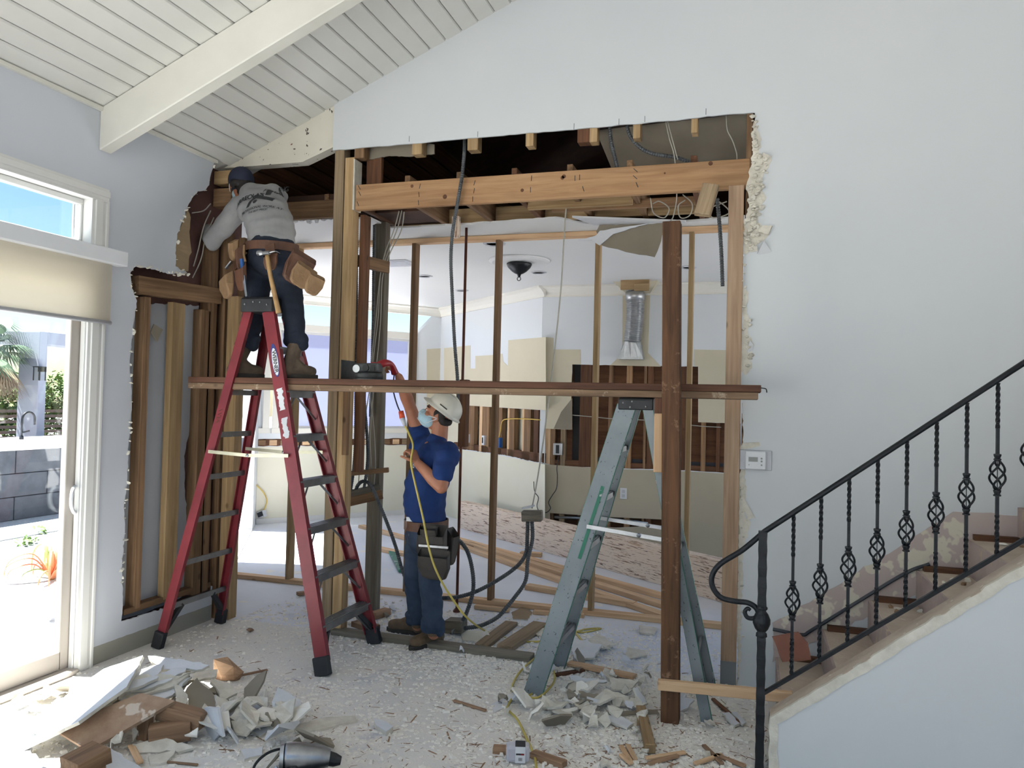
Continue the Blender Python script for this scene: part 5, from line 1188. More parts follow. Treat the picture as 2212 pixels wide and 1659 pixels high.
def twist(m_, z0, z1, s, turns, n=24):
    base = len(m_.v)
    for i in range(n + 1):
        t = i / n; a_ = turns * 2 * math.pi * t
        for k in range(4): b_ = a_ + math.pi / 4 + k * math.pi / 2; m_.v.append(V(s * math.cos(b_), s * math.sin(b_), z0 + (z1 - z0) * t))
    for i in range(n):
        for k in range(4):
            a_ = base + i * 4 + k; b_ = base + i * 4 + (k + 1) % 4; m_.f.append((a_, b_, b_ + 4, a_ + 4))
    m_.f.append((base + 3, base + 2, base + 1, base)); e = base + n * 4; m_.f.append((e, e + 1, e + 2, e + 3)); return m_
HB = .745; zc0 = .345
bar_m = MB(); twist(bar_m, 0, .17, .0095, 1.6); twist(bar_m, .17, zc0 - .085, .0092, 0, 2); twist(bar_m, zc0 - .085, zc0 + .085, .0022, 0, 2); twist(bar_m, zc0 + .085, .545, .0092, 0, 2); twist(bar_m, .545, HB, .0095, 1.8)
for z in (zc0 - .078, zc0 + .078): bar_m.lathe([(.008, z - .016), (.0155, z - .014), (.0155, z - .009), (.011, z - .005), (.0155, z + .006), (.0155, z + .012), (.008, z + .014)], n=10)
bk = MB()
for k in range(4):
    p = []
    for i in range(17):
        t = i / 16; r_ = .006 + .026 * math.sin(math.pi * t) ** .8; a_ = k * math.pi / 2 + 2.2 * math.pi * t * .55
        p.append(V(r_ * math.cos(a_), r_ * math.sin(a_), zc0 - .066 + .132 * t))
    bk.tube(p, .0048, n=6)
bar0 = bk0 = None
for i in range(24):
    x = .193 + .1187 * i
    if x > 2.8: break
    if bar0 is None:
        bar0 = bar_m.build('baluster', M['iron'], None); bk0 = bk.build('basket', M['iron'], None, smooth=True); o, b_ = bar0, bk0
    else:
        o = bar0.copy(); b_ = bk0.copy(); COL.objects.link(o); COL.objects.link(b_); o.parent = None; b_.parent = None; o.matrix_parent_inverse.identity(); b_.matrix_parent_inverse.identity()
    mt = Matrix.Translation(V(x, YR, zb(x) + .006)); o.matrix_basis = mt; b_.matrix_basis = mt
    put(o, rg_); put(b_, o)
zn = ay(1645, 1342, YR).z
def newel(z0_, z1_, n_):
    vv = []
    for i in range(n_ + 1):
        w_ = .0185 if i % 2 else .0205
        for a_, b_ in ((-1, -1), (1, -1), (1, 1), (-1, 1)): vv.append(V(.058 + a_ * w_, YR + b_ * w_, z0_ + (z1_ - z0_) * i / n_))
    ff = [(3, 2, 1, 0), tuple(n_ * 4 + k_ for k_ in range(4))] + [(i * 4 + k_, i * 4 + (k_ + 1) % 4, i * 4 + 4 + (k_ + 1) % 4, i * 4 + 4 + k_) for i in range(n_) for k_ in range(4)]
    return MB().add(vv, ff)
nwo = newel(0.0, zt2(.066), 26).build('newel_post', M['iron'], rg_)
MB().lathe([(.018, zn - .075), (.026, zn - .07), (.024, zn - .055), (.018, zn - .05), (.030, zn - .035), (.040, zn - .01), (.040, zn + .01), (.030, zn + .035), (.018, zn + .05), (.026, zn + .058), (.026, zn + .066), (.018, zn + .075)], V(.058, YR, 0), 16).build('ball_knop', M['iron'], nwo, smooth=True)
# ------------------------------------------------------------------ people
def rot_about(v, k, a):
    k = k.normalized(); return v * math.cos(a) + k.cross(v) * math.sin(a) + k * (k.dot(v) * (1 - math.cos(a)))
def hand(m_, w, d, n, thumb, curl=(.5, .7, .5), s=1.0, spread=.05):
    """palm, four jointed fingers and a thumb: w wrist, d towards the knuckles, n where the palm looks, thumb = side of the thumb"""
    d = Vector(d).normalized(); n = Vector(n); n = (n - d * n.dot(d)).normalized(); side = d.cross(n).normalized() * thumb; w = Vector(w)
    m_.capsule([w - d * .015 * s, w + d * .03 * s, w + d * .082 * s], [(.024 * s, .018 * s), (.034 * s, .017 * s), (.038 * s, .014 * s)], n=12, up=n)
    for i, (off, L) in enumerate(((.030, .078), (.010, .086), (-.010, .080), (-.029, .064))):
        k = w + d * (.084 - abs(off - .004) * .18) * s + side * off * s; v = (d + side * (off * 1.6 + (spread if i == 0 else 0) * .3)).normalized(); ax_ = v.cross(n)
        p = [k - v * .012 * s]; c = k; a_ = 0; p.append(c)
        for j, fr in enumerate((.46, .31, .23)):
            a_ += curl[j] * (1.0 + .05 * i); u = rot_about(v, ax_, a_); c = c + u * L * fr * s; p.append(c)
        m_.capsule(p, [.0088 * s, .0090 * s, .0082 * s, .0076 * s, .0066 * s], n=8)
    b = w + d * .022 * s + side * .026 * s; v = (d * .62 + side * .72 + n * .35).normalized(); t1 = b + v * .040 * s; v2 = (v + d * .6 + n * .3).normalized(); t2 = t1 + v2 * .030 * s; t3 = t2 + (v2 + n * .4).normalized() * .022 * s
    m_.capsule([b, t1, t2, t3], [.0135 * s, .0108 * s, .0098 * s, .0078 * s], n=8)
def head(m_, c, f, u, s=1.0, hat=False):
    """skull, brow, nose, lips, chin, ears on a face looking along f"""
    f = Vector(f).normalized(); u = Vector(u); u = (u - f * u.dot(f)).normalized(); r_ = f.cross(u)
    R3 = Matrix((r_, f, u)).transposed()
    def H(x, y, z): return Vector(c) + (r_ * x + f * y + u * z) * s
    m_.ball(H(0, -.012, .028), .074 * s, .094 * s, .086 * s, n=20, rot=R3)
    m_.ball(H(0, .018, -.035), .060 * s, .070 * s, .078 * s, n=16, rot=R3)
    m_.ball(H(0, .048, -.090), .032 * s, .030 * s, .026 * s, n=12, rot=R3)
    m_.capsule([H(-.036, .074, .022), H(0, .084, .026), H(.036, .074, .022)], [.013 * s, .014 * s, .013 * s], n=8)
    m_.capsule([H(0, .084, .012), H(0, .098, -.012), H(0, .106, -.026)], [.009 * s, .011 * s, .014 * s], n=8)
    for k in (-1, 1):
        m_.ball(H(k * .014, .096, -.030), .011 * s, n=8); m_.ball(H(k * .038, .062, -.024), .026 * s, n=10)
        m_.ball(H(k * .077, -.008, -.006), .010 * s, .022 * s, .034 * s, n=10, rot=R3); m_.ball(H(k * .032, .078, .004), .014 * s, .010 * s, .010 * s, n=8, rot=R3)
    m_.capsule([H(-.022, .086, -.056), H(0, .094, -.056), H(.022, .086, -.056)], [.008 * s] * 3, n=8)
    m_.capsule([H(-.018, .084, -.066), H(0, .092, -.067), H(.018, .084, -.066)], [.008 * s] * 3, n=8)
    return H, R3
def eyes(H, R3, par, s=1.0):
    for k in (-1, 1):
        MB().ball(H(k * .032, .080, .008), .0125 * s, .009 * s, .0075 * s, n=10, rot=R3).build('eye', M['plastic_w'], par, smooth=True)
        MB().ball(H(k * .032, .0868, .008), .0050 * s, .003 * s, .0055 * s, n=8, rot=R3).build('iris', M['hair'], par, smooth=True)
        MB().capsule([H(k * .018, .092, .030), H(k * .034, .088, .035), H(k * .050, .074, .030)], [.0045 * s, .005 * s, .003 * s], n=6).build('eyebrow', M['hair'], par, smooth=True)
def boot(par, heel, toe, top, up_mat, sole_mat, w=.046, seed=0):
    heel, toe, top = Vector(heel), Vector(toe), Vector(top); d = (toe - heel); L = d.length; d.normalize(); sd = d.cross(V(0, 0, 1)).normalized()
    m_ = MB(); g = V(0, 0, .05)
    m_.capsule([heel + g + d * .035, heel + g + d * L * .45 + V(0, 0, .006), heel + g + d * L * .8, heel + g + d * (L - .045)], [(w * .82, .045), (w * .85, .048), (w * 1.02, .042), (w * .88, .036)], n=14)
    m_.capsule([heel + d * .05 + V(0, 0, .05), heel + d * .06 + V(0, 0, .10), top], [(.045, .052), (.046, .054), (.050, .054)], n=14)
    m_.capsule([heel + d * .09 + V(0, 0, .11), heel + d * L * .55 + V(0, 0, .075)], [.036, .034], n=12)
    up_ = m_.remesh('boot', up_mat, par, voxel=.007, smooth_it=5, disp=.003, dscale=18, seed=seed)
    prof = []
    for i in range(24):
        a_ = 2 * math.pi * i / 24; x = math.cos(a_); y = math.sin(a_)
        prof.append(heel + d * (L / 2 + x * L * .51) + sd * (y * w * (1.05 + .10 * x - .10 * (1 - x * x))))
    MB().sheet([[p + V(0, 0, .030) for p in prof]], .029, (0, 0, 1)).build('sole', sole_mat, up_, bevel=.004)
    for k in range(4):
        q = heel + d * (.10 + .026 * k) + V(0, 0, .118 - .014 * k)
        MB().capsule([q - sd * .026, q + V(0, 0, .008), q + sd * .026], [.0035] * 3, n=6).build('lace', M['belt_dark'], up_, smooth=True)
    return up_

# --- worker in the blue shirt, standing, saw hand raised
W2 = thing('person', az(905, 1385, 0), 'standing worker in blue shirt, hard hat and face mask raising a saw', 'person')
def B(px, py, Y): return ay(px, py, Y)
f2 = V(-1, -.12, 0).normalized()
hc = B(946, 897, 4.93); hf = V(-.88, -.24, .40); hu = V(.44, .0, .90)
body = MB(); H2, R2 = head(body, hc, hf, hu, .98)
neck = B(948, 955, 4.95); body.capsule([hc + V(.02, 0, -.05), neck, neck + V(0, 0, -.06)], [.056, .058, .065])
shN, shF = B(962, 985, 4.765), B(912, 955, 5.07)
elN, wrN = B(953, 1052, 4.68), B(902, 1000, 4.70)
elF, wrF = B(886, 880, 4.98), B(862, 815, 4.80)
body.capsule([shN, shN.lerp(elN, .5), elN], [.055, .052, .044]); body.capsule([elN, elN.lerp(wrN, .35), wrN], [.043, .046, .029])
body.capsule([shF, shF.lerp(elF, .5), elF], [.056, .050, .043]); body.capsule([elF, elF.lerp(wrF, .35), wrF], [.042, .045, .028])
hand(body, wrN, V(-.45, -.05, .9), V(-.75, .3, -.35), 1, (.75, 1.1, .8), .98)
hand(body, wrF, V(-.50, -.25, .83), V(-.80, -.2, -.45), -1, (.9, 1.2, .9), 1.0)
sp2 = [B(920, 1150, 4.95), B(917, 1100, 4.94), B(920, 1055, 4.93), B(934, 1005, 4.92), B(938, 972, 4.92)]
body.capsule(sp2, [(.15, .11), (.15, .12), (.15, .12), (.17, .11), (.12, .08)], up=f2)
hipN, knN, anN = B(934, 1165, 4.87), B(932, 1262, 4.86), B(937, 1368, 4.87)
hipF, knF, anF = B(906, 1160, 5.03), B(898, 1255, 5.03), B(902, 1350, 5.06)
for h_, k_, a_ in ((hipN, knN, anN), (hipF, knF, anF)): body.capsule([h_, k_, a_], [.075, .055, .042])
bo2 = body.remesh('body', M['skin'], W2, voxel=.0045, smooth_it=4); eyes(H2, R2, bo2, .98)
# shirt
m_ = MB(); m_.capsule([B(921, 1118, 4.945), B(917, 1085, 4.94), B(921, 1050, 4.93), B(936, 1005, 4.92), B(940, 975, 4.92), B(943, 958, 4.93)], [(.172, .130), (.178, .146), (.182, .148), (.192, .138), (.165, .115), (.085, .075)], n=24, up=f2)
m_.capsule([shN + V(.0, .05, .02), shN, shN.lerp(elN, .62)], [.078, .076, .070], n=16); m_.capsule([shF + V(.04, -.10, -.05), shF + V(.01, 0, -.01), shF.lerp(elF, .34)], [.095, .084, .070], n=16)
m_.capsule([shN + V(0, .03, 0), shF + V(.03, -.04, -.03)], [.09, .09], n=14)
st2 = m_.remesh('shirt', M['shirt_blue'], W2, voxel=.008, smooth_it=8, disp=.010, dscale=9, seed=2)
# print on the chest
def project(o, vs_, d, off=.004):
    """lay points on a garment along d"""
    from mathutils.bvhtree import BVHTree
    bv = BVHTree.FromPolygons([v.co.copy() for v in o.data.vertices], [tuple(p.vertices) for p in o.data.polygons]); d = Vector(d).normalized(); out = []
    for p in vs_:
        h = bv.ray_cast(p - d * .6, d); out.append((h[0] - d * off) if h[0] is not None else p)
    return out
def print_on(o, name, polys2d, c, ux, uy, d, mat, off=.004, div=.02):
    m2 = bmesh.new()
    for P in polys2d:
        vs_ = [m2.verts.new((x, y, 0)) for x, y in P]
        try: m2.faces.new(vs_)
        except ValueError: pass
    bmesh.ops.triangulate(m2, faces=m2.faces)
    for _ in range(3):
        es = [e for e in m2.edges if e.calc_length() > div]
        if not es: break
        bmesh.ops.subdivide_edges(m2, edges=es, cuts=1, use_grid_fill=False); bmesh.ops.triangulate(m2, faces=[f for f in m2.faces if len(f.verts) > 3])
    m2.verts.index_update()
    P3_ = project(o, [Vector(c) + ux * v.co.x + uy * v.co.y for v in m2.verts], d, off); fs = [tuple(v.index for v in f.verts) for f in m2.faces]; m2.free()
    return link_mesh(name, P3_, fs, mat, o)
def text_polys(txt, size, bold=0.0, arc=0.0, spacing=1.0):
    me = text_mesh(txt, size, bold=bold, spacing=spacing); P = [[(me.vertices[i].co.x, me.vertices[i].co.y - arc * me.vertices[i].co.x ** 2) for i in p.vertices] for p in me.polygons]; bpy.data.meshes.remove(me); return P
cp = B(905, 1003, 4.80); dpr = V(.55, .83, 0).normalized(); uxp = V(.83, -.55, 0).normalized(); uyp = V(0, 0, 1)
print_on(st2, 'print_panel', [[(-.10, -.045), (.08, -.045), (.08, .05), (-.10, .05)]], cp, uxp, uyp, dpr, M['shirt_navy'], .003)
print_on(st2, 'print_lettering', text_polys('GLENS', .05, .002), cp + V(0, 0, -.005), uxp, uyp, dpr, M['plastic_g'], .006)
# jeans
m_ = MB(); m_.capsule([B(921, 1130, 4.945), B(921, 1160, 4.95)], [(.160, .125), (.165, .13)], n=20, up=f2)
for h_, k_, a_ in ((hipN, knN, anN), (hipF, knF, anF)):
    kk = k_ + f2 * .012
    m_.capsule([h_ + V(0, 0, .02), h_.lerp(k_, .5), kk, k_.lerp(a_, .4), k_.lerp(a_, .75), a_ + V(0, 0, .06), a_ + V(0, 0, .045)], [.100, .090, .074, .072, .064, .066, .060], n=18)
    for i, t in enumerate((.78, .86, .93)): c = k_.lerp(a_, t); m_.capsule([c + V(-.05, 0, .004 * i), c + V(.04, .01, -.004)], [.040, .040], n=10)
m_.remesh('jeans', M['jeans'], W2, voxel=.008, smooth_it=6, disp=.010, dscale=11, seed=5)
tN, hN = az(884, 1406, 0), az(957, 1386, 0); boot(W2, V(hN.x, hN.y, 0), V(tN.x, tN.y, 0), anN + V(0, 0, .02), M['boot'], M['sole'], seed=1)
tF, hF = az(836, 1362, .0), az(918, 1372, 0); boot(W2, V(hF.x, hF.y, 0), V(tF.x, tF.y, 0), anF + V(0, 0, .02), M['boot'], M['sole'], seed=2)
# hair, mask, hat
hr_ = MB()
for a_ in range(-3, 4): hr_.ball(H2(.058 * math.sin(a_ * .5), -.055 - .03 * math.cos(a_ * .5), -.012), .030, n=10)
for k in (-1, 1): hr_.ball(H2(k * .070, -.030, .020), .020, .03, .045, n=10, rot=R2); hr_.ball(H2(k * .072, .012, .022), .010, .016, .03, n=10, rot=R2)
hr_.remesh('hair', M['hair'], W2, voxel=.006, smooth_it=3)
mk = MB(); mk.ball(H2(0, .050, -.052), .070, .072, .060, n=18, rot=R2)
mk.capsule([H2(0, .105, -.015), H2(0, .115, -.035), H2(0, .100, -.075)], [.016, .02, .02], n=10)
mko = mk.remesh('face_mask', M['mask'], W2, voxel=.005, smooth_it=4)
for z_ in (-.018, .010, -.042): MB().tube(spline([H2(-.068, .045, z_ - .045), H2(-.045, .098, z_ - .04), H2(0, .126, z_ - .035), H2(.045, .098, z_ - .04), H2(.068, .045, z_ - .045)], 5), .0016, n=5).build('pleat', M['plastic_w'], mko)
for k in (-1, 1):
    for z0 in (-.02, -.075): MB().tube(spline([H2(k * .066, .05, z0), H2(k * .080, .02, z0 * .6 + .0), H2(k * .088, -.012, -.01 + .12 * (z0 + .0475))], 5), .0025, n=6).build('ear_loop', M['plastic_w'], mko)
hax = V(.60, .06, .80).normalized(); hfd = V(-.80, -.15, .60); hfd = (hfd - hax * hfd.dot(hax)).normalized(); hsd = hfd.cross(hax)
hcen = hc + hax * .050 + V(.016, 0, 0)
ht_ = thing_hat = None
dome = MB(); nseg, nr = 32, 10; dome_v = []
for i in range(nr + 1):
    t = i / nr * math.pi / 2
    for k in range(nseg):
        a_ = 2 * math.pi * k / nseg; rr_ = math.cos(t) ** .8; dome_v.append(hcen + hsd * (.104 * rr_ * math.cos(a_)) + hfd * (.120 * rr_ * math.sin(a_)) + hax * (.108 * math.sin(t)))
fs_ = [(i * nseg + k, i * nseg + (k + 1) % nseg, (i + 1) * nseg + (k + 1) % nseg, (i + 1) * nseg + k) for i in range(nr) for k in range(nseg)]
brim = []
for k in range(nseg):
    a_ = 2 * math.pi * k / nseg; e = .016 + .026 * max(0, math.sin(a_)) ** 2
    brim.append(hcen + hsd * ((.104 + e * .8) * math.cos(a_)) + hfd * ((.120 + e) * math.sin(a_)) - hax * (.012 + .01 * max(0, math.sin(a_))))
nb = len(dome_v); dome.add(dome_v + brim, fs_ + [(k, nb + k, nb + (k + 1) % nseg, (k + 1) % nseg) for k in range(nseg)])
ho = dome.build('hard_hat', M['hat'], W2, smooth=True); so_ = ho.modifiers.new('shell', 'SOLIDIFY'); so_.thickness = .004; so_.offset = 1
MB().tube([hcen + hfd * (.114 * math.cos(t * .15)) + hax * (.106 * math.sin(t * .15) + .010) for t in range(1, 20)], .010, n=8, flat=.5).build('ridge', M['hat'], ho, smooth=True)
MB().tube(spline([hcen + hsd * s_ * .107 + hfd * y_ + hax * .03 for s_, y_ in ((-1, .03), (-1.0, -.03))], 4), .004, n=6).build('slot', M['sole'], ho)
# belt with pouches
def loop(cen, rs, rd, f_, z, w_, th, mat, par, name, tilt=0.0):
    sd = f_.cross(V(0, 0, 1)); m3 = MB(); n_ = 40; vv = []
    for i in range(n_):
        a_ = 2 * math.pi * i / n_; o_ = sd * math.cos(a_) + f_ * math.sin(a_)
        for k_, (r1, dz) in enumerate(((0, -w_ / 2), (th, -w_ / 2), (th, w_ / 2), (0, w_ / 2))):
            vv.append(Vector(cen) + sd * ((rs + r1) * math.cos(a_)) + f_ * ((rd + r1) * math.sin(a_)) + V(0, 0, z + dz + tilt * math.cos(a_)))
    m3.add(vv, [(i * 4 + k_, i * 4 + (k_ + 1) % 4, ((i + 1) % n_) * 4 + (k_ + 1) % 4, ((i + 1) % n_) * 4 + k_) for i in range(n_) for k_ in range(4)])
    return m3.build(name, mat, par, smooth=False)
bcen = B(921, 1131, 4.945); bt2 = loop(bcen, .176, .142, f2, 0, .062, .008, M['leather'], W2, 'tool_belt')
def pouch(c, w, h, d, out, mat, par, name='pouch', lip=None, slant=0.0):
    """an open bag with a rounded foot hanging against the hip; out = outward"""
    out = Vector(out).normalized(); sd = V(0, 0, 1).cross(out).normalized(); z = V(0, 0, 1); c = Vector(c); n_ = 8
    prof = [(-w / 2, 0), (-w / 2 * 1.04, -h * .5), (-w / 2 * .8, -h * .92), (-w / 2 * .4, -h), (w / 2 * .4, -h), (w / 2 * .8, -h * .92), (w / 2 * 1.04, -h * .5), (w / 2, 0)]
    R_ = Matrix.Rotation(slant, 3, out); f = lambda x, zz, o_: c + R_ @ (sd * x + z * zz + out * o_)
    m3 = MB(); back = [f(x, y, 0) for x, y in prof]; front = [f(x * (.98), y if i not in (0, 7) else y - h * .12, d * (1.0 if -h * .9 < y else .55)) for i, (x, y) in enumerate(prof)]
    bk_ = [p for p in back]; bk_[0] = f(-w / 2, h * .15, 0); bk_[7] = f(w / 2, h * .15, 0)
    m3.add(bk_ + front, [tuple(range(n_)), ] + [tuple(range(2 * n_ - 1, n_ - 1, -1))] + [(i, i + 1, n_ + i + 1, n_ + i) for i in range(n_ - 1)])
    o = m3.build(name, mat, par); b_ = o.modifiers.new('round', 'BEVEL'); b_.width = .012; b_.segments = 3
    return o
po = pouch(B(938, 1145, 4.76), .20, .26, .06, (-.1, -1, 0), M['belt_dark'], bt2); pouch(B(941, 1195, 4.70), .22, .17, .05, (-.1, -1, 0), M['belt_dark'], po, 'front_pocket')
pouch(B(930, 1140, 4.73), .12, .08, .04, (-.1, -1, 0), M['belt_dark'], po, 'small_pocket')
MB().bar(B(905, 1178, 4.69), B(968, 1183, 4.69), .012, .014).build('pouch_rim', M['steel'], po)
pouch(B(972, 1150, 4.93), .10, .22, .05, (1, -.1, 0), M['belt_dark'], bt2)
MB().bar(B(878, 1128, 4.80), B(900, 1130, 4.78), .07, .006, (-.3, -1, 0)).build('buckle', M['steel'], bt2)

# --- worker on the plank, back to us
f1 = V(-.42, .85, 0).normalized()
FZ = 1.8105
W1 = thing('person', V(-3.14, 4.56, FZ), 'worker in grey printed shirt and navy cap standing on the scaffold plank', 'person')
sd1 = V(f1.y, -f1.x, 0)
anR, anL = ay(640, 748, 4.57), ay(531, 752, 4.57)
knR, knL = ay(634, 672, 4.60), ay(551, 672, 4.62)
hpR, hpL = ay(613, 572, 4.60), ay(562, 572, 4.62)
pelv = ay(588, 545, 4.60)
spn = [ay(588, 538, 4.60), ay(583, 500, 4.68), ay(570, 460, 4.78), ay(553, 428, 4.86), ay(540, 415, 4.90)]
shR_, shL_ = ay(600, 428, 4.93), ay(518, 447, 4.84)
elL, wrL = ay(456, 522, 4.82), ay(447, 478, 4.96)
elR, wrR = ay(590, 450, 5.16), ay(545, 420, 5.28)
hc1 = ay(521, 401, 4.955); hf1 = V(-.62, .72, -.28); hu1 = V(-.20, .18, .96)
body = MB(); H1, R1 = head(body, hc1, hf1, hu1, .97)
body.capsule([hc1 + V(.02, -.01, -.05), ay(530, 428, 4.95), spn[2]], [.052, .052, .06])
body.capsule(spn[:4], [(.12, .09), (.12, .10), (.12, .09), (.09, .06)], up=f1)
for a_, b_, c_ in ((shL_, elL, wrL), (shR_, elR, wrR)): body.capsule([a_, a_.lerp(b_, .5), b_], [.056, .05, .044]); body.capsule([b_, b_.lerp(c_, .35), c_], [.043, .044, .028])
hand(body, wrL, V(-.1, .5, .85), V(-.8, .3, .2), 1, (.3, .4, .3)); hand(body, wrR, V(-.6, .5, .6), V(.1, .5, -.8), -1, (.5, .6, .4))
for h_, k_, a_ in ((hpR, knR, anR), (hpL, knL, anL)): body.capsule([h_, k_, a_], [.08, .056, .042])
bo1 = body.remesh('body', M['skin'], W1, voxel=.0045, smooth_it=4); eyes(H1, R1, bo1, .97)
up1 = f1 + V(0, 0, .0)
m_ = MB(); m_.capsule([ay(588, 528, 4.60), ay(586, 505, 4.65), ay(579, 475, 4.73), ay(567, 448, 4.81), ay(556, 430, 4.87), ay(543, 418, 4.91)], [(.160, .118), (.163, .130), (.168, .132), (.176, .124), (.160, .105), (.09, .075)], n=24, up=f1)
m_.capsule([shL_ + V(.10, .02, .01), shL_, shL_.lerp(elL, .5), elL, elL.lerp(wrL, .55)], [.10, .086, .076, .068, .058], n=16); m_.capsule([shR_ + V(-.06, -.04, -.01), shR_, shR_.lerp(elR, .5), elR, elR.lerp(wrR, .7)], [.095, .082, .07, .064, .054], n=16)
m_.capsule([shL_ + V(.05, .0, 0), shR_ + V(-.03, -.02, 0)], [.095, .10], n=14)
sh1 = m_.remesh('shirt', M['shirt_grey'], W1, voxel=.008, smooth_it=8, disp=.012, dscale=8, seed=9)
dpr = V(-.10, .90, -.30).normalized(); tilt = .27
uxp = (V(1, .12, 0).normalized()); uyp = V(0, .3, .95).normalized()
ux1 = (uxp * math.cos(tilt) + uyp * math.sin(tilt)).normalized(); uy1 = (-uxp * math.sin(tilt) + uyp * math.cos(tilt)).normalized()
ct1 = ay(568, 443, 4.75); uxp = uxp * 1.12; uyp = uyp * 1.45; ux1 = ux1 * 1.15; uy1 = uy1 * 1.35
T1 = M['ink']
print_on(sh1, 'print_lettering', [[(x - .070, y + .036) for x, y in P] for P in text_polys("ARREOLA'S", .044, .0012, .6, .92)], ct1, ux1, uy1, dpr, T1)
tl3 = -.05; ux3 = (uxp * math.cos(tl3) + uyp * math.sin(tl3)); uy3 = (-uxp * math.sin(tl3) + uyp * math.cos(tl3))
print_on(sh1, 'print_lettering', [[(x + .082, y + .075) for x, y in P] for P in text_polys('FRAMING', .040, .0004, .5, .9)], ct1, uxp * math.cos(.1) + uyp * math.sin(.1), -uxp * math.sin(.1) + uyp * math.cos(.1), dpr, T1)
print_on(sh1, 'print_logo', [[(.010, .085), (.036, .092), (.055, .042), (.028, .034)]], ct1, uxp, uyp, dpr, T1, .004)
print_on(sh1, 'print_logo', [[(-.060, -.055), (-.038, .030), (-.015, .036), (-.020, .005), (-.038, -.052)], [(-.038, .030), (.105, .012), (.105, -.016), (-.022, .006)]], ct1, uxp, uyp, dpr, T1, .004)
print_on(sh1, 'print_logo', [[(-.004 + .014 * math.cos(t * .52), -.022 + .014 * math.sin(t * .52)) for t in range(12)]], ct1, uxp, uyp, dpr, T1, .004)
ux4 = uxp * math.cos(.14) + uyp * (math.sin(.14) * .75); uy4 = -uxp * math.sin(.14) + uyp * math.cos(.14)
print_on(sh1, 'print_lettering', [[(x + .035, y - .070) for x, y in P] for P in text_polys('PROFESSIONAL WORK AT', .024, .0002, .25, .95)], ct1, ux4, uy4, dpr, T1)
print_on(sh1, 'print_lettering', [[(x + .035, y - .094) for x, y in P] for P in text_polys('THE BEST PRICE!', .019, .0001, .25, .95)], ct1, ux4, uy4, dpr, T1)
m_ = MB(); m_.capsule([ay(588, 532, 4.595), ay(588, 560, 4.60)], [(.152, .12), (.160, .132)], n=20, up=f1)
m_.ball(ay(607, 566, 4.54), .085, n=14); m_.ball(ay(568, 566, 4.55), .085, n=14)
for h_, k_, a_ in ((hpR, knR, anR), (hpL, knL, anL)):
    m_.capsule([h_ + V(0, 0, .02), h_.lerp(k_, .5), k_, k_.lerp(a_, .4), k_.lerp(a_, .75), a_ + V(0, 0, .06), a_ + V(0, 0, .04)], [.100, .092, .076, .074, .066, .068, .064], n=18)
    for i, t in enumerate((.74, .84, .93)): c = k_.lerp(a_, t); m_.capsule([c + V(-.04, -.01, .006 * i), c + V(.05, 0, -.004)], [.042, .042], n=10)
m_.remesh('jeans', M['jeans_dark'], W1, voxel=.008, smooth_it=6, disp=.010, dscale=11, seed=15)
hR_, tR_ = ay(621, 806, 4.55), ay(676, 812, 4.60); boot(W1, V(hR_.x, 4.47, FZ), V(tR_.x, 4.66, FZ), anR + V(0, 0, .02), M['boot_dark'], M['sole'], seed=3)
hL_, tL_ = ay(506, 806, 4.55), ay(560, 812, 4.60); boot(W1, V(hL_.x, 4.47, FZ), V(tL_.x, 4.66, FZ), anL + V(0, 0, .02), M['boot_dark'], M['sole'], seed=4)
hr_ = MB()
for a_ in range(-4, 5): hr_.ball(H1(.060 * math.sin(a_ * .45), -.052 - .03 * math.cos(a_ * .45), -.02), .032, n=10)
hr_.ball(H1(0, -.06, -.05), .050, .04, .04, n=10); hr_.ball(H1(0, -.062, -.085), .045, .032, .035, n=10)
hr_.remesh('hair', M['hair'], W1, voxel=.006, smooth_it=3)
cpm = MB(); cpm.ball(H1(0, -.010, .040), .095, .118, .098, n=24, rot=R1)
co = cpm.build('cap', M['cap'], W1, smooth=True)
vis = []
for i in range(13):
    a_ = math.pi * (i - 6) / 14; vis.append(H1(.082 * math.sin(a_), .06 + .035 * math.cos(a_), .045))
for i in range(12, -1, -1):
    a_ = math.pi * (i - 6) / 14; vis.append(H1(.085 * math.sin(a_), .085 + .085 * math.cos(a_), .030))
nv = H1(0, 0, 1) - H1(0, 0, 0)
MB().sheet([vis], .006, nv).build('visor', M['cap'], co, bevel=.002)
MB().tube([H1(.05 * math.cos(t * .26), -.112 + .01 * abs(math.cos(t * .26)), .035 + .03 * math.sin(t * .26)) for t in range(13)], .004, n=6).build('back_opening', M['black'], co)
MB().tube(spline([H1(-.082, .02, -.05), H1(-.088, .0, -.02), H1(-.086, -.02, .01)], 5), .0025, n=6).build('mask_loop', M['plastic_w'], W1)
mk1 = MB().ball(H1(0, .048, -.052), .066, .066, .056, n=16, rot=R1).build('face_mask', M['mask'], W1, smooth=True)
bl1 = loop(ay(588, 537, 4.598), .172, .138, f1, 0, .058, .008, M['leather'], W1, 'tool_belt', tilt=0)
def pou(px, py, Y, w, h, d, out, mat, nm='pouch', par=bl1, slant=0.0): return pouch(ay(px, py, Y), w, h, d, out, mat, par, nm, slant=slant)
p1 = pou(655, 556, 4.52, .17, .20, .07, (.75, -.65, 0), M['leather'], slant=-.45); pou(662, 580, 4.47, .15, .14, .05, (.75, -.65, 0), M['suede'], 'front_pocket', p1, -.5); pou(683, 598, 4.49, .11, .13, .05, (.8, -.6, 0), M['suede'], 'side_pocket', p1, -.35)
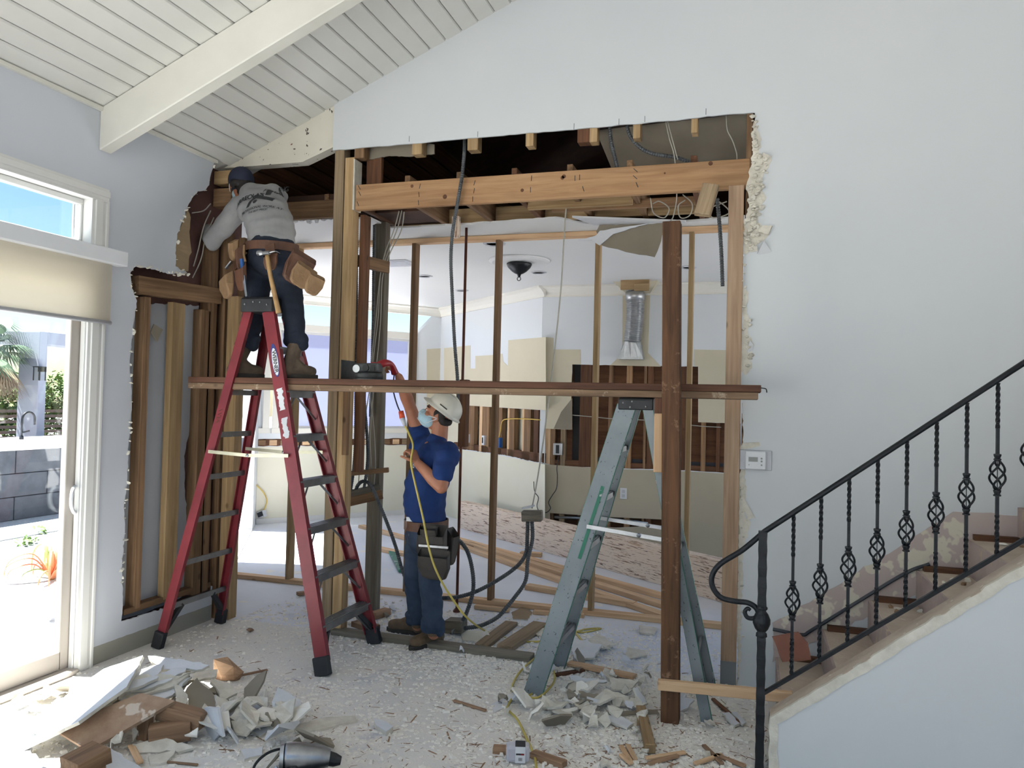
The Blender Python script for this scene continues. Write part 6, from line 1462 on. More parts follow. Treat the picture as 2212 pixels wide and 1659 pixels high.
p2 = pou(525, 540, 4.52, .15, .22, .06, (-.7, -.7, 0), M['leather'], slant=.1); pou(498, 598, 4.46, .16, .15, .06, (-.6, -.8, 0), M['suede'], 'front_pocket', p2, .2); pou(512, 523, 4.48, .10, .13, .05, (-.6, -.8, 0), M['suede'], 'upper_pocket', p2, -.15); pou(525, 578, 4.43, .10, .16, .04, (-.4, -.9, 0), M['leather'], 'tool_sleeve', p2, .1)
MB().bar(ay(527, 595, 4.39), ay(533, 640, 4.39), .016, .012, (0, -1, 0)).build('chisel', M['steel'], p2); MB().tube([ay(522, 560, 4.40), ay(526, 596, 4.40)], .014, n=8).build('chisel_handle', M['blue_box'], p2)
MB().bar(ay(488, 580, 4.42), ay(500, 565, 4.43), .03, .008).build('pliers', M['steel'], p2)
MB().bar(ay(583, 528, 4.44), ay(584, 548, 4.43), .07, .008, (0, -1, 0)).build('belt_loop', M['leather'], bl1)
hold = pou(586, 552, 4.435, .10, .10, .018, (0, -1, 0), M['leather'], 'hammer_holder')
MB().tube(spline([ay(528, 530, 4.43), ay(527, 550, 4.41), ay(530, 565, 4.41)], 5), .008, n=6).build('strap', M['suede'], bl1)
# hammer in the holder
hm = thing('claw_hammer', ay(582, 548, 4.39), 'claw hammer with long wooden handle hanging from the tool belt', 'hammer')
hp_ = spline([ay(577, 552, 4.395), ay(583, 590, 4.385), ay(594, 640, 4.38), ay(602, 676, 4.38)], 6)
MB().tube(hp_, [.013] * 6 + [.0125 + .0003 * i for i in range(len(hp_) - 6)], n=10, flat=1.25).build('handle', M['hickory'], hm, smooth=True)
MB().tube([ay(557, 547, 4.392), ay(563, 547, 4.392), ay(568, 547, 4.392), ay(583, 546, 4.392)], [.019, .019, .013, .015], n=12).build('poll', M['steel'], hm)
for k in (-1, 1): MB().tube(spline([ay(583, 546, 4.392), ay(595, 543, 4.392 + k * .008), ay(605, 547, 4.392 + k * .012)], 5), [.011 - .0008 * i for i in range(11)], n=8, flat=.6).build('claw', M['steel'], hm)
# ------------------------------------------------------------------ conduits, cables, cords
def path(L): return [ay(*p) if len(p) == 3 else az(p[0], p[1], p[3]) for p in L]
def hose(L, label, r=.0135, mat='conduit'): return tag(flexhose('flexible_conduit', path(L), r, M[mat]), label, 'conduit')
def cable(L, label, r=.004, mat='cable', name='cable'): return tag(wire(name, path(L), r, M[mat]), label, 'cable')
hose([(1004, 300, 5.10), (1003, 330, 4.97), (998, 380, 4.95), (988, 440, 4.95), (978, 500, 5.05), (974, 560, 5.15), (977, 640, 5.2), (982, 740, 5.2), (988, 815, 5.2), (990, 880, 5.2)], 'long conduit hanging in front of the fir header')
tag(MB().tube([V(-2.232, 5.85, 0), V(-2.232, 5.85, KC)], .0115, n=10).build('water_pipe', M['copper'], smooth=True), 'straight brown pipe standing beside the long conduit', 'pipe')
tag(MB().lathe([(.012, 0), (.03, .0), (.03, .012), (.014, .03)], V(-2.232, 5.85, 0.001), 12).build('pipe_flange', M['copper']), 'round flange at the foot of the brown pipe', 'pipe')
hose([(771, 470, 5.22), (770, 600, 5.25), (769, 800, 5.28), (768, 950, 5.3), (763, 1020, 5.32), (757, 1062, 5.34)], 'leftmost conduit in the bundle by the golden stud')
hose([(786, 478, 5.24), (784, 600, 5.27), (781, 740, 5.28), (786, 850, 5.3), (794, 960, 5.32), (793, 1010, 5.34), (786, 1058, 5.34)], 'second conduit in the bundle, bending right near its foot')
hose([(809, 486, 5.5), (807, 600, 5.52), (806, 700, 5.53), (803, 810, 5.53), (800, 900, 5.53)], 'third conduit in the bundle, running down the grey post')
hose([(768, 1066, 5.33), (772, 1050, 5.32), (783, 1040, 5.3), (797, 1044, 5.28), (808, 1062, 5.27), (824, 1100, 5.27), (842, 1145, 5.27), (856, 1185, 5.27), (866, 1222, 5.27), (874, 1245, 5.27)], 'conduit arching out of the block and down behind the worker', .015)
for i, (L, lab) in enumerate((([(868, 455, 5.35), (858, 495, 5.42), (838, 545, 5.45), (822, 590, 5.46), (817, 680, 5.46), (808, 760, 5.46), (797, 850, 5.46), (784, 930, 5.44), (778, 1000, 5.42), (774, 1050, 5.40)], 'pale cable fanning down from the second joist'),
                             ([(873, 458, 5.36), (866, 500, 5.43), (842, 548, 5.46), (826, 600, 5.47), (822, 690, 5.47), (815, 770, 5.47), (806, 850, 5.47), (800, 940, 5.47), (802, 1010, 5.47)], 'pale cable beside the grey post inside the bundle'),
                             ([(862, 456, 5.34), (850, 500, 5.41), (832, 545, 5.44), (820, 600, 5.45), (812, 690, 5.45), (804, 765, 5.45), (800, 850, 5.45), (808, 930, 5.45), (811, 1000, 5.45), (808, 1050, 5.43)], 'pale cable bowing right at the foot of the bundle'))):
    cable(L, lab, .0045)
cable([(1232, 432, 5.35), (1224, 440, 5.42), (1218, 520, 5.45), (1212, 620, 5.47), (1200, 740, 5.48), (1188, 840, 5.48), (1174, 950, 5.48), (1160, 1040, 5.48), (1149, 1098, 5.48)], 'single pale cable swinging down to the hanging junction box', .0055)
jb = thing('junction_box', ay(1147, 1106, 5.48), 'small grey metal junction box hanging on conduits', 'junction box')
a = ay(1128, 1114, 5.48); b = ay(1170, 1112, 5.48)
MB().bar(a + V(0, 0, .0), b + V(.0, .02, -.01), .09, .075).build('box', M['grey_post'], jb, bevel=.005); MB().bar(ay(1130, 1097, 5.45), ay(1152, 1093, 5.45), .07, .012).build('lid', M['plastic_g'], jb)
hose([(1140, 1122, 5.48), (1139, 1160, 5.48), (1136, 1195, 5.48), (1118, 1222, 5.47), (1080, 1250, 5.45), (1030, 1277, 5.4), (985, 1290, 5.36), (940, 1292, 5.34)], 'conduit sweeping left from the hanging junction box', .016)
hose([(1149, 1122, 5.48), (1150, 1165, 5.48), (1140, 1210, 5.46), (1135, 1255, 5.42), (1112, 1290, 5.38), (1094, 1312, 5.32), (1075, 1333, 5.28), (1040, 1351, 5.26), (1003, 1357, 5.26)], 'conduit drooping from the junction box to the floor box', .016)
hose([(962, 1150, 5.15), (985, 1162, 5.2), (1008, 1188, 5.25), (1020, 1230, 5.28), (1022, 1275, 5.28), (1010, 1318, 5.26), (1000, 1340, 5.26)], 'conduit looping out behind the worker to the floor box', .016)
fb = thing('floor_box', az(985, 1360, 0), 'dusty grey electrical box lying on the floor by the worker boot', 'junction box')
fo = MB().bar(az(966, 1350, .05), az(1003, 1352, .06), .12, .09).build('box', M['grey_post'], fb, bevel=.006); fo.rotation_euler = (0, 0, 0)
MB().sheet([[az(975, 1362, .05), az(1004, 1345, .06), az(1002, 1352, .0), az(975, 1372, 0)]], .004, (.3, -1, .4)).build('cover', M['plastic_g'], fb)
hose([(1549, 428, 5.08), (1553, 470, 5.10), (1558, 540, 5.11), (1561, 618, 5.11)], 'short conduit dangling left of the pinkish post')
hose([(1316, 270, 5.06), (1321, 310, 5.06), (1328, 340, 5.07), (1333, 362, 5.08)], 'short conduit in the attic above the header')
hose([(1354, 272, 5.06), (1362, 295, 5.06), (1382, 318, 5.07), (1410, 332, 5.09), (1455, 339, 5.1), (1497, 352, 5.12)], 'curving conduit crossing the soffit board')
cable([(1438, 262, 5.05), (1446, 300, 5.05), (1457, 340, 5.06), (1462, 420, 5.08), (1455, 465, 5.2), (1448, 478, 5.3)], 'thin pale wire hanging left in the attic gap')
cable([(1442, 262, 5.05), (1452, 300, 5.05), (1464, 345, 5.06)], 'thin pale wire hanging beside another in the attic gap')
cable([(1569, 250, 5.05), (1571, 280, 5.05), (1583, 305, 5.06), (1591, 330, 5.07), (1592, 348, 5.08)], 'kinked pale wire at the right end of the attic gap')
for i, L in enumerate(([(1405, 428, 5.15), (1412, 460, 5.2), (1435, 470, 5.25), (1445, 450, 5.25), (1425, 435, 5.2), (1410, 440, 5.2)], [(1475, 420, 5.2), (1495, 440, 5.25), (1490, 465, 5.3), (1470, 470, 5.3), (1465, 445, 5.25), (1480, 432, 5.2)], [(1530, 425, 5.15), (1560, 440, 5.2), (1575, 460, 5.2), (1540, 470, 5.2), (1535, 450, 5.2), (1570, 435, 5.2)])):
    cable(L, ('loose wire coil left in the last joist bay', 'loose wire coil behind the hanging stud end', 'tangle of wire beside the pinkish post top')[i], .004)
for i, (L, m2) in enumerate((([(415, 460, 5.0), (440, 455, 5.0), (455, 440, 5.0)], 'cable'), ([(455, 455, 4.98), (440, 490, 4.98), (428, 540, 4.98), (418, 575, 4.98)], 'cable'), ([(462, 470, 4.97), (445, 510, 4.97), (434, 560, 4.97), (416, 600, 4.97)], 'cable'))):
    pts = [ax(p[0], p[1], XL - .03 - .01 * i) for p in L]; tag(wire('cable', pts, .0045, M[m2]), ('pale wire crossing the top of the torn left hole', 'pale wire drooping in the torn left hole', 'lowest pale wire hanging in the torn left hole')[i], 'cable')
ycb = [pA(x, y, .05) for x, y in ((543, 1020), (552, 1045), (568, 1062), (576, 1080), (572, 1098), (566, 1108))]
tag(wire('cable', ycb, .008, M['cable_y']), 'yellow cable dangling from the bay wall', 'cable'); yb_ = thing('outlet_box', ycb[-1], 'loose outlet box at the end of the yellow cable', 'outlet box')
MB().bar(ycb[-1] + V(-.06, 0, -.03), ycb[-1] + V(.05, 0, .0), .06, .09).build('box', M['plastic_g'], yb_, bevel=.005); MB().bar(ycb[-1] + V(-.04, -.035, -.03), ycb[-1] + V(.03, -.035, .0), .01, .06).build('opening', M['ink'], yb_)

# circular saw on the planks
sw2 = thing('circular_saw', ay(800, 812, 4.60), 'dusty circular saw with red handle resting on the planks', 'circular saw')
zS = 1.812
bp0, bp1 = ay(752, 800, 4.60), ay(768, 800, 4.60)
MB().box(bp0.x, bp0.x + .006, 4.50, 4.68, zS, zS + .125).build('base_plate', M['saw_dark'], sw2, bevel=.004)
cg = V(ay(797, 800, 4.58).x, 4.58, zS)
MB().lathe([(.012, .002), (.090, .002), (.094, .008), (.094, .034), (.088, .042), (.03, .046), (.02, .050)], cg, 36).build('blade_guard', M['saw_dark'], sw2, smooth=True, auto=35)
MB().lathe([(.006, .0), (.098, .0), (.098, .002), (.006, .002)], cg + V(0, 0, .0005), 36).build('blade', M['steel'], sw2)
mo = MB().lathe([(.034, .05), (.040, .054), (.040, .098), (.034, .104), (.02, .106)], cg + V(.01, 0, 0), 20).build('motor_cap', M['saw_dark'], sw2, smooth=True, auto=35)
MB().bar(cg + V(-.09, 0, .075), cg + V(.085, .0, .078), .075, .062).build('motor_housing', M['saw_dark'], sw2, bevel=.012)
MB().tube([cg + V(-.07, -.045, .07), cg + V(-.07, -.030, .07)], .026, n=16).build('bevel_knob', M['silver'], sw2); MB().tube([cg + V(.0, -.05, .075), cg + V(.0, -.03, .075)], .022, n=16).build('vent_port', M['black'], sw2)
for i in range(4): MB().box(cg.x + .03 + i * .011, cg.x + .036 + i * .011, cg.y - .040, cg.y - .036, cg.z + .055, cg.z + .095).build('vent_slot', M['black'], sw2)
hx = wrF
MB().tube(spline([cg + V(.05, .01, .090), ay(832, 784, 4.64), ay(846, 788, 4.71), ay(853, 806, 4.755)], 6), [.022 + .004 * math.sin(i * .4) for i in range(19)], n=12).build('handle', M['saw_red'], sw2, smooth=True)
MB().bar(cg + V(.02, .0, .108), cg + V(.08, .0, .106), .045, .014).build('red_cover', M['saw_red'], sw2, bevel=.005)
# power cord: black tail, orange plug, yellow extension lead
tag(wire('saw_cord', [ay(852, 806, 4.755), ay(849, 835, 4.76), ay(852, 855, 4.74), ay(860, 880, 4.72), ay(866, 892, 4.72)], .005, M['cord_black']), 'black saw cord hanging below the planks', 'cord')
pg_ = thing('plug', ay(868, 900, 4.72), 'orange plug joining saw cord and yellow lead', 'plug')
MB().tube([ay(866, 888, 4.72), ay(869, 903, 4.72)], [.017, .019], n=10).build('shell', M['orange'], pg_, smooth=True); MB().tube([ay(869, 903, 4.72), ay(875, 920, 4.72)], [.018, .012], n=10).build('connector', M['plastic_g'], pg_, smooth=True)
FX = lambda x, y: az(x, y, .008)
yl = [ay(875, 920, 4.72), ay(884, 938, 4.71), ay(892, 962, 4.66), ay(888, 1000, 4.64), ay(898, 1050, 4.62), ay(914, 1120, 4.58), ay(928, 1190, 4.58), ay(948, 1245, 4.60), ay(985, 1305, 4.66), ay(1015, 1340, 4.72), FX(1055, 1366), FX(1110, 1382), FX(1160, 1386), FX(1210, 1376), FX(1262, 1360), FX(1298, 1358), FX(1262, 1366), FX(1244, 1366), FX(1256, 1386), FX(1225, 1392), FX(1180, 1405), FX(1128, 1450), FX(1106, 1485), FX(1122, 1502), FX(1160, 1507), FX(1194, 1482), FX(1197, 1452), FX(1182, 1452), FX(1150, 1498), FX(1112, 1510), FX(1097, 1530), FX(1118, 1560), FX(1140, 1600), FX(1156, 1640), FX(1158, 1680)]
for i in range(20, 33):
    yl[i] = yl[i] + V(0, 0, .012 * (i % 2))
tag(wire('extension_cord', yl, .0065, M['cord'], k=8, n=8), 'long yellow extension cord running from plug across the floor', 'cord')
# ------------------------------------------------------------------ debris and tools on the floor
rd = random.Random(77)
def plate(name, corners, th, mat, label, seed=0, amp=.008, step=.035, cat='debris', group=None, edge=None):
    """a torn board: its own corners, thickness and ragged outline"""
    C = [Vector(c) for c in corners]; n = Vector()
    for i in range(len(C)):
        a, b = C[i], C[(i + 1) % len(C)]; n += Vector(((a.y - b.y) * (a.z + b.z), (a.z - b.z) * (a.x + b.x), (a.x - b.x) * (a.y + b.y)))
    n.normalize()
    if n.z < 0: n = -n; C.reverse()
    q = sum(C, Vector()) / len(C); C = flat_to(C, q, n); L = flat_to(jag(C, amp, step, seed, True), q, n)
    if edge is None:
        o = MB().sheet([L], th, n).build(name, mat); tag(o, label, cat, group); return o
    e = thing(name, V(q.x, q.y, 0), label, cat, group)
    MB().sheet([L], th * .12, n).build('face', mat, e); MB().sheet([[p - n * th * .125 for p in flat_to(jag(C, amp, step, seed, True), q, n)]], th * .875, n).build('core', edge, e)
    return e
def pz(L): return [az(x, y, z) for x, y, z in L]
D = 'gyp_white'
plate('drywall_sheet', pz([(306, 1410, .27), (276, 1488, .225), (170, 1560, .15), (45, 1612, .06), (58, 1588, .055), (150, 1500, .09), (225, 1448, .155)]), .016, M[D], 'big white drywall sheet leaning on top of the left pile', 1, .006, .05, edge=M['gyp'])
for i, (L, m2, lab) in enumerate((
    ([(320, 1420, .24), (402, 1424, .24), (452, 1436, .22), (436, 1448, .20), (345, 1442, .22)], D, 'thin grey drywall layer topmost at the back of the left pile'),
    ([(352, 1432, .23), (342, 1462, .21), (296, 1484, .20), (262, 1490, .20), (300, 1448, .22)], D, 'white drywall layer just right of the big leaning sheet'),
    ([(404, 1437, .22), (400, 1452, .20), (330, 1484, .18), (282, 1490, .18), (320, 1460, .20)], D, 'second drywall layer in the left pile'),
    ([(410, 1452, .20), (380, 1480, .17), (310, 1502, .15), (262, 1510, .15), (300, 1485, .17)], 'gyp', 'third drywall layer in the left pile'),
    ([(415, 1462, .18), (372, 1500, .14), (300, 1520, .12), (240, 1526, .12), (290, 1498, .15)], D, 'fourth drywall layer in the left pile'),
    ([(385, 1485, .15), (350, 1518, .11), (268, 1532, .10), (196, 1534, .10), (250, 1512, .12)], 'gyp', 'fifth drywall layer in the left pile above the brown board'),
    ([(470, 1445, .12), (466, 1462, .10), (415, 1472, .10), (418, 1452, .12)], 'gyp', 'pale drywall piece in front of the splintered brown chunk'),
    ([(425, 1472, .14), (475, 1510, .10), (480, 1562, .02), (455, 1560, .02), (408, 1520, .10), (400, 1490, .14)], 'paper_grey', 'large cracked grey sheet right of the left pile'),
    ([(455, 1470, .12), (505, 1478, .10), (512, 1500, .06), (480, 1508, .08)], 'gyp', 'grey torn sheet lying behind the cracked grey sheet'),
    ([(465, 1500, .11), (520, 1530, .04), (536, 1550, .02), (520, 1556, .02), (470, 1525, .09)], 'gyp', 'slanting grey slab at the right of the left pile'),
    ([(478, 1540, .10), (502, 1560, .08), (512, 1582, .01), (495, 1592, .01), (480, 1562, .06)], 'paper_grey', 'small grey slab propped upright in front of the left pile'),
    ([(545, 1512, .03), (600, 1545, .015), (590, 1560, .012), (548, 1535, .02)], D, 'pale flat shard right of the left pile'),
    ([(535, 1575, .02), (592, 1563, .03), (598, 1570, .02), (560, 1590, .012)], D, 'white shard with thick edge near the nail gun'),
    ([(285, 1607, .03), (360, 1596, .04), (420, 1612, .03), (400, 1622, .012), (300, 1625, .012)], 'gyp', 'flat grey sheet piece in front of the timber blocks'),
    ([(320, 1632, .02), (380, 1620, .02), (360, 1645, .012), (325, 1650, .012)], 'gyp', 'grey sheet scrap at the lower edge of the left pile'),
    ([(232, 1612, .10), (312, 1662, .02), (250, 1690, .02), (215, 1640, .08)], D, 'white sheet corner in the lower left foreground'),
    ([(0, 1595, .04), (60, 1610, .04), (105, 1670, .03), (0, 1690, .03)], D, 'pale sheet at the lower left corner of the picture'),
    ([(375, 1480, .17), (392, 1478, .18), (404, 1505, .12), (398, 1526, .10), (380, 1515, .12)], 'gyp', 'curled grey shard wedged in the left pile'),
    ([(520, 1618, .02), (568, 1612, .02), (566, 1630, .015), (528, 1640, .012)], D, 'square white shard left of the nail gun'))):
    plate('drywall_sheet' if i < 6 else 'drywall_piece', pz(L), .015, M[m2], lab, 10 + i, .010, .03, 'drywall', edge=M['gyp'])
rs_ = random.Random(23)
for k in range(9):
    t = k / 8; z0 = .20 - .12 * t
    L = [(x + rs_.uniform(-8, 8), y + rs_.uniform(-4, 4), z + rs_.uniform(-.006, .006)) for x, y, z in ((418 - 10 * t, 1442 + 34 * t, z0 + .02), (402 - 16 * t, 1462 + 40 * t, z0 - .02), (330 - 40 * t, 1492 + 32 * t, z0 - .035), (258 - 50 * t, 1508 + 26 * t, z0 - .04), (300 - 40 * t, 1470 + 34 * t, z0))]
    plate('drywall_layer', pz(L), .012, M[('gyp', D, 'paper_grey')[k % 3]], 'thin drywall layer inside the stacked left pile', 140 + k, .012, .025, 'drywall', 'layers stacked in the left pile')
tag(plate('worn_board', pz([(112, 1572, .10), (305, 1498, .20), (378, 1512, .19), (192, 1622, .04)]), .018, M['ply'], 'worn brown board lying slanted under the white sheets', 40, .002, .1), None, 'board')
def block(name, a, b, w, t, label, mat='scrap', up=(0, 0, 1), cat='wood scrap'):
    return tag(board(name, a, b, w, t, M[mat], up), label, cat)
block('wood_block', az(311, 1598, 0.0), az(311, 1598, 0) + V(0, .01, .155), .065, .04, 'upright brown block in front of the left pile', 'scrap', (0, 1, 0))
block('wood_block', az(322, 1588, .05), az(413, 1574, .06), .085, .085, 'thick brown block lying beside the upright one')
block('wood_block', az(348, 1532, .13), az(440, 1558, .09), .085, .075, 'splintered brown block sloping across the left pile')
block('wood_block', az(150, 1668, .06), az(222, 1630, .08), .14, .10, 'reddish splintered timber end in the lower left foreground', 'frame_brown')
tag(chunk(az(488, 1452, .05), .11, M['scrap'], 'wood_block', None, 931, .45), 'splintered brown chunk behind the left pile', 'wood scrap')
block('wood_stick', az(283, 1610, .02), az(303, 1648, .02), .03, .012, 'thin pale stick pointing to the lower left foreground', 'fir')
block('wood_stick', az(505, 1462, .02), az(578, 1447, .015), .016, .012, 'thin brown stick right behind the left pile')
block('wood_stick', az(350, 1645, .006), az(428, 1652, .006), .012, .01, 'thin splinter on the floor left of the nail gun')
tag(chunk(az(44, 1502, .02), .022, M['yellow_foam'], 'foam_lump', None, 901), 'small yellow foam lump by the door sill', 'foam')
tag(chunk(az(541, 1360, .02), .035, M['scrap'], 'wood_chunk', None, 902), 'small brown wood chunk alone behind the ladder foot', 'wood scrap')
# middle of the floor
plate('drywall_piece', pz([(632, 1568, .012), (700, 1550, .012), (768, 1545, .014), (772, 1556, .012), (690, 1575, .012), (640, 1582, .012)]), .012, M['gyp'], 'long flat grey sheet piece above the nail gun', 60, .005, .03, 'drywall', edge=M['gyp'])
plate('drywall_piece', pz([(808, 1553, .035), (830, 1555, .04), (849, 1570, .03), (834, 1579, .028), (812, 1566, .03)]), .03, M[D], 'thick white drywall chunk alone on the open floor', 61, .003, .03, 'drywall', edge=M['gyp'])
plate('paper_scrap', pz([(1060, 1522, .006), (1105, 1495, .006), (1130, 1508, .006), (1090, 1528, .006), (1068, 1538, .006)]), .002, M['plastic_w'], 'white printed paper scrap under the yellow cord', 62, .001, .1, 'paper')
letters('S  IC', .05, az(1095, 1517, .0085), (.9, .35, 0), (-.35, .9, 0), M['ink'], bpy.data.objects['paper_scrap'])
block('wood_stick', az(980, 1513, .008), az(1050, 1535, .008), .02, .012, 'bent reddish stick left of the paper scrap')
block('old_plate', az(722, 1362, .02), az(1150, 1420, .02), .10, .035, 'long grey sole plate left on the floor under the opening', 'grey_post')
block('old_board', az(1040, 1396, .015), az(1105, 1346, .015), .10, .03, 'left of two pale planks lying behind the sole plate', 'frame_grey')
block('old_board', az(1090, 1400, .02), az(1168, 1348, .02), .12, .035, 'right of two pale planks lying behind the sole plate', 'frame_grey')
plate('drywall_piece', pz([(995, 1362, .012), (1072, 1362, .012), (1072, 1385, .012), (1000, 1382, .012)]), .012, M['cream'], 'cream sheet piece beside the floor box', 63, .004, .04, 'drywall', edge=M['gyp'])
block('wood_stick', az(1152, 1322, .015), az(1262, 1330, .015), .05, .03, 'short pale stick in front of the shoring wall plate', 'fir')
block('wood_stick', az(1026, 1310, .02), az(1100, 1318, .02), .05, .03, 'pale stick lying on the sole plate left of the grey ladder', 'fir')
block('wood_block', az(805, 1330, .03), az(838, 1320, .03), .07, .05, 'small brown block behind the worker far boot')
block('wood_block', az(770, 1345, .04), az(810, 1358, .04), .10, .04, 'brown scrap under the red ladder right foot', 'scrap')
block('wood_block', az(642, 1283, .02), az(658, 1281, .02), .05, .03, 'tiny brown block near the shoring wall plate')
plate('drywall_piece', pz([(1105, 1322, .01), (1130, 1310, .01), (1150, 1322, .01), (1140, 1338, .01), (1108, 1336, .01)]), .01, M['paper'], 'pinkish round scrap near the lowest conduit', 64, .005, .03, 'drywall', edge=M['gyp'])
for i, (L, m2, lab) in enumerate((
    ([(1228, 1378, .05), (1300, 1390, .08), (1282, 1424, .03), (1240, 1420, .03)], D, 'white crumpled sheet behind the grey ladder foot'),
    ([(1250, 1395, .10), (1258, 1425, .02), (1270, 1435, .02), (1246, 1432, .02), (1243, 1405, .08)], 'paper_grey', 'grey shard standing upright right of the grey ladder'),
    ([(1290, 1368, .06), (1330, 1392, .03), (1300, 1400, .03), (1270, 1385, .05)], 'gyp', 'pale sheet leaning on the crumpled white sheet'),
    ([(1355, 1400, .05), (1392, 1402, .06), (1398, 1418, .02), (1350, 1420, .02)], 'gyp', 'grey torn sheet midway between ladder and dark post'),
    ([(1230, 1462, .05), (1308, 1466, .06), (1312, 1474, .04), (1235, 1472, .04)], D, 'long white strip on top of the right pile'),
    ([(1225, 1470, .04), (1262, 1472, .05), (1282, 1482, .03), (1230, 1492, .02)], 'gyp', 'pale folded sheet at the left end of the right pile'),
    ([(1316, 1464, .07), (1380, 1470, .07), (1360, 1490, .04), (1322, 1488, .04)], 'gyp', 'ragged grey sheet at the back of the right pile'),
    ([(1250, 1492, .04), (1300, 1500, .05), (1290, 1508, .03), (1252, 1506, .02)], 'paper_grey', 'small grey sheet low in the right pile'),
    ([(1308, 1490, .06), (1400, 1516, .05), (1380, 1530, .02), (1290, 1514, .03)], 'gyp', 'long grey sheet across the front of the right pile'),
    ([(1368, 1486, .10), (1378, 1484, .10), (1396, 1516, .04), (1388, 1520, .04)], D, 'white strip standing out of the right pile'),
    ([(1312, 1538, .012), (1420, 1532, .012), (1425, 1542, .012), (1320, 1548, .012)], 'paper_grey', 'flat grey strip in front of the right pile'),
    ([(1306, 1545, .03), (1340, 1546, .03), (1368, 1562, .025), (1355, 1572, .02), (1320, 1560, .02)], D, 'white slab in front of the right pile'),
    ([(1268, 1538, .03), (1288, 1542, .04), (1284, 1560, .02), (1274, 1558, .02)], D, 'small crumpled white lump left of the white slab'),
    ([(1468, 1508, .05), (1500, 1510, .06), (1484, 1532, .02), (1466, 1534, .02)], D, 'white sheet corner right behind the dark post'),
    ([(1560, 1540, .03), (1575, 1538, .03), (1598, 1562, .02), (1588, 1566, .02)], D, 'left of two pale shards near the railing newel'),
    ([(1580, 1538, .03), (1592, 1538, .03), (1612, 1560, .02), (1604, 1564, .02)], D, 'right of two pale shards near the railing newel'),
    ([(1380, 1350, .02), (1420, 1356, .02), (1412, 1370, .015), (1384, 1366, .015)], 'gyp', 'pale shard behind the dark post near the wall plate'),
    ([(1150, 1365, .02), (1190, 1352, .03), (1205, 1362, .02), (1170, 1375, .015)], 'gyp', 'pale shard behind the grey ladder front rail'))):
    plate('drywall_piece', pz(L), .012, M[m2], lab, 80 + i, .006, .025, 'drywall', edge=M['gyp'])
block('pale_board', az(1228, 1432, .02), az(1372, 1462, .02), .07, .02, 'pale narrow board behind the right pile', 'fir')
block('wood_stick', az(1200, 1458, .01), az(1262, 1448, .012), .03, .02, 'dark stick beside the grey ladder foot', 'frame_dark')
tp_s = board('wedge_stick', az(1384, 1532, .03), az(1405, 1618, .03), .05, .045, M['frame_gold']); tag(tp_s, 'golden wedge of wood pointing away from the dark post', 'wood scrap')
tag(MB().bar(az(1382, 1530, .02), az(1386, 1560, .02), .02, .02, (0, 0, 1), .05, .04).build('wedge_tip', M['frame_gold'], tp_s), None)
for i, (p, q) in enumerate((((1342, 1612), (1362, 1645)), ((1356, 1610), (1372, 1640)), ((1395, 1638), (1480, 1625)), ((1400, 1650), (1465, 1632)), ((1500, 1650), (1560, 1630)), ((1540, 1510), (1600, 1562)), ((1520, 1610), (1560, 1650)), ((1340, 1630), (1364, 1650)), ((1545, 1630), (1610, 1655)), ((1150, 1628), (1220, 1652)), ((1065, 1618), (1100, 1620)))):
    block('wood_stick', az(*p, .012), az(*q, .012), .024 if i < 9 else .05, .014 if i < 9 else .03,
          ('pale splinter left of the foreground wedge', 'pale splinter beside the foreground wedge', 'long splinter right of the foreground wedge', 'lower long splinter right of the foreground wedge', 'pale splinter at the bottom right foreground', 'dark stick lying behind the railing newel', 'brown splinter in the bottom right foreground', 'short pale splinter below the foreground wedge', 'splinter nearest the railing newel foot', 'reddish wood scrap beside the plastic nail box', 'smooth reddish dowel left of the plastic nail box')[i],
          ('fir', 'fir', 'fir', 'scrap', 'fir', 'frame_dark', 'scrap', 'fir', 'scrap', 'scrap', 'scrap')[i])
# plastic nail box with its paper label
nbx = thing('nail_box', az(1118, 1645, 0), 'clear plastic nail box with printed paper label', 'box')
c = az(1118, 1646, 0); ux = V(.96, .28, 0); uy = V(-.28, .96, 0)
def obx(m3, x0, x1, y0, y1, z0, z1):
    P = [c + ux * x + uy * y + V(0, 0, z) for z in (z0, z1) for x, y in ((x0, y0), (x1, y0), (x1, y1), (x0, y1))]
    return m3.add(P, [(0, 3, 2, 1), (4, 5, 6, 7), (0, 1, 5, 4), (1, 2, 6, 5), (2, 3, 7, 6), (3, 0, 4, 7)])
obx(MB(), -.055, .055, -.035, .035, .012, .085).build('tub', M['clear'], nbx, bevel=.012)
obx(MB(), -.012, .035, -.0375, -.0360, .012, .086).build('label', M['plastic_w'], nbx); obx(MB(), -.012, .035, -.036, .030, .0855, .087).build('label_top', M['ink'], nbx)
obx(MB(), -.008, .030, -.0382, -.0376, .048, .056).build('label_band', M['ink'], nbx); obx(MB(), .014, .030, -.0388, -.0383, .049, .055).build('label_mark', M['saw_red'], nbx)
for i in range(6): obx(MB(), .004 + i * .003, .0055 + i * .003, -.0382, -.0376, .022, .036).build('barcode_bar', M['ink'], nbx)
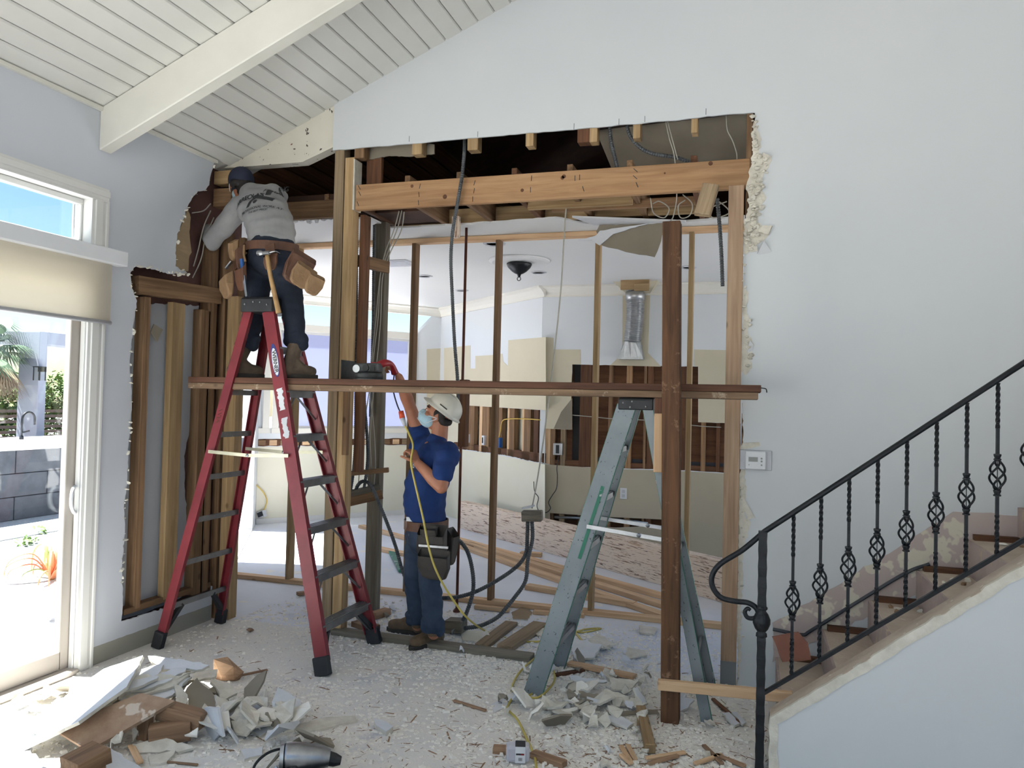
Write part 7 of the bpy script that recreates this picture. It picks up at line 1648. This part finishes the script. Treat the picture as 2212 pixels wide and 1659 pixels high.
# nail gun in the foreground
ng = thing('nail_gun', az(665, 1650, 0), 'silver and black framing nail gun lying on the floor', 'nail gun')
g0 = az(655, 1650, .09); du = V(.88, .47, 0); dv = V(-.47, .88, 0)
def G(x, y, z): return V(g0.x, g0.y, 0) + du * x + dv * y + V(0, 0, z)
MB().tube([G(-.085, .03, .115), G(-.075, .03, .115), G(-.07, .03, .115), G(.0, .03, .11), (G(.075, .03, .10)), G(.11, .03, .095)], [.045, .056, .058, .056, .048, .036], n=24).build('cylinder', M['steel'], ng, smooth=True, auto=35)
MB().tube([G(-.10, .03, .115), G(-.083, .03, .115)], [.05, .055], n=24).build('end_cap', M['silver'], ng, smooth=True, auto=35)
MB().tube([G(.10, .03, .095), G(.135, .03, .085), G(.16, .03, .08)], [.032, .028, .018], n=12).build('nose', M['rubber'], ng)
MB().bar(G(-.16, -.04, .035), G(-.02, -.005, .075), .045, .05).build('handle', M['rubber'], ng, bevel=.012); MB().bar(G(-.02, -.02, .05), G(.20, -.06, .04), .035, .055).build('magazine', M['rubber'], ng, bevel=.006)
MB().bar(G(.02, -.09, .03), G(.22, -.11, .025), .05, .03).build('magazine_rail', M['black'], ng, bevel=.004)
for i in range(14): p = G(.09 + i * .008, -.105, .05); MB().tube([p, p + V(0, 0, .012)], .002, n=5).build('nail', M['blue_box'], ng)
MB().bar(G(-.22, -.08, .03), G(-.10, -.06, .035), .04, .04).build('grip_end', M['rubber'], ng, bevel=.01)
MB().tube(spline([G(-.20, -.07, .05), G(-.20, -.04, .11), G(-.16, .0, .14), G(-.11, .02, .15), G(-.09, .03, .14)], 6), .006, n=8).build('air_hook', M['black'], ng, smooth=True)
MB().tube([G(-.12, -.04, .075), G(-.10, -.035, .09)], .018, n=12).build('trigger_guard', M['silver'], ng)
tag(wire('air_hose', [G(.20, -.10, .03), G(.30, -.13, .02), G(.40, -.22, .012), G(.48, -.4, .012)], .007, M['green']), 'dark green air hose leaving the nail gun', 'hose')

rl_ = random.Random(19)
def lumps(n, cx, cy, sx, sy, label, group, zmax=.02, s0=.018, s1=.05):
    for i in range(n):
        x, y = rl_.gauss(cx, sx), rl_.gauss(cy, sy)
        if x < XL + .1: continue
        s = rl_.uniform(s0, s1); c = V(x, y, s * .28); mt_ = M[rl_.choice(('gyp', 'gyp', 'gyp_white', 'crumb', 'paper_grey'))]
        k_ = rl_.randint(5, 7); R_ = Matrix.Rotation(rl_.gauss(0, .35), 3, 'X') @ Matrix.Rotation(rl_.gauss(0, .35), 3, 'Y')
        P = [c + V(0, 0, .012 + rl_.random() * zmax) + R_ @ V(s * math.cos(2 * math.pi * j / k_) * rl_.uniform(.6, 1.2), s * math.sin(2 * math.pi * j / k_) * rl_.uniform(.5, 1.1), 0) for j in range(k_)]
        tag(MB().sheet([P], .012, R_ @ V(0, 0, 1)).build('drywall_chunk', mt_), label, 'drywall', group)
lumps(34, -2.75, 3.35, .33, .22, 'small broken drywall chunk strewn around the left pile', 'chunks around the left pile', .08)
lumps(16, -2.42, 3.42, .16, .13, 'broad torn drywall piece heaped at the right of the left pile', 'torn pieces heaped at the left pile', .09, .06, .12)
lumps(10, -2.95, 3.60, .20, .10, 'torn drywall piece heaped behind the left pile', 'torn pieces behind the left pile', .08, .05, .10)
lumps(12, -.95, 4.2, .22, .12, 'broad torn drywall piece heaped in the right pile', 'torn pieces heaped in the right pile', .04, .05, .09)
lumps(24, -3.4, 3.35, .16, .22, 'small broken drywall chunk in the sun by the door sill', 'chunks by the door sill', .03)
lumps(26, -.85, 4.25, .30, .18, 'small broken drywall chunk strewn in the right pile', 'chunks in the right pile', .05)
lumps(22, -1.05, 4.75, .35, .20, 'small broken drywall chunk behind the grey ladder foot', 'chunks behind the grey ladder', .04)
lumps(16, -2.7, 5.45, .5, .2, 'small broken drywall chunk near the shoring wall plate', 'chunks by the shoring wall', .02)
lumps(14, -.35, 3.65, .25, .15, 'small broken drywall chunk in the right foreground', 'chunks in the right foreground', .02, .012, .03)

for i in range(26):
    st_i = rl_.randint(1, 5); x = XS0 + (st_i - 1) * RUN + rl_.uniform(.04, RUN - .02); y = rl_.uniform(Y1S + .1, YB - .1); s = rl_.uniform(.010, .028)
    tag(chunk(V(x, y, RISE * st_i + s * .3), s, M[rl_.choice(('gyp', 'crumb', 'scrap'))], 'plaster_bit', None, 600 + i, .4), 'small plaster bit lying on the stair treads', 'debris', 'plaster bits on the stair treads')

# crumbs: plaster and splinters beyond counting
def crumbs(name, n, mat, label, seed, zones, smin, smax, long=1.0):
    r_ = random.Random(seed); vv = []; ff = []
    tot = sum(z_[4] for z_ in zones)
    for i in range(n):
        t = r_.random() * tot
        for zx, zy, sx, sy, wgt, kind in zones:
            t -= wgt
            if t <= 0: break
        for _try in range(6):
            x, y = (r_.gauss(zx, sx), r_.gauss(zy, sy)) if kind == 'g' else (r_.uniform(zx - sx, zx + sx), r_.uniform(zy - sy, zy + sy))
            if x > XL + .04 and y < 6.1 and not (x > .10 and y < 5) and not (x > -.06 and y > 4.9) and (x > -3.7 or y < 4.9): break
        else: continue
        s = smin * (smax / smin) ** (r_.random() ** 2.2); h = s * r_.uniform(.3, .9) if long == 1.0 else s * .6; a = r_.uniform(0, 6.283); lx, ly = s * long * r_.uniform(.7, 1.4), s * r_.uniform(.5, 1.0)
        ca, sa = math.cos(a), math.sin(a); b = len(vv)
        for k, (u, w) in enumerate(((-1, -1), (1, -.8), (.9, 1), (-.8, .9))):
            vv.append((x + ca * u * lx - sa * w * ly, y + sa * u * lx + ca * w * ly, .0005))
        for k, (u, w) in enumerate(((-.6, -.7), (.7, -.5), (.5, .7), (-.7, .5))):
            vv.append((x + ca * u * lx - sa * w * ly, y + sa * u * lx + ca * w * ly, h * r_.uniform(.5, 1.1)))
        ff += [(b + 4, b + 5, b + 6, b + 7), (b, b + 1, b + 5, b + 4), (b + 1, b + 2, b + 6, b + 5), (b + 2, b + 3, b + 7, b + 6), (b + 3, b, b + 4, b + 7)]
    return tag(link_mesh(name, vv, ff, mat), label, 'debris', kind='stuff')
Z1 = [(-1.8, 4.2, 2.0, 1.1, 3.0, 'u'), (-2.9, 3.3, .45, .35, 2.0, 'g'), (-2.3, 3.7, .35, .3, 1.0, 'g'), (-1.0, 4.6, .6, .35, 3.0, 'g'), (-.6, 4.1, .4, .25, 1.6, 'g'), (-1.7, 4.9, .8, .25, 2.2, 'g'), (-2.6, 5.4, .9, .3, 1.6, 'g'), (-1.0, 5.5, .7, .3, 1.6, 'g'), (-.4, 3.6, .4, .25, 1.4, 'g'), (-1.4, 3.3, .5, .3, .6, 'g')]
crumbs('plaster_crumbs', 42000, M['crumb'], 'white plaster crumbs scattered all over the slab', 5, Z1, .0018, .016)
crumbs('plaster_flakes', 500, M['crumb'], 'larger pale plaster flakes scattered among the crumbs', 6, Z1, .008, .022)
crumbs('wood_splinters', 2600, M['scrap'], 'brown wood splinters scattered over the slab', 7, [(-1.8, 4.2, 2.0, 1.1, 2.0, 'u'), (-.5, 3.6, .4, .22, 4.0, 'g'), (-.4, 4.2, .3, .3, 1.2, 'g'), (-1.6, 4.85, .7, .25, 1.6, 'g'), (-2.3, 3.7, .4, .3, .7, 'g'), (-1.0, 3.3, .3, .2, 1.0, 'g')], .0015, .006, 7.0)
